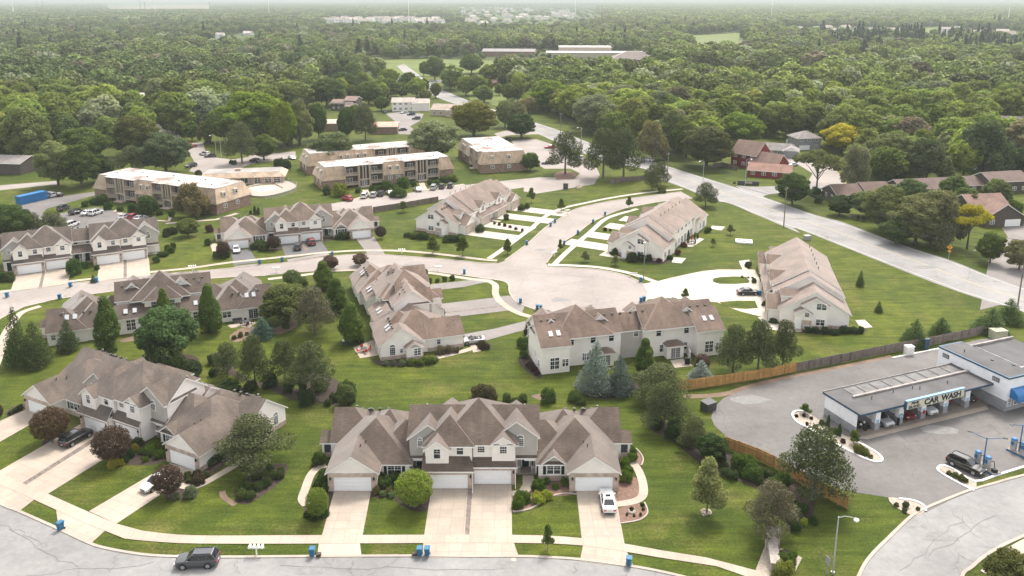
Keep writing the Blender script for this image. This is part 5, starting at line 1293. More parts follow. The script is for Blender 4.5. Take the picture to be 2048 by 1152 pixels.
def mk_fence(name, col, v):
    t = NT(name); c = t.co(); isl = t.n('ShaderNodeNewGeometry').outputs['Random Per Island']
    return t.set(t.mul(t.mul(col, t.rng(isl, 0, 1, 1 - v, 1 + v)), t.noise(c, 1.5, 4, .6, .8, 1.15)), .85, 0, .2)
M['cedar'] = mk_fence('new_cedar_boards', (.46, .27, .10), .2); M['greywood'] = mk_fence('weathered_boards', (.20, .165, .145), .22)
fence(smooth(W(Z3(120, 322, 250, 305, 420, 278, 540, 258, 655, 234)), 2), 1.85, M['cedar'], 'new orange cedar board fence below the pines behind the car wash lot')
fence(smooth(W(Z3(657, 234, 900, 185, 1100, 145, 1230, 122, 1400, 86, 1510, 62)), 2), 1.75, M['greywood'], 'weathered grey board fence along the top of the car wash lot')
fence(smooth(W(Z3(338, 578, 480, 630, 620, 700, 700, 750, 790, 800, 890, 852)), 2), 1.85, M['cedar'], 'cedar board fence running down behind the shrub bed left of the car wash')
fence(W(Y1(596, 882, 800, 850, 1012, 812)), 1.8, M['greywood'], 'dark board fence between the apartment car park and the town houses')
fence(W(Y1(1560, 752, 1640, 738)), 1.8, M['greywood'], 'short dark fence at the corner of the newer townhouse') if False else None
fence(smooth(W(Y2(385, 540, 450, 528, 540, 520, 610, 512)), 2), 1.8, M['greywood'], 'dark board fence under the pines at the end of the apartment drive')
fence([Vector((p.x, p.y, 0)) for p in smooth(W(Z8(1700, 700, 1800, 690, 1890, 650, 1895, 605, 1800, 575)), 2)], 1.4, M['galv'], 'thin chain link fence curving round the drained pool', solid=False)
fence(W(Y2(1040, 435, 1100, 428, 1200, 452)), 1.8, M['greywood'], 'dark wooden fence beside the red barn house')
fence(W(Y2(1510, 278, 1590, 272)), 1.8, M['post'], 'white board fence beside the grey hip roofed house')

# ---- car wash
M['cw_white'] = plain('white_block_wall', (.86, .86, .88), .6, .06, .8); M['cw_grey'] = plain('grey_block_wall', (.30, .30, .315), .65, .12, .8); M['cream_sign'] = plain('cream_sign_face', (.60, .58, .44), .5, .05)
M['cap'] = plain('pale_blue_cap', (.17, .30, .46), .5, .06); M['awning'] = plain('blue_awning', (.025, .15, .36), .5, .06); M['rust'] = plain('peeling_white_coating', (.29, .26, .245), .8, .35, .9); M['lettering'] = plain('navy_lettering', (.012, .02, .045), .5, 0)
M['sticker'] = plain('pale_blue_notice', (.30, .52, .68), .5, .1, 5); M['wetconc'] = mk_pave('wet_concrete', (.26, .22, .185), .15, 0, stain=.3, rough=.6)
b = Bld('car_wash', 'long white and blue self service car wash with open bays and a cream sign', 'car wash')
xs = [0.12, 3.9, 8.5, 13.1, 17.7, 22.3, 26.6]; dp = 6.4; zt = 3.75
for i, x in enumerate(xs):
    w = .15 if i in (0, 6) else .13
    if i < 6:
        b.m('grey_wall').box(x - w, x + w, .3, dp, 0, 1.25); b.m('white_wall').box(x - w + .003, x + w - .003, .3, dp, 1.25, 3.45)
    if 0 < i < 6:
        p = MB(); p.box(x - .48, x + .48, -.25, .45, 0, 1.2, 1); p.box(x - .475, x + .475, -.245, .445, 1.2, 3.3, 0); p.box(x - .3, x + .3, -.27, -.24, 1.2, 1.75, 2); p.build('pillar', [M['cw_white'], M['cw_grey'], M['sticker']], b.o)
b.m('grey_wall').box(-.1, .12, .0, dp, 0, 1.25); b.m('white_wall').box(-.095, .12, .0, dp, 1.25, 3.5)
rf = MB(); rf.box(-.35, 26.75, -.95, dp + .3, 3.42, zt, 1, top=0); rf.build('roof', [M['metalroof'], M['navy']], b.o)
k = MB(); k.box(2.5, 26.6, 3.35, 3.75, zt, zt + .28); k.build('roof_curb', M['rust'], b.o)
k = MB()
for i in range(9): k.box(3.2 + i * 2.55, 5.4 + i * 2.55, 4.0, 6.3, zt + .01, zt + .06)
k.build('roof_panel', plain('grey_roof_panels', (.10, .095, .093), .6, .4, .7), b.o)
k = MB(); k.box(-.4, 26.8, dp + .28, dp + .38, 3.45, zt + .12); k.build('gutter', M['rust'], b.o)
for x in (5, 9.6, 13.5, 14.4, 20): b.vent(x, 1.8 + .5 * (x % 2), zt + .02, 'pipe')
for x in (2, 6.2, 10.8, 15.4, 20, 24.4):
    h_ = MB(); h_.tube((x, 3, 3.35), (x, 3, 3.42), .3, n=8); h_.build('bay_lamp', M['post'], b.o)
s = MB(); s.box(8.2, 19.9, -1.32, -.98, 3.0, 4.25, 0); s.box(8.1, 20.0, -1.38, -.92, 4.25, 4.42, 1); s.box(8.02, 8.2, -1.36, -.94, 3.0, 4.25, 2)
sg = s.build('sign', [M['cream_sign'], M['cap'], M['navy']], b.o)
def text(body, size, x, y, z, parent, mat, off=.0, sx=1., ex=.012, rot=(math.pi / 2, 0, 0), name='lettering'):
    cu_ = D.curves.new(name, 'FONT'); cu_.body = body; cu_.size = size; cu_.extrude = ex; cu_.offset = off; cu_.align_x = 'LEFT'
    to = D.objects.new(name, cu_); COL.objects.link(to); bpy.context.view_layer.update()
    me = D.meshes.new_from_object(to.evaluated_get(bpy.context.evaluated_depsgraph_get())); D.objects.remove(to); me.materials.clear(); me.materials.append(mat)
    o = link(name, me, parent, (x, y, z)); o.rotation_euler = rot; o.scale = (sx, 1, 1); return o
text('PINE', .60, 9.05, -1.335, 3.70, sg, M['lettering'], .022, 1.25); text('ISLAND', .60, 8.55, -1.335, 3.12, sg, M['lettering'], .022, 1.16)
text('CAR', 1.30, 11.7, -1.335, 3.18, sg, M['lettering'], .05, 1.12); text('WASH', 1.30, 15.2, -1.335, 3.18, sg, M['lettering'], .05, 1.08)
# tall end with the office
X0, X1, Ya, Yb, zt2 = 26.75, 31.9, -3.3, 9.5, 5.5
b.m('grey_wall').box(X0, X1, Ya, Yb, 0, 1.8); b.m('white_wall').box(X0 + .01, X1, Ya + .01, Yb, 1.8, zt2)
k = MB(); k.box(X0 - .1, X1, Ya - .1, Yb + .1, zt2 - .05, zt2 + .22, 1, top=1); k.box(X0 + .2, X1 - .15, Ya + .2, Yb - .2, zt2 + .2, zt2 + .226, 0); k.build('roof', [M['metalroof'], M['navy']], b.o)
k = MB(); k.box(X1 + .02, 46, Ya + .3, Yb + 1.5, 0, 3.6, 0, top=1); k.box(X1 + .02, 46, Ya + .2, Ya + .3, 3.2, 3.75, 0); k.box(X1 + .8, X1 + 1.2, 1.0, Yb + 1.2, 3.6, 4.0, 2); k.box(X1 + 1.2, 46, Yb + .8, Yb + 1.2, 3.6, 4.0, 2); k.box(X1 + 1.2, 46, 1.0, 1.4, 3.6, 4.0, 2); k.box(X1 + 4.5, X1 + 4.7, 1.4, Yb + .8, 3.6, 3.7, 2); k.build('rear_wing', [M['cw_white'], M['metalroof'], M['rust']], b.o)
for y in (8.0, -1.2):
    k = MB(); k.box(X0 - .08, X0 + .02, y - .6, y + .6, 4.2, 4.9, 0)
    for i in range(3): k.box(X0 - .1, X0 - .07, y - .48 + i * .36, y - .2 + i * .36, 4.3, 4.8, 1)
    k.build('wall_vent', [M['dark_grey'], M['grey']], b.o)
b.vent(28.6, 6.2, zt2 + .25, 'pipe'); b.vent(30, 2.2, zt2 + .25, 'box'); b.vent(31.5, -.4, zt2 + .25, 'box')
for x, w in ((27.5, .9), (29.0, 1.1), (30.8, 1.2), (33.0, 1.2), (35, 1.2)): b.window('f', Ya if x < 31.9 else Ya + .3, x, .8, 'grid', w, 1.3)
aw = MB(); n_ = 8; R_a = 1.5; prof = [(-R_a * math.sin(math.pi / 2 * i / n_), R_a * math.cos(math.pi / 2 * i / n_)) for i in range(n_ + 1)]
for (a, e), (c, d) in zip(prof, prof[1:]): aw.poly([(27.4, Ya + a, 2.3 + e), (42, Ya + a, 2.3 + e), (42, Ya + c, 2.3 + d), (27.4, Ya + c, 2.3 + d)])
aw.poly([(27.4, Ya, 2.3)] + [(27.4, Ya + a, 2.3 + e) for a, e in prof]); aw.box(27.4, 42, Ya - 1.52, Ya - 1.46, 2.05, 2.3); aw.build('awning', M['awning'], b.o)
cwo = b.done(dict(grey_wall=M['cw_grey'], white_wall=M['cw_white'], trim=M['white']), (1, 1, 1)); CWP = G(Y7(385, 765)[0]); place(cwo, CWP, (0, 0), 21.7, cat='car wash')
def cw(x, y):
    c, s = math.cos(R(21.7)), math.sin(R(21.7)); return Vector((CWP.x + c * x - s * y, CWP.y + s * x + c * y, 0))
surf('bay_floor', [cw(.1, -.9), cw(26.7, -.9), cw(26.7, 6.4), cw(.1, 6.4)], ZD + .02, 'wetconc')
for k, (x, y, kind, col, ang, lab) in enumerate(((6.1, 1.6, 'suv', 'silver', -90, 'silver car nose out in the second bay of the car wash'), (10.7, 2.4, 'pickup', 'maroon', -90, 'dark red pickup in the car wash bay under the sign lettering'), (15.3, 1.9, 'suv', 'white', -90, 'white car in the car wash bay beside the red bucket pillar'),
                                            (19.8, 3.2, 'hatch', 'maroon', 90, 'dark red hatchback deep inside the fifth car wash bay'), (24.3, 2.6, 'sedan', 'black', 90, 'black sedan in the car wash bay next to the tall office'))):
    car(kind, cw(x, y), 21.7 + ang, col, lab, z=.08)
# motorcycle-like cart at the first bay, vacuum stations, lamps
def motorcycle(p, rz, label):
    o = empty('motorcycle', (p[0], p[1], .08), R(rz), label, 'motorcycle')
    m = MB(); m.tube((-.7, 0, .55), (.35, 0, .62), .16, .2, 8); m.tube((.35, 0, .62), (.75, 0, .98), .06, n=6); m.box(-.75, -.05, -.14, .14, .68, .8); m.tube((.72, -.38, 1.02), (.72, .38, 1.02), .03, n=6); m.tube((.2, 0, .35), (-.25, 0, .3), .2, n=8); m.build('frame', M['black'], o)
    k = MB(); k.lathe([(.06, -.22), (.17, -.1), (.18, .1), (.05, .25)], 10, c=(.2, 0, .84)); k.build('fuel_tank', M['post'], o)
    for x in (-.72, .82): w = MB(); w.tube((x, -.07, .32), (x, .07, .32), .32, n=14); w.build('wheel', M['tyre'], o)
motorcycle(cw(1.6, .9), 21.7 - 60, 'black and white motorcycle standing in the first bay of the car wash'); motorcycle(cw(2.5, 1.2), 21.7 - 60, 'second motorcycle in the first car wash bay, nearer the pillar')
o = empty('vacuum_wand_stand', cw(7.9, -.4), 0, 'dark hose stand in front of the second car wash bay', 'hose stand'); m = MB(); m.box(-.14, .14, -.14, .14, 0, 1.25); m.path([(0, 0, 1.25), (.1, 0, 1.9), (.5, 0, 2.0), (.7, 0, 1.4)], .03); m.build('post', M['black'], o)
m = MB(); m.tube((0, 0, 0), (0, 0, .42), .18, .22, 12); o = m.build('bucket', M['red'], loc=(*cw(13.1, -.34).xy, 1.0)); tag(o, 'red drum fixed low on the pillar beside the white car in the wash', 'drum')
def vacuum(p, rz, label):
    o = empty('vacuum_machine', (p[0], p[1], .3), R(rz), label, 'vacuum', 'coin vacuums on the blue islands')
    m = MB(); m.tube((0, 0, 0), (0, 0, 1.5), .42, n=16); m.build('drum', M['galv'], o); k = MB(); k.lathe([(.44, 1.5), (.44, 1.62), (.3, 1.75), (.05, 1.8)], 16); k.build('dome', M['blue'], o)
    k = MB(); k.box(-.2, .2, -.5, -.4, .8, 1.35); k.build('coin_box', M['blue'], o); h_ = MB(); h_.path([(.4, 0, 1.2), (.75, .1, 1.4), (.85, .2, .8), (.7, .3, .2)], .05); h_.build('hose', M['black'], o)
for base, lab in ((Z3(1478, 652, 1548, 692), 'by the black car'), (Z3(1640, 592, 1710, 625), 'at the right edge')):
    a, e = W(base); d = (e - a).normalized(); nr = Vector((-d.y, d.x, 0)); m = MB(); m.prism([tuple((q).xy) for q in (a - d * .8 - nr * .7, e + d * .5 - nr * .7, e + d * .5 + nr * .7, a - d * .8 + nr * .7)], .03, .3, 1, top=0)
    tag(m.build('vacuum_island', [M['conc'], M['blue']]), 'blue edged concrete island carrying the vacuums ' + lab, 'island')
    for f in (-.1, .55): q = a.lerp(e, f); vacuum(q, math.degrees(math.atan2(d.y, d.x)), 'round grey vacuum with blue dome on the island ' + lab + (', left one' if f < 0 else ', right one'))
    q = a.lerp(e, .22) + nr * .2; street_lamp((q.x, q.y), -25 if 'black' in lab else 200, 4.4, 'blue twin headed lamp post on the vacuum island ' + lab, 'blue', 2.1, 2, 'twin_lamp_post')
    if 'black' in lab:
        q = e; m = MB(); m.box(-.3, .3, -.3, .3, .3, .75); tag(m.build('mat_box', M['black'], loc=(q.x, q.y, 0)), 'small black box on the end of the blue vacuum island', 'box')
p0, p1 = W(Z3(1352, 640, 1488, 700)); car('suv', (p0 + p1) / 2, heading(p0, p1), 'black', 'black car parked at the vacuum island of the car wash')
# enclosures and boxes round the lot
def utilbox(px, w, d, h, mat, label, name='utility_box', rz=10, cat='utility box'):
    p = G(px); o = empty(name, (p[0], p[1], 0), R(rz), label, cat); m = MB(); m.box(-w / 2, w / 2, -d / 2, d / 2, 0, h); m.box(-w / 2 - .06, w / 2 + .06, -d / 2 - .06, d / 2 + .06, h, h + .1); m.build('cabinet', mat, o)
    k = MB(); k.box(-w * .4, -w * .02, -d / 2 - .03, -d / 2, h * .12, h * .88); k.box(w * .02, w * .4, -d / 2 - .03, -d / 2, h * .12, h * .88); k.build('cabinet_door', mat, o); return o
M['olive'] = plain('olive_cabinet', (.36, .36, .25), .6, .12)
utilbox(Z3(1563, 82)[0], 2.6, 1.8, 1.7, M['olive'], 'olive green utility cabinet at the end of the weathered fence')
utilbox(Z3(1163, 155)[0], 1.4, 1.0, 1.6, M['post'], 'white vending cabinet at the lot edge beside the weathered fence', 'vending_cabinet')
utilbox(Z3(262, 402)[0], 1.9, 1.6, 1.3, M['dark_grey'], 'dark grey waste container at the left corner of the car wash lot', 'waste_container', 30, 'container')
utilbox(Z3(1242, 130)[0], .9, .3, 1.9, M['navy'], 'dark blue sign board standing by the weathered fence', 'notice_board', 10, 'sign')
utilbox(Z6(1607, 312)[0], 1.6, 1.3, 1.1, M['grey'], 'grey transformer cabinet on a pad beside the main road lawn')

# ---- houses farther off
def house(p, rz, w, d, h, wall, rc, label, roof='g', pitch=.5, axis='x', wings=(), windows=True, cat='house', garage=None, chim=False, gw=None, name='house', storeys=1, group=None):
    b = Bld(name, label, cat, group); b.wing(-w / 2, w / 2, 0, d, h, axis, pitch, (roof, roof), ov=.5, gw=gw)
    for (x0, x1, y0, y1, hh, ax, e0, e1) in wings: b.wing(x0, x1, y0, y1, hh, ax, pitch, (e0, e1), ov=.4, gw=gw)
    if windows:
        for s_ in range(storeys):
            z = .9 + 2.8 * s_; k = max(1, int(w / 3.2))
            for i in range(k):
                x = -w / 2 + (i + .5) * w / k
                if garage and abs(x - garage) < 3 and s_ == 0: continue
                b.window('f', 0, x, z, 'twin', 1.5, 1.3); b.window('b', d, x, z, 'twin', 1.5, 1.3)
            for y in (d * .3, d * .7): b.window('l', -w / 2, y, z, 'dh', 1.1, 1.3); b.window('r', w / 2, y, z, 'dh', 1.1, 1.3)
    if garage is not None: b.garage(0, garage, 4.8)
    if chim: b.m('brick_wall').box(w * .2, w * .2 + .9, d * .5 - .5, d * .5 + .5, h, h + d * pitch * .5 + 1.2)
    o = b.done({**HM, 'siding_wall': wall}, rc); o.location = (p[0], p[1], 0); o.rotation_euler = (0, 0, R(rz)); return o
M['brownw'] = plain('brown_stained_boards', (.085, .068, .06), .75, .18, 1.5); M['redw'] = plain('barn_red_boards', (.19, .025, .025), .7, .15, 1.5); M['greyw'] = plain('grey_siding', (.24, .25, .26), .65, .08); M['bluegrey'] = plain('blue_grey_siding', (.20, .23, .26), .65, .08)
BR = (.098, .058, .048)
Gq = lambda f, x, y: G(f(x, y)[0])
house(Gq(Y2, 1235, 432), -48, 11, 10, 5.6, M['redw'], (.16, .105, .09), 'barn red house with tall gable beside the side road junction', pitch=.85, storeys=2, wings=((3.5, 15, -2, 7, 3.0, 'x', 'g', 'g'),))
house(Gq(Y2, 1400, 500), -22, 15, 7.5, 2.8, M['redw'], (.22, .125, .10), 'long low red building with brown roof in front of the red barn house', pitch=.5)
house(Gq(Y2, 1440, 358), -20, 13, 8, 2.8, M['greyw'], (.17, .165, .17), 'grey garage house with mottled roof and white gable behind the red barn', gw='trim', wings=((3, 9, -3, 5, 2.9, 'y', 'g', 'g'),), garage=6)
house(Gq(Y2, 1655, 320), 8, 10.5, 9, 5.4, M['greyw'], (.15, .14, .145), 'two storey grey house with hipped roof and white window frames', 'h', storeys=2, garage=-2)
for i, (x, y, w, d, rz, lab, rf) in enumerate(((545, 565, 9, 9, 8, 'small dark brown cottage at the left end of the brown row', 'g'), (700, 545, 9, 8, 8, 'brown row house partly hidden behind the pale green tree', 'g'), (885, 528, 8, 8, 10, 'brown roofed row house left of the widest brown house', 'g'), (1020, 528, 14, 9, 10, 'widest brown house of the row with shallow gable and three windows', 'g'),
        (1225, 510, 11, 8, 10, 'brown row house right of the widest brown house', 'g'), (1420, 512, 15, 9, 12, 'tall brown house with roof vents at the right edge', 'g'))):
    house(Gq(Y3, x, y), rz, w, d, 3.0 + (i > 4) * 1.4, M['brownw'], BR, lab, rf, wings=((-w * .1, w * .35, -1.6, 4, 2.9, 'y', 'g', 'g'),) if i in (1, 3) else ())
house(Gq(Y3, 1395, 695), 8, 12, 13, 3.0, M['brownw'], (.17, .10, .082), 'brown house with an open garage beside the golden leaved tree', pitch=.6, axis='y', garage=2.4, wings=((-7, 5, 4, 15, 4.2, 'x', 'g', 'g'),))
house(Gq(Y3, 950, 190), -12, 13, 9, 3.0, M['bluegrey'], (.07, .075, .09), 'house with dark slate blue roof and white gable among the trees', gw='trim', axis='x')
house(Gq(Y3, 1450, 195), -20, 16, 10, 4.6, M['siding'], (.15, .14, .14), 'grey roofed house with half timbered gable at the right edge', pitch=.8, wings=((-7, -1, -2, 5, 4.6, 'y', 'g', 'g'),))
house(Gq(Y3, 1165, 385), 5, 12, 8, 2.9, M['bluegrey'], (.14, .14, .145), 'blue grey house almost hidden behind the weeping tree', garage=3)
house(Gq(Y1, 395, 228), -10, 13, 9, 4.6, M['brownw'], (.16, .10, .085), 'brown townhouse with two stepped roofs behind the spruces', storeys=2, pitch=.35, wings=((1, 8, 2, 12, 6.0, 'x', 'g', 'g'), (3, 8, -3, 4, 3.2, 'x', 'g', 'g')))
house(Gq(Y1, 790, 232), 5, 13, 10, 5.4, M['siding2'], (.33, .30, .285), 'pale two storey house with grey roof beside the small car park', storeys=2, pitch=.4, wings=((5, 15, -1, 9, 4.8, 'x', 'g', 'g'),))
house(Gq(Y1, 1050, 262), -12, 15, 12, 3.6, M['tan'], (.30, .25, .22), 'tan house with broad pale brown roof beside the dome shaped olive tree', pitch=.4, wings=((2, 8, -4, 4, 3.0, 'y', 'g', 'g'),))
house(Gq(Y1, 665, 378), 5, 13, 16, 3.6, M['brick_dark'], (.42, .25, .19), 'flat brick building with rust stained roof below the small car park', pitch=.12, windows=False)
house(Gq(Y1, 320, 358), 8, 14, 14, 3.8, M['brick_dark'], (.38, .32, .28), 'low brick building half hidden behind two trees above the lawn', pitch=.12, windows=False)
house(Gq(Z8, 10, 540), -8, 16, 12, 4.4, M['brownw'], (.20, .19, .19), 'dark brick building with grey roof at the left edge', pitch=.3, windows=False)
house(Gq(Y5, 828, 488), -8, 15, 10, 3.2, M['brick_dark'], (.22, .14, .12), 'small dark red house on the lawn above the main road', pitch=.4)
house(Gq(Y5, 898, 470), -4, 11, 9, 3.0, M['redw'], (.20, .08, .07), 'bright red low shed right of the small red house', pitch=.3, windows=False)
M['whitew'] = plain('white_wall', (.72, .71, .70), .6, .06)
for x, y, w, d, h, lab in ((905, 250, 34, 22, 7, 'flat white roofed building in the woods, largest of the three'), (735, 305, 18, 14, 6, 'white roofed building glimpsed between trees left of the yellow green tree'), (1345, 235, 16, 12, 6, 'white roofed building glimpsed behind the bright green oak'), (20, 370, 22, 18, 6, 'white building glimpsed through trees at the left edge')):
    house(Gq(Z8, x, y), 10, w, d, h, M['whitew'], (.42, .40, .39), lab, pitch=.04, windows=False, cat='building')
for x, y, w, d, h, lab in ((770, 625, 70, 30, 6, 'long white roofed hall among oaks at upper left'), (1590, 445, 30, 18, 5, 'small white hall far among the trees at upper centre left')):
    house(Gq(Y4, x, y), 0, w, d, h, M['whitew'], (.36, .32, .31), lab, pitch=.05, windows=False, cat='building')
house(Gq(Y5, 1500, 318), -3, 118, 32, 6, M['tan'], (.42, .41, .41), 'long low school building with white roof edge behind trees', pitch=.03, windows=False, cat='school', name='school_building', wings=((-45, 15, 36, 70, 10, 'x', 'g', 'g'),))
house(Gq(Y5, 1000, 310), -6, 60, 30, 6, M['brick_dark'], (.16, .15, .16), 'dark roofed school wing left of the white roofed school', pitch=.15, windows=False, cat='school', name='school_building')
house(Gq(Y5, 1690, 350), -4, 48, 34, 4.5, M['brownw'], (.13, .105, .10), 'broad brown hipped pavilion roof beyond the trees', 'h', pitch=.42, windows=False, cat='pavilion', name='pavilion')
# estates on the skyline: small houses, each with walls, roof and windows
def far_proto(k):
    b = Bld('suburban_house'); w, d, h = ((11, 9, 5.4), (13, 9, 5.2), (14, 10, 3.0))[k]
    b.wing(-w / 2, w / 2, 0, d, h, 'x', .6, ('g', 'g')); b.wing(-w / 2 + .6, -.4, -2.5, 4, h * .9, 'y', .7, ('g', 'g'))
    b.garage(-2.5, -w / 4 - .1, 4.2)
    for x in (w * .12, w * .36):
        b.window('f', 0, x, 1, 'twin', 1.5, 1.4)
        if h > 4: b.window('f', 0, x, 3.4, 'twin', 1.4, 1.3)
    b.window('l', -w / 2, d / 2, 1, 'twin', 1.4, 1.3); b.window('r', w / 2, d / 2, 1, 'twin', 1.4, 1.3)
    return b.done({**HM, 'siding_wall': M['whitew']}, (.25, .22, .21))
FP = [far_proto(k) for k in range(3)]; FU = set()
def far_house(p, rz, k, rc, label, group, s=1.):
    o = FP[k] if k not in FU else copy_tree(FP[k]); FU.add(k)
    o.location = (p[0], p[1], 0); o.rotation_euler = (0, 0, R(rz)); o.scale = (s, s, s)
    for c in o.children:
        if c.name.startswith('roof'): c.color = (*rc, 1)
    return tag(o, label, 'house', group)
rf_ = random.Random(11); RC = [(.30, .27, .26), (.20, .18, .18), (.40, .37, .36), (.26, .21, .19)]
FARH = []
for i in range(30):
    q = Y5(10 + i * 21 + rf_.uniform(-6, 6), 122 + rf_.uniform(-9, 14))[0]; p = G(q); FARH.append(p); far_house(p, rf_.uniform(-30, 30), rf_.randrange(2), RC[rf_.randrange(4)], 'white two storey house in the dense row of pale houses below the left skyline', 'white houses of the far left estate', 1.9)
for i in range(58):
    u = rf_.random(); q = Y5(730 + 640 * u + rf_.uniform(-10, 10), 62 + rf_.uniform(-18, 82) * (1 - .5 * u))[0]; p = G(q); FARH.append(p); far_house(p, rf_.uniform(-40, 40), rf_.randrange(3), RC[rf_.randrange(4)], 'pale house scattered among trees in the estate at the middle of the skyline', 'pale houses of the far middle estate', 1.6)
for i, (x, y) in enumerate(((680, 182), (730, 190), (850, 180), (905, 182), (950, 205), (1010, 180), (1080, 195), (1130, 190), (1180, 195), (1285, 190), (1330, 205), (1600, 195), (1650, 190), (1790, 218), (1840, 215), (1920, 210), (1960, 225), (2020, 260))):
    p = Gq(Y6, x, y); FARH.append(p); far_house(p, rf_.uniform(-30, 30), rf_.randrange(3), RC[rf_.randrange(4)], 'pale house in the thin row of houses beyond the dark pines at upper right', 'houses beyond the pines at upper right', 1.5)
for i, (x, y, f, lab) in enumerate(((1285, 225, Y4, 'small brown roofed house in the woods at upper left, by a white van'), (1272, 272, Y4, 'white roofed house low in the woods at upper left'), (1440, 205, Y4, 'grey house beside dark trees at upper left'), (1640, 120, Y4, 'first pale house west of the far left estate'), (490, 72, Y4, 'pale shed beside the substation at upper left'))):
    p = Gq(f, x, y); FARH.append(p); far_house(p, rf_.uniform(-20, 20), i % 3, RC[i % 4], lab, None, 1.2)
# ================================================================ trees and shrubs one by one
def T(kind, f, bx, by, ty, w, col, label, cat='tree', name=None, group=None, minh=.3):
    """base (bx,by), top ty and crown width w, all read off the enlargement f"""
    b, t, e = f(bx, by, bx, ty, bx + w, by); p = G(b); v = (t[1] - CY) / FPX
    dy, dz = CP - v * SP, -(SP + v * CP); h = max(minh, H + dz * p.y / dy)
    q = G(e); wm = abs(q.x - p.x)
    if kind in ('shade', 'wood', 'globe', 'mound', 'willow', 'locust'): h = max(minh, h - wm * .05, wm * (.8 if kind in ('shade', 'willow') else 0))      # the near side of a wide crown hides part of the top
    return plant(kind, p, h, wm, col, label, cat, name, group)
for a in ((235, 550, 384, 172, 'purple leaved globe tree beside the black car on the drive, lower left'), (512, 640, 472, 176, 'purple leaved globe tree between two garage drives, middle one at lower left'), (760, 795, 645, 138, 'small purple leaved globe tree hiding half of a white car'), (-6, 452, 370, 50, 'purple leaved globe tree cut by the left edge')):
    T('globe', Z1, a[0], a[1], a[2], a[3], 'purple', a[4], name='globe_tree')
T('globe', Z2, 690, 758, 546, 224, (.17, .215, .035), 'large light green globe tree in front of the white garage doors', name='globe_tree'); T('globe', Z2, 155, 822, 645, 136, (.15, .20, .035), 'light green globe tree left of the front drive', name='globe_tree')
for x, by, ty, w, f, lab in ((187, 515, 420, 80, Z7, 'dark purple globe tree beside the small white car on the court'), (467, 470, 385, 80, Z7, 'dark purple globe tree between two dark asphalt drives'), (1057, 408, 332, 66, Z7, 'dark purple globe tree at the right end of the court block')):
    T('globe', f, x, by, ty, w, (.060, .042, .028), lab, name='globe_tree')
T('globe', Z4, 1870, 612, 502, 120, (.085, .125, .03), 'green globe tree beside the court walk', name='globe_tree')
# pines
PN = [(Z1, 1140, 655, 438, 285, 'spreading pine at the right end of the lower left block'), (Z3, 735, 808, 498, 288, 'large dark pine standing by the cedar fence left of the car wash'), (Z3, 545, 978, 732, 205, 'thin grey green pine above the stone entrance sign'),
      (Z3, 62, 485, 285, 185, 'broad pine at the top of the long shrub bed'), (Z3, 195, 575, 440, 130, 'small ragged pine below the broad one in the shrub bed'), (Z3, 372, 238, 26, 140, 'left pine of the three above the cedar fence'), (Z3, 485, 234, 4, 150, 'middle pine of the three above the cedar fence'), (Z3, 597, 210, 4, 125, 'right pine of the three above the cedar fence'),
      (Z1, 1150, 305, 70, 140, 'first pine of the loose row behind the lower left block'), (Z1, 1285, 275, 92, 130, 'second pine of the loose row behind the lower left block'), (Z1, 1405, 335, 105, 190, 'widest pine of the row, near the centre lawn'), (Z1, 1025, 255, 105, 125, 'low pine at the left end of the loose row'),
      (Z5, 95, 605, 310, 240, 'grey pine in the lawn left of the stepped pinkish roofs'), (Z6, 1075, 138, 18, 115, 'dark pine at the far end of the newer block beside the main road'), (Y2, 655, 576, 410, 120, 'pine on the grass point where the spur meets the main road'), (Y2, 705, 545, 395, 110, 'second pine at the grass point, right behind the first'),
      (Y2, 340, 500, 178, 225, 'left of two large pines at the end of the apartment drive'), (Y2, 470, 505, 190, 215, 'right of two large pines at the end of the apartment drive'), (Y1, 1825, 632, 370, 205, 'tall pine on the red mulch island of the apartment drive'), (Y1, 548, 420, 195, 150, 'dark pine on the lawn above the apartments'),
      (Z8, 1550, 470, 208, 190, 'tan green pine beside the apartment entrance lane'), (Z8, 850, 530, 360, 190, 'dull green conifer behind the stained apartment roof'), (Z6, 835, 1150, 975, 270, 'bushy pine in front of the blue spruces, at the cedar fence corner'), (Z4, 215, 290, 150, 130, 'dark pine behind the left townhouse roof'), (Z4, 345, 280, 138, 165, 'second dark pine behind the left townhouse roof')]
for f, x, by, ty, w, lab in PN: T('pine', f, x, by, ty, w, 'pine' if 'grey' not in lab else (.11, .11, .07), lab)
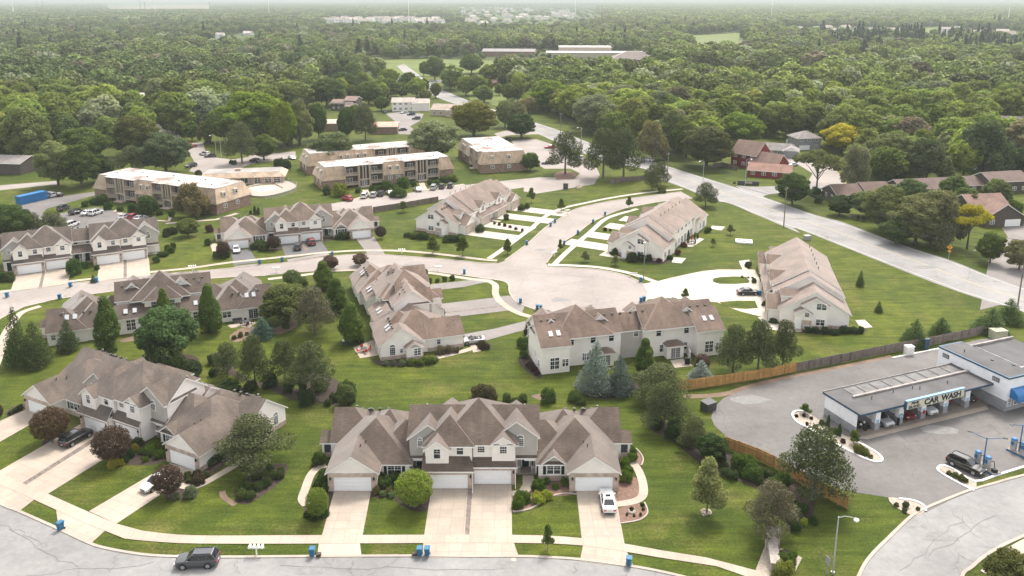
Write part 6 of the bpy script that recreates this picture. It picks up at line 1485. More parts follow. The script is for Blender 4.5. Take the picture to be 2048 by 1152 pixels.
for f, x, by, ty, w, c, lab in ((Z4, 125, 1112, 752, 175, 'spruce', 'tall dark spruce at the left edge behind the lower left block'), (Z4, 235, 1122, 845, 215, 'spruce', 'wide dark spruce beside the tall one at the left'), (Z4, 440, 1028, 828, 145, 'spruce', 'small spruce against the back wall of the skylight block'),
      (Z6, 498, 1105, 845, 195, 'blue', 'blue spruce in front of the long two storey block, left and taller'), (Z6, 628, 1112, 912, 150, (.10, .13, .115), 'blue spruce right of the taller one'), (Z3, 228, 272, 182, 112, 'blue', 'low blue spruce beside the patio and the cedar fence'), (Z4, 1680, 942, 822, 165, (.07, .12, .075), 'round blue green spruce on the lawn near the patio table'),
      (Z6, 1885, 556, 472, 46, 'spruce', 'small lone spruce on the right lawn'), (Z6, 1982, 692, 632, 44, 'spruce', 'second small lone spruce on the right lawn, nearer'), (Z4, 600, 592, 538, 42, 'spruce', 'dwarf spruce by the bins on the left court'),
      (Z3, 1188, 112, -4, 118, (.06, .10, .03), 'pyramid shaped tree in front of the weathered fence, left of two'), (Z3, 1308, 75, -12, 112, (.06, .10, .03), 'pyramid shaped tree in front of the weathered fence, right of two'), (Z3, 1530, 52, -55, 150, (.075, .115, .035), 'bushy green conifer at the right end of the weathered fence'), (Z3, 1615, 10, -95, 130, (.07, .11, .035), 'tall conifer by the pole at the right edge'),
      (Y5, 905, 440, 388, 34, 'dark', 'small dark spruce beside the red shed')):
    T('spruce', f, x, by, ty, w, c, lab)
for f, x, by, ty, w, lab in ((Z4, 700, 1018, 688, 178, 'huge egg shaped arborvitae against the skylight block, left one'), (Z4, 1350, 918, 610, 162, 'huge egg shaped arborvitae against the skylight block, right one'), (Z4, 1062, 885, 638, 120, 'arborvitae between the two huge ones, half behind the maple'),
      (Z5, 152, 315, 138, 145, 'dark arborvitae at the far end of the stepped roofs'), (Z5, 238, 462, 250, 160, 'middle arborvitae of the three left of the stepped roofs'), (Z5, 330, 655, 412, 190, 'nearest arborvitae of the three left of the stepped roofs'), (Z6, 757, 1005, 832, 112, 'conical arborvitae against the middle of the long block'), (Z6, 775, 1030, 895, 90, 'lower arborvitae in front of the conical one'),
      (Z6, 985, 322, 262, 18, 'thin dark column beside the red parasol'), (Z6, 1019, 312, 275, 14, 'thin dark column right of the red parasol'), (Z6, 1034, 308, 278, 14, 'rightmost thin dark column on the rear terrace'), (Z3, 800, 488, 428, 22, 'thin upright evergreen at the white car wash wall, left one'), (Z3, 850, 522, 466, 24, 'thin upright evergreen at the white car wash wall, right one'),
      (Z4, 1605, 158, 128, 22, 'little dark cone behind the court block roof, left one'), (Z4, 1632, 155, 102, 28, 'little dark cone behind the court block roof, tallest'), (Z4, 1655, 157, 110, 24, 'little dark cone behind the court block roof, right one'), (Y3, 590, 660, 628, 16, 'tiny dark cone on the main road bank, left one'), (Y3, 622, 668, 634, 18, 'tiny dark cone on the main road bank, right one')):
    T('arbor', f, x, by, ty, w, 'arbor' if w > 60 else 'spruce', lab)
# young street trees
for f, x, by, ty, w, c, lab in ((Z3, 255, 870, 608, 155, (.21, .245, .10), 'pale young maple on the lawn left of the pines'), (Z2, 1425, 1003, 848, 68, 'mid', 'young tree in the kerb strip before the white sedan'), (Z7, 1345, 492, 384, 72, 'mid', 'street tree on the court grass, left of two'), (Z7, 1510, 507, 390, 72, 'mid', 'street tree on the court grass, right of two'), (Z7, 1755, 494, 406, 44, 'mid', 'slim street tree at the court corner'),
      (Z7, 1890, 207, 122, 44, 'mid', 'slim tree at the far end of the newer tan garage block'), (Z6, 320, 168, 93, 44, 'mid', 'slim tree beside the spur mailboxes'), (Z6, 675, 152, 83, 34, 'mid', 'slim tree right of the spur street, farthest'), (Z6, 40, 388, 303, 44, 'mid', 'slim tree at the spur corner walk'), (Z6, 315, 380, 308, 28, 'mid', 'slim tree at the cul-de-sac corner'),
      (Z6, 445, 430, 368, 48, (.16, .19, .07), 'pale sapling on the lawn of the spur block, left one'), (Z6, 605, 449, 393, 46, (.16, .19, .07), 'pale sapling on the lawn of the spur block, right one'), (Z6, 1205, 288, 230, 40, (.16, .19, .07), 'pale sapling on the lawn beside the main road'), (Z6, 1115, 348, 303, 34, (.15, .18, .06), 'pale sapling near the white frame on the lawn'), (Z6, 970, 628, 565, 40, 'mid', 'small tree behind the long block roof by the white drive'),
      (Z7, 1180, 262, 198, 58, (.11, .14, .06), 'thin sapling by the dark fence'), (Z3, 697, 424, 376, 50, 'mid', 'little standard tree at the tip of the gravel bed'), (Z3, 915, 558, 494, 48, 'mid', 'little standard tree at the white car wash corner'), (Y5, 805, 480, 395, 60, 'mid', 'small tree in front of the little red house')):
    T('young', f, x, by, ty, w, c, lab)
# single shade trees
BIG = [('shade', Z4, 1085, 1105, 718, 390, (.075, .12, .035), 'large full maple behind the lower left block'), ('shade', Z4, 1838, 845, 612, 325, (.115, .135, .04), 'light green spreading tree at the right end of the skylight block'), ('shade', Y1, 1240, 392, 192, 295, (.15, .16, .03), 'dome shaped olive tree behind the apartments'),
       ('shade', Y1, 985, 548, 272, 330, 'silver', 'big silvery tree between two apartment buildings'), ('shade', Y1, 345, 592, 438, 290, (.10, .14, .05), 'round green tree in front of the rear apartment roof'), ('shade', Y1, 425, 422, 188, 110, 'oak', 'narrow tree left of the dark pine on the lawn'), ('shade', Y1, 250, 410, 162, 120, 'mid', 'tree with bare stem left on the apartment lawn'), ('shade', Y1, 130, 448, 165, 190, 'pale', 'grey green tree at the edge of the apartment lawn'), ('shade', Y1, 30, 474, 150, 180, 'bright', 'bright tree at the edge of the apartment lawn'),
       ('shade', Y1, 1600, 612, 486, 125, 'mid', 'small tree at the right end of the rust stained roof'), ('shade', Y1, 1545, 402, 285, 200, 'dark', 'low dark spreading tree above the apartment car park'), ('willow', Y1, 1525, 335, 168, 155, 'tan', 'tan green tree behind the low dark one'), ('shade', Y1, 1440, 335, 148, 130, 'pale', 'pale tree left of the tan green one'),
       ('shade', Y2, 275, 205, 0, 305, 'silver', 'broad tree with white blossom beside the main road'), ('willow', Y2, 650, 385, 128, 230, 'tan', 'tall tan tree left of the white car on the main road'), ('shade', Y2, 790, 340, 45, 210, (.13, .16, .05), 'pale green tree behind the utility pole'), ('shade', Y2, 1000, 428, 138, 330, (.10, .105, .04), 'broad olive tree beside the red barn house'), ('shade', Y2, 1205, 290, 72, 270, 'bright', 'bright green tree behind the red barn house'), ('shade', Y2, 870, 370, 110, 190, 'mid', 'green tree between the pole and the olive tree'), ('shade', Y2, 1010, 230, 60, 250, 'bright', 'bright tree above the olive tree'),
       ('shade', Y3, 505, 285, 144, 200, 'gold', 'golden yellow tree beside the grey two storey house'), ('shade', Y3, 230, 580, 385, 190, (.055, .085, .022), 'dark round tree at the side road corner'), ('locust', Y3, 362, 520, 258, 290, (.12, .13, .05), 'open branched tree with bare limbs at the side road'), ('willow', Y3, 575, 490, 242, 195, 'silver', 'silver green tree left of the brown row'), ('shade', Y3, 765, 410, 162, 260, (.13, .16, .06), 'pale green tree behind the brown row'), ('willow', Y3, 965, 445, 205, 260, (.075, .10, .045), 'dark drooping tree behind the widest brown house'), ('willow', Y3, 1270, 415, 92, 330, (.09, .12, .05), 'tall weeping tree behind the right brown houses'),
       ('shade', Y3, 1465, 415, 250, 140, 'dark', 'dark dense tree at the right edge'), ('shade', Y3, 1080, 215, 118, 95, 'purple', 'dark purple tree beside the slate blue roof'), ('shade', Y3, 490, 632, 540, 145, (.05, .08, .022), 'dark rounded bush on the main road bank'), ('shade', Y3, 735, 720, 455, 260, (.13, .155, .05), 'olive tree nearest the brown houses on the bank'), ('shade', Y3, 830, 478, 462, 80, 'white', 'small white flowering tree') if False else ('shade', Y3, 800, 560, 465, 130, 'silver', 'small white flowering tree behind the bank trees'),
       ('shade', Y3, 905, 790, 515, 310, (.125, .14, .055), 'wide brown green tree at the middle of the bank'), ('willow', Y3, 1055, 800, 505, 260, (.145, .14, .065), 'tall brownish tree left of the golden one on the bank'), ('locust', Y3, 1190, 815, 560, 250, (.30, .27, .03), 'golden leaved locust on the main road bank'), ('shade', Y3, 1315, 895, 715, 140, 'mid', 'small green tree right of the road sign'), ('shade', Y3, 1475, 930, 755, 150, 'tan', 'brownish tree at the right edge above the road'), ('shade', Y3, 800, 790, 640, 190, (.085, .115, .035), 'dense low tree on the bank below the olive tree'), ('shade', Y3, 985, 800, 640, 170, (.075, .07, .04), 'brown thicket tree on the bank'),
       ('shade', Z8, 200, 485, 82, 310, 'pale', 'tall grey green tree at left, above the left lawn'), ('shade', Z8, 70, 470, 150, 230, 'oak', 'dark tree left of the tall grey green one'), ('shade', Z8, 375, 615, 305, 260, 'pale', 'grey green tree overhanging the left car park, nearest'), ('shade', Z8, 525, 625, 330, 240, 'oak', 'dark green tree behind the left car park'), ('shade', Z8, 545, 470, 235, 300, 'mid', 'broad green tree above the left car park'), ('shade', Z8, 880, 420, 138, 290, (.10, .115, .03), 'yellow green tree before the white roofed building'), ('shade', Z8, 1065, 530, 272, 330, (.075, .105, .045), 'large rounded tree behind the stained apartment roof'), ('shade', Z8, 640, 590, 400, 200, 'dark', 'dark tree left of the dull green conifer'),
       ('shade', Z8, 1690, 448, 275, 175, 'mid', 'green tree right of the apartment entrance pine'), ('shade', Z8, 1640, 345, -10, 430, 'bright', 'huge bright green oak above the apartments'), ('shade', Z8, 1440, 335, 85, 230, (.12, .165, .025), 'bright tree left of the huge oak'), ('shade', Z8, 1830, 345, 60, 260, (.10, .14, .03), 'green tree right of the huge oak'), ('willow', Z8, 1915, 352, 58, 190, 'grey', 'grey silvery tree right of the huge oak'), ('shade', Z8, 1230, 325, 188, 120, 'mid', 'small round tree by the entrance lane'), ('willow', Z8, 1312, 345, 198, 105, 'olive', 'small olive tree by the entrance lane'), ('shade', Z8, 1195, 262, 18, 190, 'dark', 'dark upright tree beside the white building'),
       ('willow', Z8, 1235, 815, 588, 250, (.17, .14, .075), 'bare budding tan tree in front of the left apartments'), ('shade', Z4, 75, 318, 75, 230, 'oak', 'dark tree behind the roofs at the left edge'), ('shade', Z4, 1205, 296, 192, 150, (.11, .14, .03), 'round yellow green tree between two court blocks'), ('shade', Z5, 195, 190, 92, 120, (.11, .07, .055), 'reddish crab apple at the far end of the stepped roofs, left one'), ('shade', Z5, 385, 165, 78, 105, (.13, .10, .07), 'reddish crab apple at the far end of the stepped roofs, right one'),
       ('shade', Z3, 1610, 1250, 1035, 215, (.10, .115, .035), 'leafy tree cut by the bottom right corner'), ('shade', Z3, 275, 625, 510, 135, (.045, .08, .02), 'dark round bush at the middle of the long shrub bed'), ('shade', Z2, 310, 198, 72, 118, (.085, .12, .03), 'rounded shrub tree behind the front block, left')]
for k, f, x, by, ty, w, c, lab in BIG: T(k, f, x, by, ty, w, c, lab, 'tree')
# shrubs: (enlargement, label, colour, [(x, base y, width, height factor)])
def shrubs(f, label, col, L_, hf=.8, group=None, dy=.30):
    for q in L_:
        x, y, w = q[:3]; c = q[3] if len(q) > 3 else col
        a, e = f(x, y + w * dy, x + w, y + w * dy); p = G(a); wm = abs(G(e).x - p.x)
        plant('mound', p, wm * hf, wm, c, label, 'shrub', group=group or label)
SH = [(Z2, 'clipped round box shrub in the red mulch bed by the right porch', 'box', [(1375, 638, 82), (1420, 618, 44), (1470, 643, 46), (1520, 622, 56), (1263, 740, 76), (1302, 700, 90), (1268, 695, 60)]), (Z2, 'yellow green spirea in the red mulch bed', 'lime', [(1365, 705, 60), (1422, 690, 66), (1372, 720, 60), (1395, 712, 50)]),
      (Z2, 'round shrub along the right end wall of the front block', 'box', [(1890, 450, 62), (1893, 483, 66), (1852, 515, 56), (1872, 556, 74), (1860, 594, 82)]), (Z2, 'leafy shrub along the left end of the front block', (.05, .085, .02), [(165, 500, 80), (190, 570, 70), (182, 605, 74), (150, 640, 60), (200, 650, 60), (105, 790, 60), (190, 785, 66), (140, 800, 70)]),
      (Z2, 'shrub under the twin window with dark shutters', (.06, .10, .02), [(525, 620, 92), (575, 605, 80), (500, 605, 70)]), (Z2, 'small tan shrub beside the front drive', (.13, .12, .04), [(478, 668, 50), (548, 668, 48)]), (Z2, 'pale hosta clump beside the front drive', (.14, .19, .08), [(515, 682, 46), (560, 690, 40)]),
      (Z2, 'tiny dark plant in the lower right red mulch bed', 'dark', [(1890, 770, 28), (1950, 745, 26), (1955, 768, 24), (1865, 800, 18), (1905, 805, 18), (1940, 800, 18)]),
      (Z2, 'brownish rounded shrub behind the front roof', (.085, .075, .04), [(1045, 125, 110), (1105, 138, 90)]), (Z2, 'low green shrub in the dirt patch behind the front roof', (.08, .115, .03), [(1430, 150, 90), (1580, 150, 80), (1290, 155, 60), (1200, 158, 60), (1250, 175, 50), (1610, 178, 50)]),
      (Z1, 'bright green shrub before the diagonal porch', (.09, .14, .02), [(675, 590, 60), (722, 600, 56), (690, 562, 60), (640, 588, 40), (655, 628, 30), (720, 570, 46)]), (Z1, 'yellow flowering ground plant by the purple globe tree', 'gold', [(515, 642, 60), (545, 640, 40), (610, 575, 40)]), (Z1, 'dark shrub under the diagonal upper windows', (.045, .075, .02), [(620, 545, 50), (560, 625, 46), (590, 605, 40)]),
      (Z1, 'little round shrub at the right diagonal garage', (.10, .12, .04), [(846, 700, 36), (934, 695, 34), (852, 722, 30)]), (Z1, 'dark red barberry at the right diagonal garage', (.07, .055, .03), [(893, 714, 62), (888, 694, 40)]), (Z1, 'large green shrub at the diagonal side wall', (.06, .10, .025), [(965, 620, 66), (1005, 600, 60), (940, 640, 50), (1040, 590, 50)]),
      (Z1, 'pale variegated clump under the small purple globe tree', (.15, .18, .09), [(795, 792, 40), (860, 778, 60), (840, 790, 36)]), (Z1, 'low plant in the oval bed on the diagonal lawn', (.07, .10, .028), [(1090, 785, 60), (1130, 790, 50), (1165, 745, 50), (1200, 730, 54), (1230, 700, 46), (1265, 680, 40), (1150, 700, 50), (1190, 690, 44), (1120, 750, 46), (1100, 735, 44), (1215, 665, 40), (1260, 700, 40), (1080, 765, 40)]),
      (Z1, 'dark plant at the far left diagonal garage', (.05, .07, .025), [(92, 395, 36), (70, 405, 30), (48, 418, 26)]), (Z1, 'low dark shrub in the bed of the loose pine row', (.045, .07, .022), [(1030, 315, 120), (1130, 300, 70), (1215, 278, 70), (1300, 300, 66), (1380, 355, 80), (960, 180, 60), (1440, 300, 60), (960, 235, 50)]),
      (Z1, 'dark spreading juniper behind the diagonal roof', (.045, .07, .025), [(740, 195, 200), (860, 225, 90)]),
      (Z3, 'clipped hedge mound in the long bed by the cedar fence', (.07, .12, .02), [(400, 640, 80), (440, 655, 90), (460, 690, 86), (560, 735, 64), (600, 712, 66), (585, 735, 50)]), (Z3, 'small shrub in the long bed by the cedar fence', (.06, .09, .03), [(335, 655, 42), (340, 685, 50), (372, 700, 50), (515, 688, 46), (495, 728, 40), (410, 690, 40), (640, 800, 40), (320, 620, 46), (550, 700, 40)]),
      (Z3, 'round shrub under the large dark pine', (.055, .09, .02), [(680, 845, 82), (735, 903, 46), (655, 932, 54), (640, 895, 50)]), (Z3, 'yellow green ball shrub under the large dark pine', 'lime', [(692, 908, 42)]), (Z3, 'shrub beside the stone entrance sign', (.07, .11, .02), [(612, 1080, 84), (640, 1060, 50)]), (Z3, 'yellow green shrub before the stone entrance sign', (.15, .18, .03), [(600, 1130, 100)]),
      (Z3, 'dark shrub under the broad pine of the long bed', (.045, .075, .022), [(110, 505, 90), (160, 545, 70), (30, 460, 70)]), (Z3, 'small green shrub in the car wash gravel bed', (.07, .10, .02), [(745, 478, 28), (772, 462, 28), (792, 470, 22), (828, 500, 34), (812, 494, 24)]), (Z3, 'dark red dwarf shrub in the car wash gravel bed', (.05, .025, .02), [(658, 430, 20), (692, 430, 18), (726, 442, 18), (706, 466, 18), (868, 545, 24), (760, 496, 20)]),
      (Z3, 'yellow green creeper at the end of the gravel bed', (.11, .12, .02), [(940, 578, 56, (.11, .12, .02)), (965, 592, 44), (992, 616, 24)]), (Z3, 'low plant on the gravel island before the black car', (.09, .11, .03), [(1345, 688, 28), (1400, 712, 40), (1372, 700, 30), (1420, 722, 26)]), (Z3, 'low plant on the gravel tip at the road bend', (.07, .09, .03), [(1108, 830, 26), (1150, 832, 36), (1145, 855, 28), (1205, 850, 24)]),
      (Z4, 'big dark clipped shrub between the left court drives', (.05, .09, .02), [(476, 505, 116), (540, 478, 66)]), (Z4, 'shrub beside the right porch of the left court block', (.055, .09, .02), [(1092, 385, 56), (1072, 372, 46), (1055, 408, 56), (1022, 415, 42), (1000, 450, 46), (620, 500, 34), (1110, 360, 46)]), (Z4, 'shrub at the left edge of the court block', (.05, .08, .02), [(45, 555, 86), (12, 560, 60), (75, 575, 40)]),
      (Z4, 'dark hedge between the two court blocks', (.04, .06, .022), [(1080, 265, 66), (1110, 262, 60), (1060, 285, 50), (1340, 250, 60, (.08, .04, .035))]), (Z4, 'small clump beside the terrace table', (.07, .10, .03), [(1500, 945, 36), (1540, 930, 40), (1580, 920, 30), (1830, 870, 60), (1290, 860, 40), (1010, 855, 40)]), (Z4, 'low round shrub next to the green globe tree', (.08, .12, .03), [(1920, 600, 110)]),
      (Z8, 'clipped dark shrub in front of the left apartments', (.05, .085, .022), [(655, 705, 84), (600, 715, 60), (545, 728, 60), (695, 748, 56), (770, 762, 52), (950, 755, 140), (850, 762, 66), (1022, 788, 46), (1100, 798, 46), (900, 780, 60)]),
      (Z8, 'dark low yew at the lane corner', (.04, .065, .02), [(1790, 490, 90), (1830, 485, 80), (1500, 465, 40), (1480, 462, 30), (1270, 530, 40)]), (Y1, 'round shrub in front of the long apartments', (.065, .105, .022), [(300, 745, 66), (500, 740, 46), (590, 725, 40), (640, 722, 50), (680, 712, 80), (735, 720, 60), (790, 695, 86), (855, 700, 40), (960, 692, 40), (1000, 690, 46), (1050, 672, 56), (760, 755, 96), (720, 765, 50)]),
      (Y1, 'bright yellow green shrub in front of the long apartments', (.13, .17, .025), [(385, 742, 110), (1100, 660, 70), (1120, 672, 40)]), (Z7, 'shrub by the porch windows of the court block', (.055, .085, .022), [(385, 438, 66), (410, 455, 60), (355, 452, 50), (850, 395, 50), (820, 398, 40), (885, 392, 46), (100, 430, 46), (175, 502, 46), (210, 498, 40), (145, 498, 40)]),
      (Z7, 'hedge shrub along the newer end gable', (.055, .085, .025), [(1205, 385, 46), (1240, 392, 46), (1275, 398, 46), (1305, 400, 40), (1420, 412, 46), (1455, 410, 50), (1495, 404, 60), (1605, 353, 56), (1685, 322, 20), (1750, 290, 40), (1835, 238, 46), (1865, 230, 40)]), (Z7, 'row of small maroon barberries between the white drives', (.10, .03, .03), [(1712, 328, 22), (1742, 334, 22), (1771, 342, 22), (1804, 352, 22), (1839, 361, 22)]),
      (Z6, 'shrub around the spur block', (.05, .08, .025), [(600, 380, 46), (690, 410, 56), (740, 408, 50), (780, 412, 40), (890, 405, 34), (1092, 262, 36), (1080, 270, 26)]), (Z6, 'dark red shrub around the spur block', (.085, .03, .028), [(832, 420, 30), (850, 412, 24), (550, 260, 22), (578, 262, 16), (962, 338, 36), (932, 382, 30)]), (Z6, 'hedge shrub before the newest end gable', (.045, .075, .025), [(1610, 785, 40), (1650, 785, 46), (1700, 790, 46), (1745, 795, 44), (1800, 785, 54), (1850, 785, 54), (1890, 788, 40), (1770, 800, 30)]),
      (Z6, 'small bed plant by the white drives', (.06, .085, .03), [(1300, 445, 36), (1330, 530, 30), (1388, 648, 36), (1430, 738, 40), (1268, 508, 14), (1300, 510, 14), (1322, 512, 14)]), (Z6, 'reddish bush behind the low blue spruce', (.14, .10, .085), [(1058, 950, 90)]), (Z5, 'shrub along the nearest end gable of the stepped roofs', (.10, .14, .03), [(715, 778, 60), (765, 782, 66), (795, 765, 56), (838, 775, 60), (870, 770, 36)]),
      (Z5, 'pale clump along the nearest end gable', (.15, .17, .10), [(550, 788, 46), (600, 790, 40), (655, 785, 60), (690, 785, 36)]), (Z5, 'tall brown grasses at the brick wall', (.15, .12, .07), [(900, 712, 60), (950, 708, 60), (1000, 705, 50)]), (Z5, 'round dark shrub by the silver convertible', (.07, .06, .035), [(1165, 675, 60), (1195, 682, 50)]), (Z5, 'shrub at the left end of the long block', (.06, .10, .025), [(1425, 655, 80), (1435, 680, 60), (1430, 732, 60)]),
      (Z5, 'maroon barberry at the left end of the long block', (.07, .035, .03), [(1470, 800, 56), (1500, 825, 50), (1515, 850, 40)]), (Z5, 'purple brown globe by the long block corner', (.055, .04, .03), [(1490, 560, 120)]), (Z5, 'shrub along the court walk', (.07, .10, .035), [(780, 268, 40), (830, 262, 40), (880, 258, 36), (925, 250, 40), (975, 245, 40), (795, 215, 70), (885, 400, 40)]),
      (Z5, 'dark shrub by the lower left lawn bed', (.055, .085, .025), [(300, 960, 130), (220, 1010, 60), (330, 1020, 70), (180, 1040, 60), (60, 1000, 80), (1180, 985, 120, (.08, .07, .04)), (20, 940, 70)]), (Y2, 'bush on the main road corner', (.055, .085, .025), [(1700, 590, 80), (1720, 640, 60), (1180, 530, 20), (715, 575, 60, (.09, .12, .03))])]
for f, lab, c, L_ in SH: shrubs(f, lab, c, L_)

# ================================================================ cars, bins, posts
def carpx(kind, f, x, y, x2, y2, col, lab, group=None):
    """tail and nose of the car, on the ground, read off the enlargement"""
    a, e = W(f(x, y, x2, y2)); return car(kind, (a + e) / 2, heading(a, e), col, lab, group)
carpx('suv', Y8, 1770, 930, 1470, 945, 'grey', 'grey car driving along the near road')
carpx('sedan', Z2, 1768, 800, 1747, 690, 'white', 'white sedan parked before the right garage of the front block')
carpx('suv', Z1, 290, 575, 400, 515, 'black', 'black car between the purple globe trees on the diagonal drive'); carpx('hatch', Z1, 760, 715, 655, 775, 'white', 'white hatchback half hidden by the small purple globe tree')
carpx('conv', Z5, 1175, 652, 1040, 665, 'silver', 'silver convertible with black hood folded at the stepped roofs'); carpx('sedan', Z6, 1230, 600, 1368, 598, 'black', 'black sedan on the wide white drive')
carpx('hatch', Z7, 252, 460, 262, 500, 'white', 'small white car before the left court garage'); carpx('suv', Z7, 595, 488, 600, 440, 'dark', 'dark car with roof rack on the dark asphalt court drive'); carpx('suv', Z7, 685, 458, 655, 418, 'maroon', 'dark red car on the dark asphalt court drive')
pk = 'cars parked at the apartments'
for k, f, x, y, x2, y2, c, lab in (('suv', Z8, 365, 785, 450, 750, 'grey', 'grey blue car, first in the left apartment row'), ('suv', Z8, 445, 805, 540, 780, 'black', 'black car, second in the left apartment row'), ('sedan', Z8, 530, 808, 600, 785, 'white', 'white sedan behind the other white car at left'), ('suv', Z8, 570, 812, 660, 782, 'white', 'white car nearest the apartments, left row'),
        ('van', Z8, 345, 690, 285, 680, 'silver', 'silver car beside the blue container'), ('sedan', Z8, 398, 685, 335, 672, 'black', 'black sedan beyond the blue container'), ('sedan', Z8, 770, 835, 825, 812, 'silver', 'silver car partly hidden by the left court roof'), ('suv', Z8, 830, 838, 880, 810, 'red', 'red car partly hidden by the left court roof'), ('sedan', Z8, 870, 842, 920, 820, 'silver', 'silver sedan right of the red car'), ('sedan', Z8, 910, 845, 980, 828, 'black', 'black car right of the silver sedan'), ('van', Z8, 430, 885, 490, 862, 'white', 'white car behind the left court ridge'),
        ('suv', Y1, 455, 810, 405, 795, 'red', 'red car at the left end of the long apartments'), ('van', Y1, 530, 798, 555, 768, 'white', 'white van under the long apartments'), ('suv', Y1, 590, 792, 610, 765, 'silver', 'silver car under the long apartments, second of four'), ('suv', Y1, 640, 782, 655, 760, 'black', 'black car under the long apartments, third of four'), ('sedan', Y1, 720, 778, 685, 750, 'white', 'white sedan under the long apartments, fourth of four'),
        ('sedan', Y1, 900, 755, 860, 728, 'white', 'white sedan standing alone in the apartment row'), ('van', Y1, 975, 742, 995, 718, 'silver', 'silver minivan in the right apartment row'), ('suv', Y1, 1030, 735, 1045, 712, 'black', 'black car in the right apartment row, left of two'), ('suv', Y1, 1085, 730, 1098, 708, 'dark', 'black car in the right apartment row, right of two'),
        ('sedan', Y1, 1745, 570, 1680, 570, 'dark', 'dark car under the tall island pine'), ('van', Y1, 1940, 545, 1870, 540, 'white', 'white car behind the tall island pine'), ('sedan', Y1, 1745, 468, 1705, 470, 'red', 'red car at the far side of the right apartment lot'), ('suv', Y1, 1870, 395, 1850, 370, 'blue', 'dark blue car driving on the main road'), ('sedan', Y1, 1480, 420, 1440, 412, 'black', 'black car in the shadow of the low dark tree'),
        ('pickup', Y1, 680, 252, 660, 232, 'blue', 'blue pickup in the small car park'), ('sedan', Y1, 815, 242, 770, 248, 'silver', 'silver car in the small car park'), ('suv', Y1, 865, 258, 815, 258, 'blue', 'dark blue car in the small car park'), ('suv', Y1, 900, 285, 845, 285, 'dark', 'dark car in the small car park'), ('sedan', Y1, 810, 355, 755, 358, 'black', 'black car beside the rust stained brick building'),
        ('sedan', Z8, 1130, 328, 1175, 335, 'white', 'white car by the entrance trees'), ('pickup', Z8, 1255, 365, 1180, 372, 'red', 'red pickup by the entrance lane'), ('suv', Z8, 1335, 420, 1285, 415, 'white', 'white car beside the flag poles'), ('sedan', Z8, 1385, 428, 1310, 432, 'black', 'black car beside the flag poles'), ('sedan', Z8, 1350, 345, 1320, 340, 'dark', 'dark car at the end of the entrance lane'), ('suv', Z8, 1245, 490, 1200, 498, 'dark', 'dark car under the trees by the lane'), ('sedan', Y1, 55, 530, 95, 545, 'white', 'white car at the left end of the rear apartments'), ('suv', Z8, 1650, 465, 1610, 460, 'dark', 'dark car behind the entrance pine'),
        ('suv', Y2, 655, 395, 600, 388, 'white', 'white car waiting on the main road'), ('sedan', Y2, 1450, 400, 1405, 385, 'white', 'white car beside the red barn house'), ('sedan', Y2, 1905, 568, 1835, 570, 'white', 'white car by the brown row'), ('sedan', Y2, 1590, 420, 1510, 425, 'white', 'white car in the open lot behind the barn'), ('sedan', Y2, 330, 312, 260, 305, 'white', 'white car between the two large pines'), ('sedan', Y1, 1980, 315, 1950, 305, 'white', 'white car behind the blossom tree')):
    carpx(k, f, x, y, x2, y2, c, lab, pk if f in (Z8,) or 'apartment' in lab else None)
p = W(Z8(135, 738, 278, 705, 270, 660)); o = empty('shipping_container', p[0], math.atan2((p[1] - p[0]).y, (p[1] - p[0]).x), 'bright blue shipping container at the left apartment car park', 'container')
M['bluebox'] = plain('container_blue', (.02, .14, .33), .5, .1)
m = MB(); m.box(0, 9, 0, 2.5, .1, 2.7)
for i in range(30): m.box(.1 + i * .3, .25 + i * .3, -.05, 2.55, .2, 2.6)
m.box(0, 9, -.06, .06, 2.6, 2.76); m.box(0, 9, 2.44, 2.56, 2.6, 2.76); m.build('container_body', M['bluebox'], o)
k = MB(); k.box(-.06, 0, .08, 1.22, .25, 2.55); k.box(-.06, 0, 1.28, 2.42, .25, 2.55); k.build('container_doors', M['bluebox'], o)
# recycling bins
for f, x, y, rz, lab in ((Y8, 498, 655, -25, 'blue recycling bin on the grass at the lower left kerb'), (Z2, 125, 1032, 0, 'blue recycling bin left of the whitest drive apron'), (Z2, 718, 1030, 0, 'left bin of the pair at the double drive'), (Z2, 760, 1030, 0, 'right bin of the pair at the double drive'), (Z2, 1875, 1085, -12, 'blue recycling bin at the far right drive of the front block'),
        (Z4, 47, 688, 10, 'blue bin at the left end of the court kerb'), (Z4, 452, 622, 10, 'blue bin between the left court drives'), (Z4, 620, 592, 10, 'blue bin beside the dwarf spruce'), (Z4, 383, 700, 10, 'blue bin just above the skylight roof'), (Z7, 386, 550, 8, 'blue bin at the small white car, court kerb'), (Z7, 511, 536, 8, 'blue bin left of the dark asphalt drive, court kerb'), (Z7, 788, 505, 8, 'blue bin half hidden by the crab apple'),
        (Z5, 1052, 218, 0, 'blue bin on the outer kerb before the cul-de-sac'), (Z5, 1411, 406, 0, 'single blue bin on the cul-de-sac rim'), (Z5, 1518, 448, 0, 'left bin of the pair on the cul-de-sac rim'), (Z5, 1540, 450, 0, 'right bin of the pair on the cul-de-sac rim'), (Z6, 736, 535, 0, 'blue bin at the cul-de-sac lamp'), (Z6, 738, 642, 0, 'left bin by the long roof on the cul-de-sac'), (Z6, 754, 636, 0, 'right bin by the long roof on the cul-de-sac'),
        (Z6, 408, 284, 0, 'bin with white lid stripe on the right spur kerb'), (Z6, 336, 340, 0, 'bin behind the slim corner tree'), (Z6, 487, 226, 0, 'blue bin halfway up the right spur kerb'), (Z6, 550, 186, 0, 'topmost blue bin on the right spur kerb'), (Z6, 288, 224, 0, 'blue bin at the spur mailboxes'), (Z6, 265, 243, 0, 'blue bin just below the spur mailboxes'), (Z6, 141, 340, 0, 'lowest blue bin on the left spur kerb'), (Z6, 1360, 605, 0, 'blue bin behind the black sedan')):
    rbin(G(f(x, y)[0]), rz, lab)
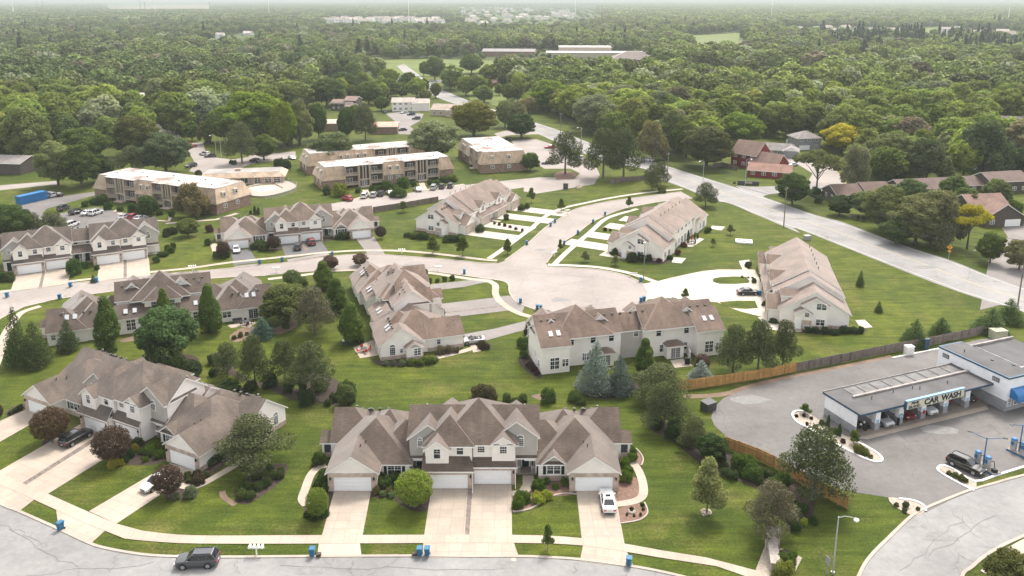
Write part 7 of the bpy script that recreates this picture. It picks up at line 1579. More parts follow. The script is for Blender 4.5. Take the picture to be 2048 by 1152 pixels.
for x, y, lab in ((690, 1030, 'small brown crate beside the pair of blue bins'), (160, 1034, 'small brown crate beside the single front bin')):
    p = Gq(Z2, x, y); m = MB(); m.box(-.25, .25, -.2, .2, 0, .4); m.box(-.27, .27, -.22, -.2, .3, .42); m.box(-.27, .27, .2, .22, .3, .42); m.box(-.27, -.25, -.22, .22, .3, .42); m.box(.25, .27, -.22, .22, .3, .42); tag(m.build('crate', M['brown_wall'], loc=(p.x, p.y, .05)), lab, 'crate')
for f, x, y, rz, lab in ((Z1, 1155, 1060, 0, 'white mailboxes beside the grey car on the near road'), (Z4, 1232, 517, 17, 'white mailboxes on the court walk above the skylight roof'), (Z4, 1770, 530, 197, 'white mailboxes on the lower court kerb'), (Z7, 1172, 493, 0, 'white mailboxes on the upper court kerb'), (Z5, 881, 200, -8, 'white mailboxes on the lower kerb beside the stepped roofs'), (Z6, 352, 178, 30, 'white mailboxes on the left spur walk'), (Z6, 285, 402, 50, 'white mailboxes at the corner of the spur and the cul-de-sac')):
    mailboxes(G(f(x, y)[0]), rz, lab)
p = Gq(Z6, 678, 508); m = MB()
for x in (0, 1.7): m.box(x - .07, x + .07, -.07, .07, 0, 1.1)
m.box(-.07, 1.77, -.05, .05, .75, 1.05); tag(m.build('white_frame', M['post'], loc=p), 'white post and rail bracket on the cul-de-sac walk', 'post frame')
p = Gq(Z6, 1275, 335); m = MB()
for y in (0, 1.4, 2.8): m.box(-2, 2.2, y, y + .35, .05, .45)
for x in (-2, -.6, .8, 1.9): m.box(x, x + .35, 0, 3.1, .05, .46)
tag(m.build('planter_frame', M['post'], loc=p, rz=-.25), 'white timber grid lying on the lawn beside the newest block', 'timber frame')
# lamps, poles, wires, sign
L0 = Gq(Z3, 822, 1140); street_lamp(L0, -20, 7.2, 'grey street lamp with white head at the road bend'); street_lamp(Gq(Z6, 752, 520), 90, 8.5, 'tan lamp post on the cul-de-sac rim, seen against the end gable', 'wood_pole', .8)
street_lamp(Gq(Y2, 978, 535), 200, 8, 'street lamp bent over the main road by the dark pine'); street_lamp(Gq(Y2, 1248, 545), 15, 9, 'street lamp in front of the long red building'); street_lamp(Gq(Z8, 1385, 430), 195, 9, 'curved lamp beside the flag poles')
street_lamp(Gq(Y1, 1928, 470), 180, 9, 'lamp over the main road above the apartment lot') 
for i, x in enumerate((1417, 1447)): p = Gq(Z8, x, 430); m = MB(); m.tube((0, 0, 0), (0, 0, 8), .07, .04, 8); m.lathe([(.02, 8), (.09, 8.06), (.02, 8.15)], 8); tag(m.build('flag_pole', M['post'], loc=(p.x, p.y, 0)), ('left' if i == 0 else 'right') + ' bare white flag pole by the entrance lane', 'flag pole')
pp = [(Gq(Y2, 1495, 812), 11.5, 'tall utility pole at the main road, above the newest block'), (Gq(Y2, 750, 525), 10.5, 'utility pole at the grass point opposite the barn'), (Gq(Y2, 658, 402), 10, 'utility pole beside the white car on the main road'), (Gq(Y2, 198, 310), 9, 'utility pole left of the two large pines'), (Gq(Y2, 68, 215), 10, 'utility pole by the blossom tree'), (Gq(Y3, 1468, 1130), 14, 'utility pole at the right edge in front of the road')]
for p, h, lab in pp: utility_pole(p, 55, h, lab)
for i, j in ((5, 0), (0, 1), (1, 2), (2, 3), (3, 4)):
    for dx, dz in ((-1.2, -.25), (1.2, -.25), (0, .15)):
        q = lambda k: (pp[k][0].x + dx * math.cos(R(55)), pp[k][0].y + dx * math.sin(R(55)), pp[k][1] + dz)
        wire(q(i), q(j), 1.1)
    q = lambda k: (pp[k][0].x, pp[k][0].y, pp[k][1] - 3.2); wire(q(i), q(j), .9, r=.05)
p = Gq(Y3, 1088, 878); o = empty('warning_sign', p, R(-25), 'yellow diamond warning sign beside the main road', 'road sign'); m = MB(); m.tube((0, 0, 0), (0, 0, 2.4), .05, n=6); m.build('post', M['galv'], o)
M['signy'] = plain('sign_yellow', (.75, .33, .01), .5, 0)
m = MB(); s_ = .62; P4 = [(0, -.06, 3.3 - s_), (s_, -.06, 3.3), (0, -.06, 3.3 + s_), (-s_, -.06, 3.3)]; m.poly(P4); m.poly([(a, -.03, c) for a, _, c in P4][::-1]); m.box(-.35, .35, -.05, -.02, 2.05, 2.5); m.build('sign_plate', M['signy'], o)
m = MB(); m.poly([(-.08, -.066, 2.95), (.08, -.066, 2.95), (.08, -.066, 3.4), (-.08, -.066, 3.4)]); m.poly([(-.22, -.066, 3.4), (.22, -.066, 3.4), (0, -.066, 3.68)]); m.build('arrow', M['black'], o)
# small sign and stone entrance marker at the bottom right
p = Gq(Z3, 795, 1145); m = MB(); m.box(-.05, .05, -.05, .05, 0, 1.6); m.box(-.35, .35, -.07, -.04, 1.3, 2.3); tag(m.build('small_sign', M['grey'], loc=p, rz=R(-70)), 'small grey sign on a post left of the street lamp', 'sign')
M['stone'] = plain('entrance_stone', (.36, .32, .28), .9, .25, 2, .1)
p = Gq(Z3, 560, 1100); o = empty('entrance_monument', p, R(-12), 'stone entrance monument with a square pillar on gravel at the bottom edge', 'monument'); m = MB(); m.box(-.75, .75, 2.4, 3.8, 0, 2.1); m.box(-.85, .85, 2.3, 3.9, 2.1, 2.3); m.box(-.2, .2, 2.95, 3.25, 2.3, 2.6); m.build('pillar', M['stone'], o)
m = MB(); m.box(-.55, .4, -1.5, 2.4, 0, 1.15); m.box(-.62, .47, -1.55, 2.4, 1.15, 1.28); m.build('wing_wall', M['stone'], o)
p = Gq(Y2, 1268, 545); o = empty('sign_board', p, R(-12), 'low dark name board with planting before the long red building', 'sign'); m = MB(); m.box(-3.6, 3.6, -.2, .2, 0, 1.5); m.build('board', M['dark_grey'], o); k = MB(); k.box(-1.1, 1.3, -.3, -.2, .6, 1.3); k.build('panel', M['stone'], o)
# terrace furniture
def table_set(p, label, col='black', umb=False):
    o = empty('terrace_table', p, 0, label, 'table set'); m = MB(); m.tube((0, 0, .68), (0, 0, .74), .6, n=16); m.tube((0, 0, 0), (0, 0, .68), .05, n=8); m.tube((0, 0, 0), (0, 0, .04), .3, n=10); m.build('table', M['dark_grey'], o)
    for i in range(4):
        a = 1.57 * i + .5; c, s = math.cos(a), math.sin(a); k = MB(); k.box(-.25, .25, -.25, .25, .38, .46); k.box(.2, .26, -.25, .25, .46, .95)
        for x in (-.22, .2):
            for y in (-.22, .2): k.box(x, x + .04, y, y + .04, 0, .38)
        k.build('chair', M[col], o, (c * 1.05, s * 1.05, 0), a)
    if umb: k = MB(); k.lathe([(.05, 0), (.05, 1.1), (.22, 1.2), (.16, 2.0), (.02, 2.7)], 10); k.build('parasol', M['red'], o)
table_set(Gq(Z5, 410, 715) + Vector((0, 0, .05)), 'terrace table with red cushioned chairs left of the stepped roofs', 'red'); table_set(Gq(Z4, 1580, 862) + Vector((0, 0, .05)), 'dark terrace table at the back of the skylight block'); table_set(Gq(Z6, 1003, 335) + Vector((0, 0, .05)), 'terrace table with a closed red parasol behind the spur block', 'dark_grey', True)
def grill(p, label, rz=0):
    o = empty('barbecue', (p.x, p.y, .05), rz, label, 'barbecue'); m = MB(); m.box(-.4, .4, -.28, .28, .1, .85); m.box(-.75, -.42, -.25, .25, .8, .85); m.box(.42, .75, -.25, .25, .8, .85); m.build('cart', M['black'], o); k = MB(); k.box(-.4, .4, -.26, .26, .86, 1.0); k.tube((-.4, 0, 1.0), (.4, 0, 1.0), .22, n=10); k.build('lid', M['black'], o)
grill(Gq(Z6, 980, 965), 'black covered barbecue on the patio of the long block'); grill(Gq(Z5, 395, 660), 'dark barbecue behind the terrace with red chairs', .4)
o = empty('garden_bench', Gq(Z4, 1520, 852) + Vector((0, 0, .05)), R(21), 'dark garden bench against the back wall of the skylight block', 'bench'); m = MB(); m.box(-.9, .9, -.3, .25, .4, .46); m.build('seat', M['dark_grey'], o); k = MB(); k.box(-.9, .9, .22, .28, .46, .95); k.build('backrest', M['dark_grey'], o)
for x in (-.8, .75): k = MB(); k.box(x, x + .06, -.28, .25, 0, .4); k.build('leg', M['dark_grey'], o)
m = MB(); p = Gq(Z6, 1000, 960); m.box(-.03, .03, 0, 3.2, 0, 1.9); tag(m.build('privacy_screen', M['post'], loc=(p.x, p.y + .6, .03)), 'white privacy screen beside the black covered barbecue', 'screen')
p = Gq(Z5, 297, 668); m = MB(); m.box(-.7, .7, -.35, .35, 0, .75); m.box(-.75, .75, -.4, .4, .75, .95, 1); tag(m.build('deck_box', [M['dark_grey'], M['post']], loc=p, rz=.2), 'dark storage box with white lid on the lawn by the arborvitae', 'storage box')
p = Gq(Y1, 1828, 728); utilbox((p and Y1(1828, 728)[0]), 1.6, 1.2, 1.8, M['dark_grey'], 'dark bin enclosure alone on the apartment drive', 'bin_enclosure', 0, 'bin')
p = Gq(Y1, 1912, 725); m = MB(); m.box(-.9, .9, -.5, .5, 0, .5); m.box(-.9, -.8, -.5, .5, .5, .9); m.box(-.9, .9, .4, .5, .5, .9); tag(m.build('discarded_sofa', M['tan'], loc=p, rz=.3), 'discarded tan sofa on the apartment drive', 'sofa')
# covers in the paving
for x, y in ((1753, 906), (1808, 1050), (1238, 1052)):
    p = Gq(Z2, x, y); m = MB(); m.tube((0, 0, .0), (0, 0, .012), .33, n=18); m.tube((0, 0, .012), (0, 0, .018), .22, n=14); tag(m.build('manhole_cover', M['rustcover'] if 'rustcover' in M else M['stone'], loc=(p.x, p.y, .05)), ('round cover in the right drive near the white sedan', 'round cover in the apron of the right drive', 'round drain cover at the kerb below the double drive')[(1753, 1808, 1238).index(x)], 'cover')
# landscape boulders
for f, x, y, w, lab in ((Z4, 1000, 452, 40, 'pale boulder beside the porch of the left court block'), (Z3, 250, 866, 30, 'ring of pale stones round the young maple'), (Z2, 1890, 785, 22, 'white stone in the lower right red mulch bed')):
    p = Gq(f, x, y); m = MB(); g_ = random.Random(x)
    for i in range(7): a = .9 * i; r = .45 * (w / 30); m.lathe([(.2, 0), (.24, .1), (.12, .22)], 6, c=(r * math.cos(a), r * math.sin(a), 0))
    tag(m.build('boulders', M['gravel'], loc=p), lab, 'stones')
for f, x, by, ty, w, c, lab in ((Y1, 400, 130, 20, 190, 'oak', 'dark tree behind the two stepped brown roofs, left'), (Y1, 570, 190, 40, 190, 'mid', 'green tree right of the stepped brown roofs'), (Y1, 690, 150, 30, 170, 'mid', 'green tree left of the pale two storey house'), (Y1, 825, 105, 5, 150, 'mid', 'tree behind the pale two storey house'), (Y1, 925, 130, 15, 80, 'oak', 'slim dark tree beside the main road'), (Y1, 650, 230, 130, 100, 'oak', 'low tree at the edge of the small car park'), (Y1, 1090, 90, 0, 130, 'mid', 'tree before the small dark red house'),
        (Y1, 300, 200, 60, 230, 'oak', 'broad dark tree left of the stepped brown roofs'), (Y1, 480, 330, 180, 110, 'mid', 'tree between the two stepped roofs and the lawn pine'), (Y5, 190, 410, 310, 150, 'pale', 'grey green tree at the meadow corner'), (Y5, 60, 400, 330, 130, 'mid', 'tree at the left meadow corner'), (Y5, 540, 415, 330, 60, 'mid', 'small tree alone on the meadow, left of two'), (Y5, 600, 440, 300, 110, (.10, .14, .05), 'rounded tree alone on the meadow'), (Y5, 690, 470, 380, 90, 'mid', 'small tree at the cross road'), (Y5, 800, 400, 340, 130, 'mid', 'low spreading tree on the meadow'), (Y5, 1010, 430, 340, 170, 'silver', 'pale round tree beside the red shed'), (Y5, 1110, 430, 325, 110, 'dark', 'dark tree right of the pale round one'), (Y5, 350, 470, 395, 120, 'bright', 'bright tree above the pale house'), (Y5, 460, 500, 385, 110, 'mid', 'tree behind the pale house roof, right'), (Y5, 870, 560, 505, 120, (.12, .16, .05), 'light tree on the bank above the main road')):
    T('shade', f, x, by, ty, w, c, lab)

for x, by, ty, w, c, lab in ((640, 640, 490, 190, (.115, .15, .05), 'pale green tree at the left end of the bank trees'), (1010, 690, 500, 260, (.13, .15, .06), 'grey green tree overlapping the widest brown house'), (1180, 640, 470, 170, (.10, .13, .045), 'green tree overlapping the right brown row houses')):
    T('shade', Y3, x, by, ty, w, c, lab)
# tar seams and patches in the paving
gt = random.Random(21)
def seam(a, b, n=9, wob=.5, w=.05):
    a, b = W(a + b); P = []
    for i in range(n + 1): q = a.lerp(b, i / n); P.append(Vector((q.x + gt.uniform(-wob, wob), q.y + gt.uniform(-wob, wob), 0)))
    ribbon('road_seam', P, w, ZR + .014, 'tar')
for q in ((20, 1060, 150, 1135), (60, 1150, 300, 1128), (215, 1148, 240, 1105), (480, 1150, 470, 1120), (560, 1135, 1000, 1138), (700, 1150, 705, 1118), (1150, 1150, 1155, 1124), (0, 1045, 90, 1090), (1800, 1140, 1930, 1035), (1860, 1110, 1990, 1030), (1900, 1020, 1960, 1080),
          (1040, 590, 1180, 560), (1100, 625, 1250, 600), (1060, 545, 1240, 560), (1150, 440, 1100, 520), (700, 525, 960, 540), (300, 560, 560, 535), (1450, 400, 1560, 425), (1640, 455, 1760, 500), (1800, 505, 1960, 570), (1500, 385, 1540, 420), (1700, 462, 1690, 480)):
    seam([(q[0], q[1])], [(q[2], q[3])], 10, .35)
for x, y, a, b in ((95, 1092, 1.6, .8), (620, 1142, 2.4, .9), (1010, 1130, 1.3, .9), (1880, 1075, 2.2, 1.0), (1120, 600, 2.6, 1.2), (1080, 500, 1.8, 1.0), (830, 530, 2.5, 1.0), (1600, 438, 3, 1.2), (1850, 535, 3, 1.4), (1420, 388, 3, 1.3), (1500, 800, 3, 1.6), (1600, 950, 2, 1.5), (1880, 860, 2.5, 1.5)):
    p = G((x, y)); surf('road_patch', [Vector((p.x + a * math.cos(t) * gt.uniform(.7, 1.2), p.y + b * math.sin(t) * gt.uniform(.7, 1.2), 0)) for t in (6.283 * i / 9 for i in range(9))], ZR + .008, 'patch')

for f, x, by, ty, w, c, lab in ((Y3, 880, 575, 420, 170, (.13, .17, .06), 'light tree in front of the third brown row house'), (Y3, 1110, 560, 400, 150, (.10, .14, .04), 'green tree squeezed between two brown row houses'), (Y3, 1345, 590, 420, 150, (.12, .15, .05), 'tree before the tall brown house at the right edge'), (Y3, 1440, 640, 540, 110, 'mid', 'small tree behind the brown garage house'),
        (Y5, 1490, 600, 450, 190, 'white', 'pale silvery white tree in the cluster right of the main road, left one'), (Y5, 1620, 620, 455, 200, 'silver', 'silvery tree in the cluster right of the main road, middle'), (Y5, 1760, 600, 470, 180, 'silver', 'silvery tree in the cluster right of the main road, right one'), (Y5, 1230, 610, 480, 220, 'bright', 'bright green tree left of the silvery cluster'), (Y5, 1370, 640, 520, 190, 'bright', 'second bright green tree left of the silvery cluster'), (Y5, 1110, 620, 520, 110, 'tan', 'tan tree beside the main road left of the bright ones')):
    T('shade', f, x, by, ty, w, c, lab)
# ================================================================ the woods
def in_poly(px, py, poly):
    inside = np.zeros(px.shape, bool); n = len(poly)
    for i in range(n):
        x0, y0 = poly[i]; x1, y1 = poly[(i + 1) % n]
        c = ((y0 > py) != (y1 > py)) & (px < (x1 - x0) * (py - y0) / ((y1 - y0) or 1e-9) + x0); inside ^= c
    return inside
def proj(X, Y, z=0.):
    Zc = Y * CP + (H - z) * SP; dn = -Y * SP + (H - z) * CP; return 1024 + FPX * X / Zc, CY + FPX * dn / Zc
gw = np.random.default_rng(5)
def scatter(y0, y1, sp):
    ny = int((y1 - y0) / sp); out = []
    for j in range(ny):
        y = y0 + (j + .5) * sp; hw = y * .95 + 60; nx = int(2 * hw / sp); x = -hw + (np.arange(nx) + .5 + .5 * (j % 2)) * sp
        out.append(np.stack([x + gw.uniform(-.42, .42, nx) * sp, np.full(nx, y) + gw.uniform(-.42, .42, nx) * sp], 1))
    return np.concatenate(out)
EDGE = [(-600, 330), (0, 318), (60, 300), (130, 292), (240, 296), (380, 270), (420, 262), (480, 262), (570, 240), (640, 208), (660, 178), (700, 172), (760, 160), (800, 140), (862, 150), (880, 170), (920, 196), (960, 200), (1060, 200), (1090, 225), (1130, 240), (1170, 262), (1250, 290), (1340, 305), (1420, 300), (1470, 278), (1510, 270), (1600, 285), (1660, 300), (1720, 335), (1790, 345), (1860, 340), (1960, 335), (2048, 345), (2600, 380)]
ex = np.array(EDGE, float)
CLEAR = [Z0(735, 120, 850, 116, 1010, 120, 1015, 150, 900, 165, 800, 165, 745, 150), Z0(1365, 72, 1482, 64, 1496, 96, 1470, 112, 1390, 112), Z0(925, 158, 1000, 170, 1105, 205, 1010, 218, 935, 202), Z0(1828, 57, 1882, 53, 1882, 68, 1832, 69), Z0(205, 8, 430, 8, 430, 24, 205, 25),
         Z0(690, 112, 735, 126, 800, 165, 870, 195, 1000, 235, 1130, 280, 1250, 325, 1250, 300, 1120, 255, 940, 195, 850, 160, 770, 125, 720, 108), Z0(560, 165, 760, 158, 890, 150, 985, 138, 1080, 132, 1300, 142, 1640, 146, 1640, 166, 1300, 164, 1080, 152, 900, 172, 560, 184), Z0(1745, 134, 1825, 138, 1822, 158, 1750, 158),
         Z8(1100, 330, 1380, 300, 1400, 440, 1150, 460), Z8(840, 230, 1060, 230, 1090, 300, 850, 300),
         Y5(1560, 345, 1830, 345, 1830, 410, 1560, 410), Y5(660, 460, 960, 440, 960, 520, 720, 520), Y1(330, 190, 600, 190, 640, 250, 720, 160, 960, 150, 1180, 200, 1180, 300, 900, 400, 600, 400, 590, 260, 380, 300, 240, 420), Y2(1120, 290, 1560, 250, 1780, 220, 1800, 330, 1690, 380, 1900, 500, 2048, 560, 2048, 700, 1120, 560), Y3(820, 170, 1100, 150, 1120, 230, 830, 240), Y3(1330, 150, 1600, 150, 1600, 260, 1340, 250)]
SPARSE = [Y5(800, 290, 1090, 280, 1760, 290, 1760, 420, 1100, 400, 800, 380), Y5(0, 95, 700, 95, 700, 165, 0, 165), Y5(700, 40, 1500, 30, 1560, 120, 1300, 170, 720, 165), Y6(640, 165, 1060, 165, 1700, 170, 2048, 190, 2048, 275, 1700, 235, 1000, 222, 640, 205), Y4(1230, 215, 1520, 190, 1520, 300, 1230, 300), Y4(600, 600, 940, 600, 930, 690, 610, 690)]
PINES = Y6(880, 225, 1000, 215, 1250, 225, 1500, 225, 1720, 215, 2000, 270, 1980, 340, 1700, 310, 1620, 330, 1300, 330, 1100, 330, 930, 300)
house_xy = np.array([[o.location.x, o.location.y] for o in D.objects if o.type == 'EMPTY' and o.name.split('.')[0] in ('house', 'school_building', 'pavilion') and o.get('category') != 'building' and o.location.y > 330] + [[p.x, p.y] for p in FARH])
man_xy = np.array([[o.location.x, o.location.y] for o in D.objects if o.type == 'EMPTY' and o.get('category') == 'tree'])
def choose(P, rad_h=12., sparse_p=.3, lim=None):
    x, y = proj(P[:, 0], P[:, 1]); ok = y < np.interp(x, ex[:, 0], ex[:, 1]); ok &= (x > -650) & (x < 2700)
    for c in CLEAR: ok &= ~in_poly(x, y, c)
    sp = np.zeros(len(P), bool)
    for c in SPARSE: sp |= in_poly(x, y, c)
    ok &= ~sp | (gw.random(len(P)) < sparse_p)
    for h in house_xy:
        dx = P[:, 0] - h[0]; dy = P[:, 1] - h[1]; back = np.where(dy < 0, -dy / (16 + h[1] * .06), dy / rad_h); ok &= (dx / rad_h) ** 2 + back ** 2 > 1
    if len(man_xy) and P[:, 1].min() < 800:
        for m_ in man_xy:
            if m_[1] > P[:, 1].min() - 10: ok &= ((P - m_) ** 2).sum(1) > 25
    return P[ok], sp[ok], x[ok], y[ok]
def tints(P, x, sp):
    """crown colour of each tree: darker oaks on the left, paler mixed growth on the right"""
    n = len(P); f = np.sin(P[:, 0] * .021 + 1.3) * np.cos(P[:, 1] * .017) + .6 * np.sin(P[:, 0] * .007 - P[:, 1] * .009); r = gw.random((n, 1)); right = np.clip((x - 560) / 700, 0, 1)[:, None]
    a = np.array([.088, .128, .032]); b = np.array([.20, .25, .050]); c = np.array([.15, .155, .05]); d = np.array([.235, .265, .15])
    w = np.clip(.30 + .45 * right + .22 * f[:, None] + .4 * (r - .5), 0, 1); t = a * (1 - w) + b * w
    q = gw.random((n, 1)); t = np.where(q > .88, c * .6 + t * .4, t); t = np.where(q < .06, d * .8 + t * .2, t); t = np.where((q > .06) & (q < .14), t * .62, t); t = np.where((q > .14) & (q < .175), np.array([.19, .165, .10]), t)
    return t * (.62 + .80 * gw.random((n, 1)) ** 1.1)
# nearest trees one by one
P1, s1, x1, y1 = choose(scatter(235, 700, 12.6)); order = np.argsort(P1[:, 1] + 4000 * ((x1 < -40) | (x1 > 2090))); NIND = 290
T1 = tints(P1, x1, s1)
for i in order[:NIND]:
    side = 'left' if x1[i] < 640 else ('middle' if x1[i] < 1180 else 'right'); c = tuple(T1[i]); hh = gw.uniform(13, 22) * (.5 if s1[i] else 1) * (1 if side == 'left' else .86)
    tone = 'dark green' if sum(c) < .29 else ('pale green' if sum(c) > .42 else 'mid green')
    where = {'left': 'in the oak wood behind the left apartments', 'middle': 'along the main road beyond the apartments', 'right': 'in the mixed wood behind the red barn'}[side]
    plant('wood', (P1[i, 0], P1[i, 1]), hh, hh * gw.uniform(.78, 1.1), c, f'{tone} broadleaf tree {where}', 'tree', group=f'{tone} trees of the {side} woods')
# gardens round the brown row and the barn: trees between the houses
GARD = Y3(540, 470, 600, 330, 700, 240, 860, 260, 1000, 250, 1330, 230, 1503, 250, 1700, 260, 1700, 440, 1503, 420, 1150, 435, 900, 440, 700, 470); hx = np.array([[o.location.x, o.location.y] for o in D.objects if o.type == 'EMPTY' and o.name.split('.')[0] == 'house'])
Q = scatter(200, 420, 12.5); qx, qy = proj(Q[:, 0], Q[:, 1]); ok = in_poly(qx, qy, GARD)
for h in hx: ok &= ((Q[:, 0] - h[0]) / 10.) ** 2 + ((Q[:, 1] - h[1] - 3) / 12.) ** 2 > 1
for m_ in man_xy: ok &= ((Q - m_) ** 2).sum(1) > 36
for p in Q[ok][:60]: hh = gw.uniform(8, 14); plant('wood', p, hh, hh * gw.uniform(.8, 1.05), tuple(tints(p[None], np.array([1500.]), None)[0]), 'garden tree standing between the houses behind the brown row', 'tree', group='garden trees behind the brown row')
PARK = Z0(620, 160, 700, 140, 840, 152, 1000, 168, 1100, 205, 1070, 240, 960, 208, 870, 200, 850, 214, 640, 212)
Q = scatter(430, 720, 15); qx, qy = proj(Q[:, 0], Q[:, 1]); ok = in_poly(qx, qy, PARK) & (gw.random(len(Q)) < .8)
for c_ in CLEAR[5:7] + [Y1(660, 210, 960, 220, 940, 420, 620, 420)]: ok &= ~in_poly(qx, qy, c_)
for h in hx: ok &= ((Q[:, 0] - h[0]) / 11.) ** 2 + ((Q[:, 1] - h[1]) / np.where(Q[:, 1] < h[1], 34., 12.)) ** 2 > 1
for m_ in man_xy: ok &= ((Q - m_) ** 2).sum(1) > 64
for p in Q[ok][:60]: hh = gw.uniform(8, 16); plant('wood' if gw.random() < .8 else 'willow', p, hh, hh * gw.uniform(.7, 1.05), tuple(tints(p[None], np.array([1000.]), None)[0]), 'tree on the grass between the far houses and the cross road', 'tree', group='trees between the far houses and the cross road')
# everything behind reads as one mass: one object, instanced clumps
def far_leaf():
    t = NT('woodland_foliage'); a = t.n('ShaderNodeAttribute', attribute_type='INSTANCER', attribute_name='tint'); c = t.co(); isl = t.n('ShaderNodeNewGeometry').outputs['Random Per Island']
    k = t.mul(t.mul(a.outputs['Color'], t.rng(isl, 0, 1, .72, 1.28)), t.noise(c, .3, 3, .6, .78, 1.22)); t.set(k, .7, 0, .2)
    tr = t.n('ShaderNodeBsdfTranslucent'); t.l(k, tr.inputs[0]); mx = t.n('ShaderNodeMixShader'); mx.inputs[0].default_value = .22; t.l(t.b.outputs[0], mx.inputs[1]); t.l(tr.outputs[0], mx.inputs[2]); t.l(mx.outputs[0], t.out.inputs[0]); return t.mat
M['farleaf'] = far_leaf()
protos = []
def hidden(name, me): o = D.objects.new(name, me); protos.append(o); return o
for s in range(3):
    g_ = random.Random(40 + s); R_ = 5 + .7 * s; lo = dome_lobes(g_, R_, 14, 24); hidden('tree_form', leaves_mesh('tree_form', lo, 2600, .55, seed=200 + s, mat='farleaf', shell=.34))
lo = []
for k in range(12):
    u = k / 11; lo.append((0, 0, 1.5 + 12 * u, 2.8 * (1 - u) + .3, 2.8 * (1 - u) + .3, 1.1))
hidden('conifer_form', leaves_mesh('conifer_form', lo, 900, .7, seed=210, mat='farleaf', shell=.6))
for s in range(3):                                       # a small grove for the far distance
    g_ = random.Random(60 + s); lo = []
    for k in range(7):
        a = .9 * k + s; r = 0 if k == 0 else 9 + 3 * g_.random(); cx, cy, hh, w = r * math.cos(a), r * math.sin(a), 11 + 5 * g_.random(), 4.8 + 2 * g_.random()
        lo.append((cx, cy, hh * .55, w, w, hh * .42))
        for j in range(4): b_ = 1.6 * j + k; lo.append((cx + w * .6 * math.cos(b_), cy + w * .6 * math.sin(b_), hh * (.55 + .3 * g_.random()), 2.6, 2.6, 2.2))
    hidden('grove_form', leaves_mesh('grove_form', lo, 900, 1.7, seed=220 + s, mat='farleaf', shell=.25, fill=.02))
PP, TT, SS, II = [], [], [], []
def add(P, t, s, i): PP.append(P); TT.append(t); SS.append(s); II.append(i)
r_ = order[NIND:]; n = len(r_); s_ = (.75 + 1.0 * gw.random((n, 1)) ** 1.2) * np.where(s1[r_], .42, 1)[:, None]; add(P1[r_], T1[r_], np.concatenate([s_ * gw.uniform(.85, 1.15, (n, 1)), s_ * gw.uniform(.85, 1.15, (n, 1)), s_ * .7 + np.where(s1[r_], .1, .3)[:, None]], 1), gw.integers(0, 3, n))
for y0, y1, sp_, kind in ((700, 1300, 14.5, 0), (1300, 2100, 17.5, 0), (2100, 4200, 30, 1), (4200, 9000, 48, 1), (9000, 17000, 80, 1)):
    P, sp, x, y = choose(scatter(y0, y1, sp_), 14, .28 if y0 < 1300 else .22); n = len(P); t = tints(P, x, sp); s = (.7 + 1.2 * gw.random((n, 1)) ** 1.4) * (1 if kind == 0 else (1.0 if y0 < 4000 else 1.6 if y0 < 9000 else 2.6))
    s3 = np.concatenate([s * gw.uniform(.85, 1.2, (n, 1)), s * gw.uniform(.85, 1.2, (n, 1)), s * .55 + .38 if kind == 0 else np.minimum(s, 1.2)], 1); s3 = np.where(sp[:, None], s3 * .36, s3)
    idx = gw.integers(0, 3, n) + (4 if kind else 0)
    if kind == 0: pn = in_poly(x + 26 * np.sin(P[:, 1] * .02 + P[:, 0] * .013), y + 9 * np.sin(P[:, 0] * .031) + 5 * np.sin(P[:, 0] * .083), PINES) & (gw.random(n) < .68) | (gw.random(n) < .03); idx[pn] = 3; t[pn] = np.array([.050, .072, .040]) * gw.uniform(.8, 1.25, (pn.sum(), 1)); s3[pn, 2] *= gw.uniform(.9, 1.55, pn.sum())
    add(P, t, s3, idx)
PP, TT, SS, II = np.concatenate(PP), np.concatenate(TT), np.concatenate(SS), np.concatenate(II); n = len(PP); print('woodland instances', n)
me = D.meshes.new('distant_woodland'); me.vertices.add(n); me.vertices.foreach_set('co', np.concatenate([PP, np.zeros((n, 1))], 1).astype(np.float32).ravel())
for nm, ty, dat, key in (('tint', 'FLOAT_COLOR', np.concatenate([TT, np.ones((n, 1))], 1), 'color'), ('sc', 'FLOAT_VECTOR', SS, 'vector'), ('rot', 'FLOAT_VECTOR', np.stack([np.zeros(n), np.zeros(n), gw.random(n) * 6.28], 1), 'vector'), ('pid', 'INT', II, 'value')):
    a = me.attributes.new(nm, ty, 'POINT'); a.data.foreach_set(key, np.ascontiguousarray(dat, np.int32 if ty == 'INT' else np.float32).ravel())
wo = link('distant_woodland', me); tag(wo, kind='stuff'); me.materials.append(M['farleaf'])
ng = D.node_groups.new('woodland', 'GeometryNodeTree'); ng.interface.new_socket('Geometry', in_out='INPUT', socket_type='NodeSocketGeometry'); ng.interface.new_socket('Geometry', in_out='OUTPUT', socket_type='NodeSocketGeometry')
gi = ng.nodes.new('NodeGroupInput'); go = ng.nodes.new('NodeGroupOutput'); ip = ng.nodes.new('GeometryNodeInstanceOnPoints'); jn = ng.nodes.new('GeometryNodeJoinGeometry')
for o in protos[::-1]:
    oi = ng.nodes.new('GeometryNodeObjectInfo'); oi.inputs['Object'].default_value = o; oi.inputs['As Instance'].default_value = True; ng.links.new(oi.outputs['Geometry'], jn.inputs[0])
def attr(nm, dt): a = ng.nodes.new('GeometryNodeInputNamedAttribute'); a.data_type = dt; a.inputs['Name'].default_value = nm; return [q for q in a.outputs if q.enabled and q.name == 'Attribute'][0]
ng.links.new(gi.outputs[0], ip.inputs['Points']); ng.links.new(jn.outputs[0], ip.inputs['Instance']); ip.inputs['Pick Instance'].default_value = True
ng.links.new(attr('pid', 'INT'), ip.inputs['Instance Index']); ng.links.new(attr('sc', 'FLOAT_VECTOR'), ip.inputs['Scale'])
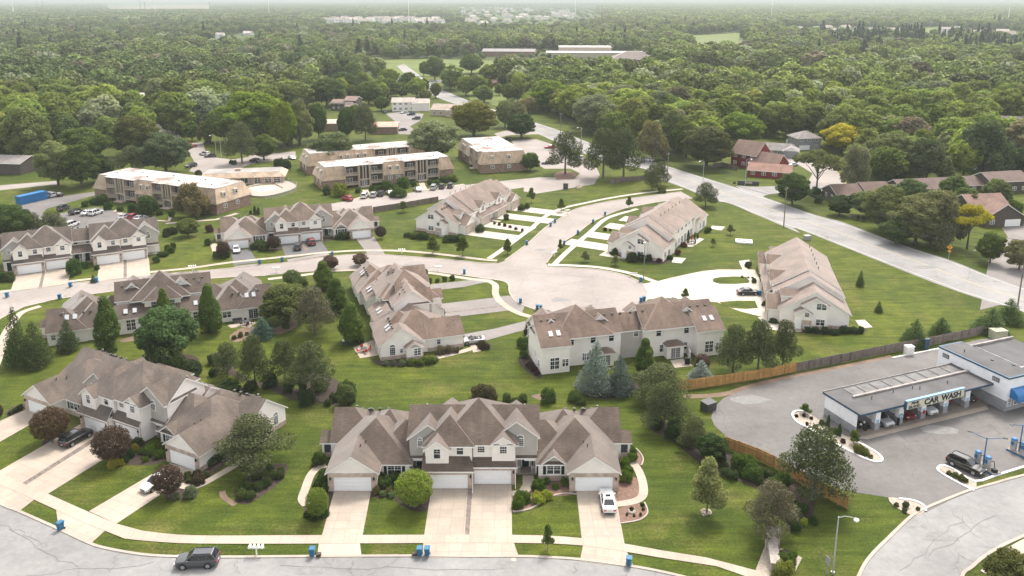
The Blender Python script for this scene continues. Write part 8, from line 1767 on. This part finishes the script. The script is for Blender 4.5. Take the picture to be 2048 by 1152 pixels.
er = ng.nodes.new('FunctionNodeEulerToRotation'); ng.links.new(attr('rot', 'FLOAT_VECTOR'), er.inputs[0]); ng.links.new(er.outputs[0], ip.inputs['Rotation'])
ng.links.new(ip.outputs[0], go.inputs[0]); md = wo.modifiers.new('woodland', 'NODES'); md.node_group = ng
# masts and pylons on the skyline
def mast(q, h, label, r=.9, mat='post', group=None):
    p = G(q); o = empty('mast', (p.x, p.y, 0), 0, label, 'mast', group); m = MB(); m.tube((0, 0, 0), (0, 0, h), r, r * .6, 8); m.build('pole', M[mat], o)
    k = MB(); k.box(-r * 3, r * 3, -.2, .2, h * .93, h * .945); k.box(-r * 2.5, r * 2.5, -.2, .2, h * .86, h * .872); k.build('crossarm', M[mat], o)
for x, y, lab in ((539, 36, 'first slender white mast left of the skyline estate'), (818, 48, 'slender white mast behind the white houses'), (1150, 42, 'slender white mast at the middle of the skyline'), (1542, 42, 'slender white mast right of the middle'), (2015, 48, 'slender white mast at the right edge of the skyline'), (312, 36, 'slender white mast in front of the dry field'), (28, 34, 'stout white mast at the left edge')):
    mast((x, y), 85 if x > 400 else 60, lab, 1.0 if x > 100 else 2.2)
for x, y, lab in ((76, 24, 'dark pylon pole at upper left, left of pair'), (87, 24, 'dark pylon pole at upper left, right of pair'), (282, 28, 'dark pole pair before the dry field, left'), (291, 28, 'dark pole pair before the dry field, right'), (420, 24, 'dark pole at the right end of the dry field')):
    mast((x, y), 55, lab, 1.4, 'dark_grey')
o = empty('substation', G((196, 27)), 0, 'pale steel substation frames at upper left', 'substation'); m = MB()
for i in range(9): m.box(-120 + i * 30, -118 + i * 30, 0, 2, 0, 30 + 12 * (i % 2))
for z in (20, 28): m.box(-120, 122, 0, 1.5, z, z + 1.5)
m.build('steel_frame', M['galv'], o)
# air: pale haze round camera and scene
hz = D.materials.new('haze'); hz.use_nodes = True; nt = hz.node_tree; nt.nodes.clear(); oo = nt.nodes.new('ShaderNodeOutputMaterial'); pv = nt.nodes.new('ShaderNodeVolumePrincipled'); pv.inputs['Color'].default_value = (.50, .545, .555, 1); pv.inputs['Density'].default_value = HAZE; pv.inputs['Anisotropy'].default_value = .0
nt.links.new(pv.outputs[0], oo.inputs['Volume'])
m = MB(); m.box(-27000, 27000, -400, 46000, -1.0, 110); tag(m.build('haze', hz), kind='stuff')
# ================================================================ light, air, render settings
def lights():
    w = D.worlds.new('World'); SC.world = w; w.use_nodes = True; nt = w.node_tree; nt.nodes.clear()
    sky = nt.nodes.new('ShaderNodeTexSky'); sky.sky_type = 'NISHITA'; sky.sun_disc = False
    sky.sun_elevation = R(SUN_EL); sky.sun_rotation = R(SUN_AZ); sky.altitude = 200; sky.air_density = 1.0; sky.dust_density = 4.0; sky.ozone_density = 1.0
    hs = nt.nodes.new('ShaderNodeHueSaturation'); hs.inputs['Saturation'].default_value = .30
    bg = nt.nodes.new('ShaderNodeBackground'); bg.inputs[1].default_value = SKY
    o = nt.nodes.new('ShaderNodeOutputWorld')
    mx = nt.nodes.new('ShaderNodeMix'); mx.data_type = 'RGBA'; mx.blend_type = 'MULTIPLY'; mx.inputs[0].default_value = 1; mx.inputs[7].default_value = (1.04, 1.0, .95, 1)
    nt.links.new(sky.outputs[0], hs.inputs['Color']); nt.links.new(hs.outputs[0], mx.inputs[6]); nt.links.new(mx.outputs[2], bg.inputs[0]); nt.links.new(bg.outputs[0], o.inputs[0])
    l = D.lights.new('sun', 'SUN'); l.energy = SUN; l.angle = R(11); l.color = (1, .95, .87)
    s = D.objects.new('sun', l); COL.objects.link(s); s.location = (0, 0, 300)
    # azimuth: 0 = +y, clockwise, the same as the sky's sun_rotation
    d = Vector((math.sin(R(SUN_AZ)) * math.cos(R(SUN_EL)), math.cos(R(SUN_AZ)) * math.cos(R(SUN_EL)), math.sin(R(SUN_EL))))
    s.rotation_euler = d.to_track_quat('Z', 'Y').to_euler()
    SC.view_settings.view_transform = 'Standard'; SC.view_settings.look = 'None'; SC.view_settings.exposure = EXPO; SC.view_settings.gamma = 1
    SC.render.engine = 'CYCLES'; SC.cycles.use_denoising = True
    try: SC.cycles.denoiser = 'OPENIMAGEDENOISE'
    except Exception: pass
    SC.cycles.max_bounces = 5; SC.cycles.diffuse_bounces = 3; SC.cycles.glossy_bounces = 2; SC.cycles.transmission_bounces = 2; SC.cycles.volume_bounces = 1
    SC.cycles.caustics_reflective = False; SC.cycles.caustics_refractive = False
SUN_EL, SUN_AZ, SUN, SKY, EXPO = 56, 25, 1.15, .15, 1.57
lights()
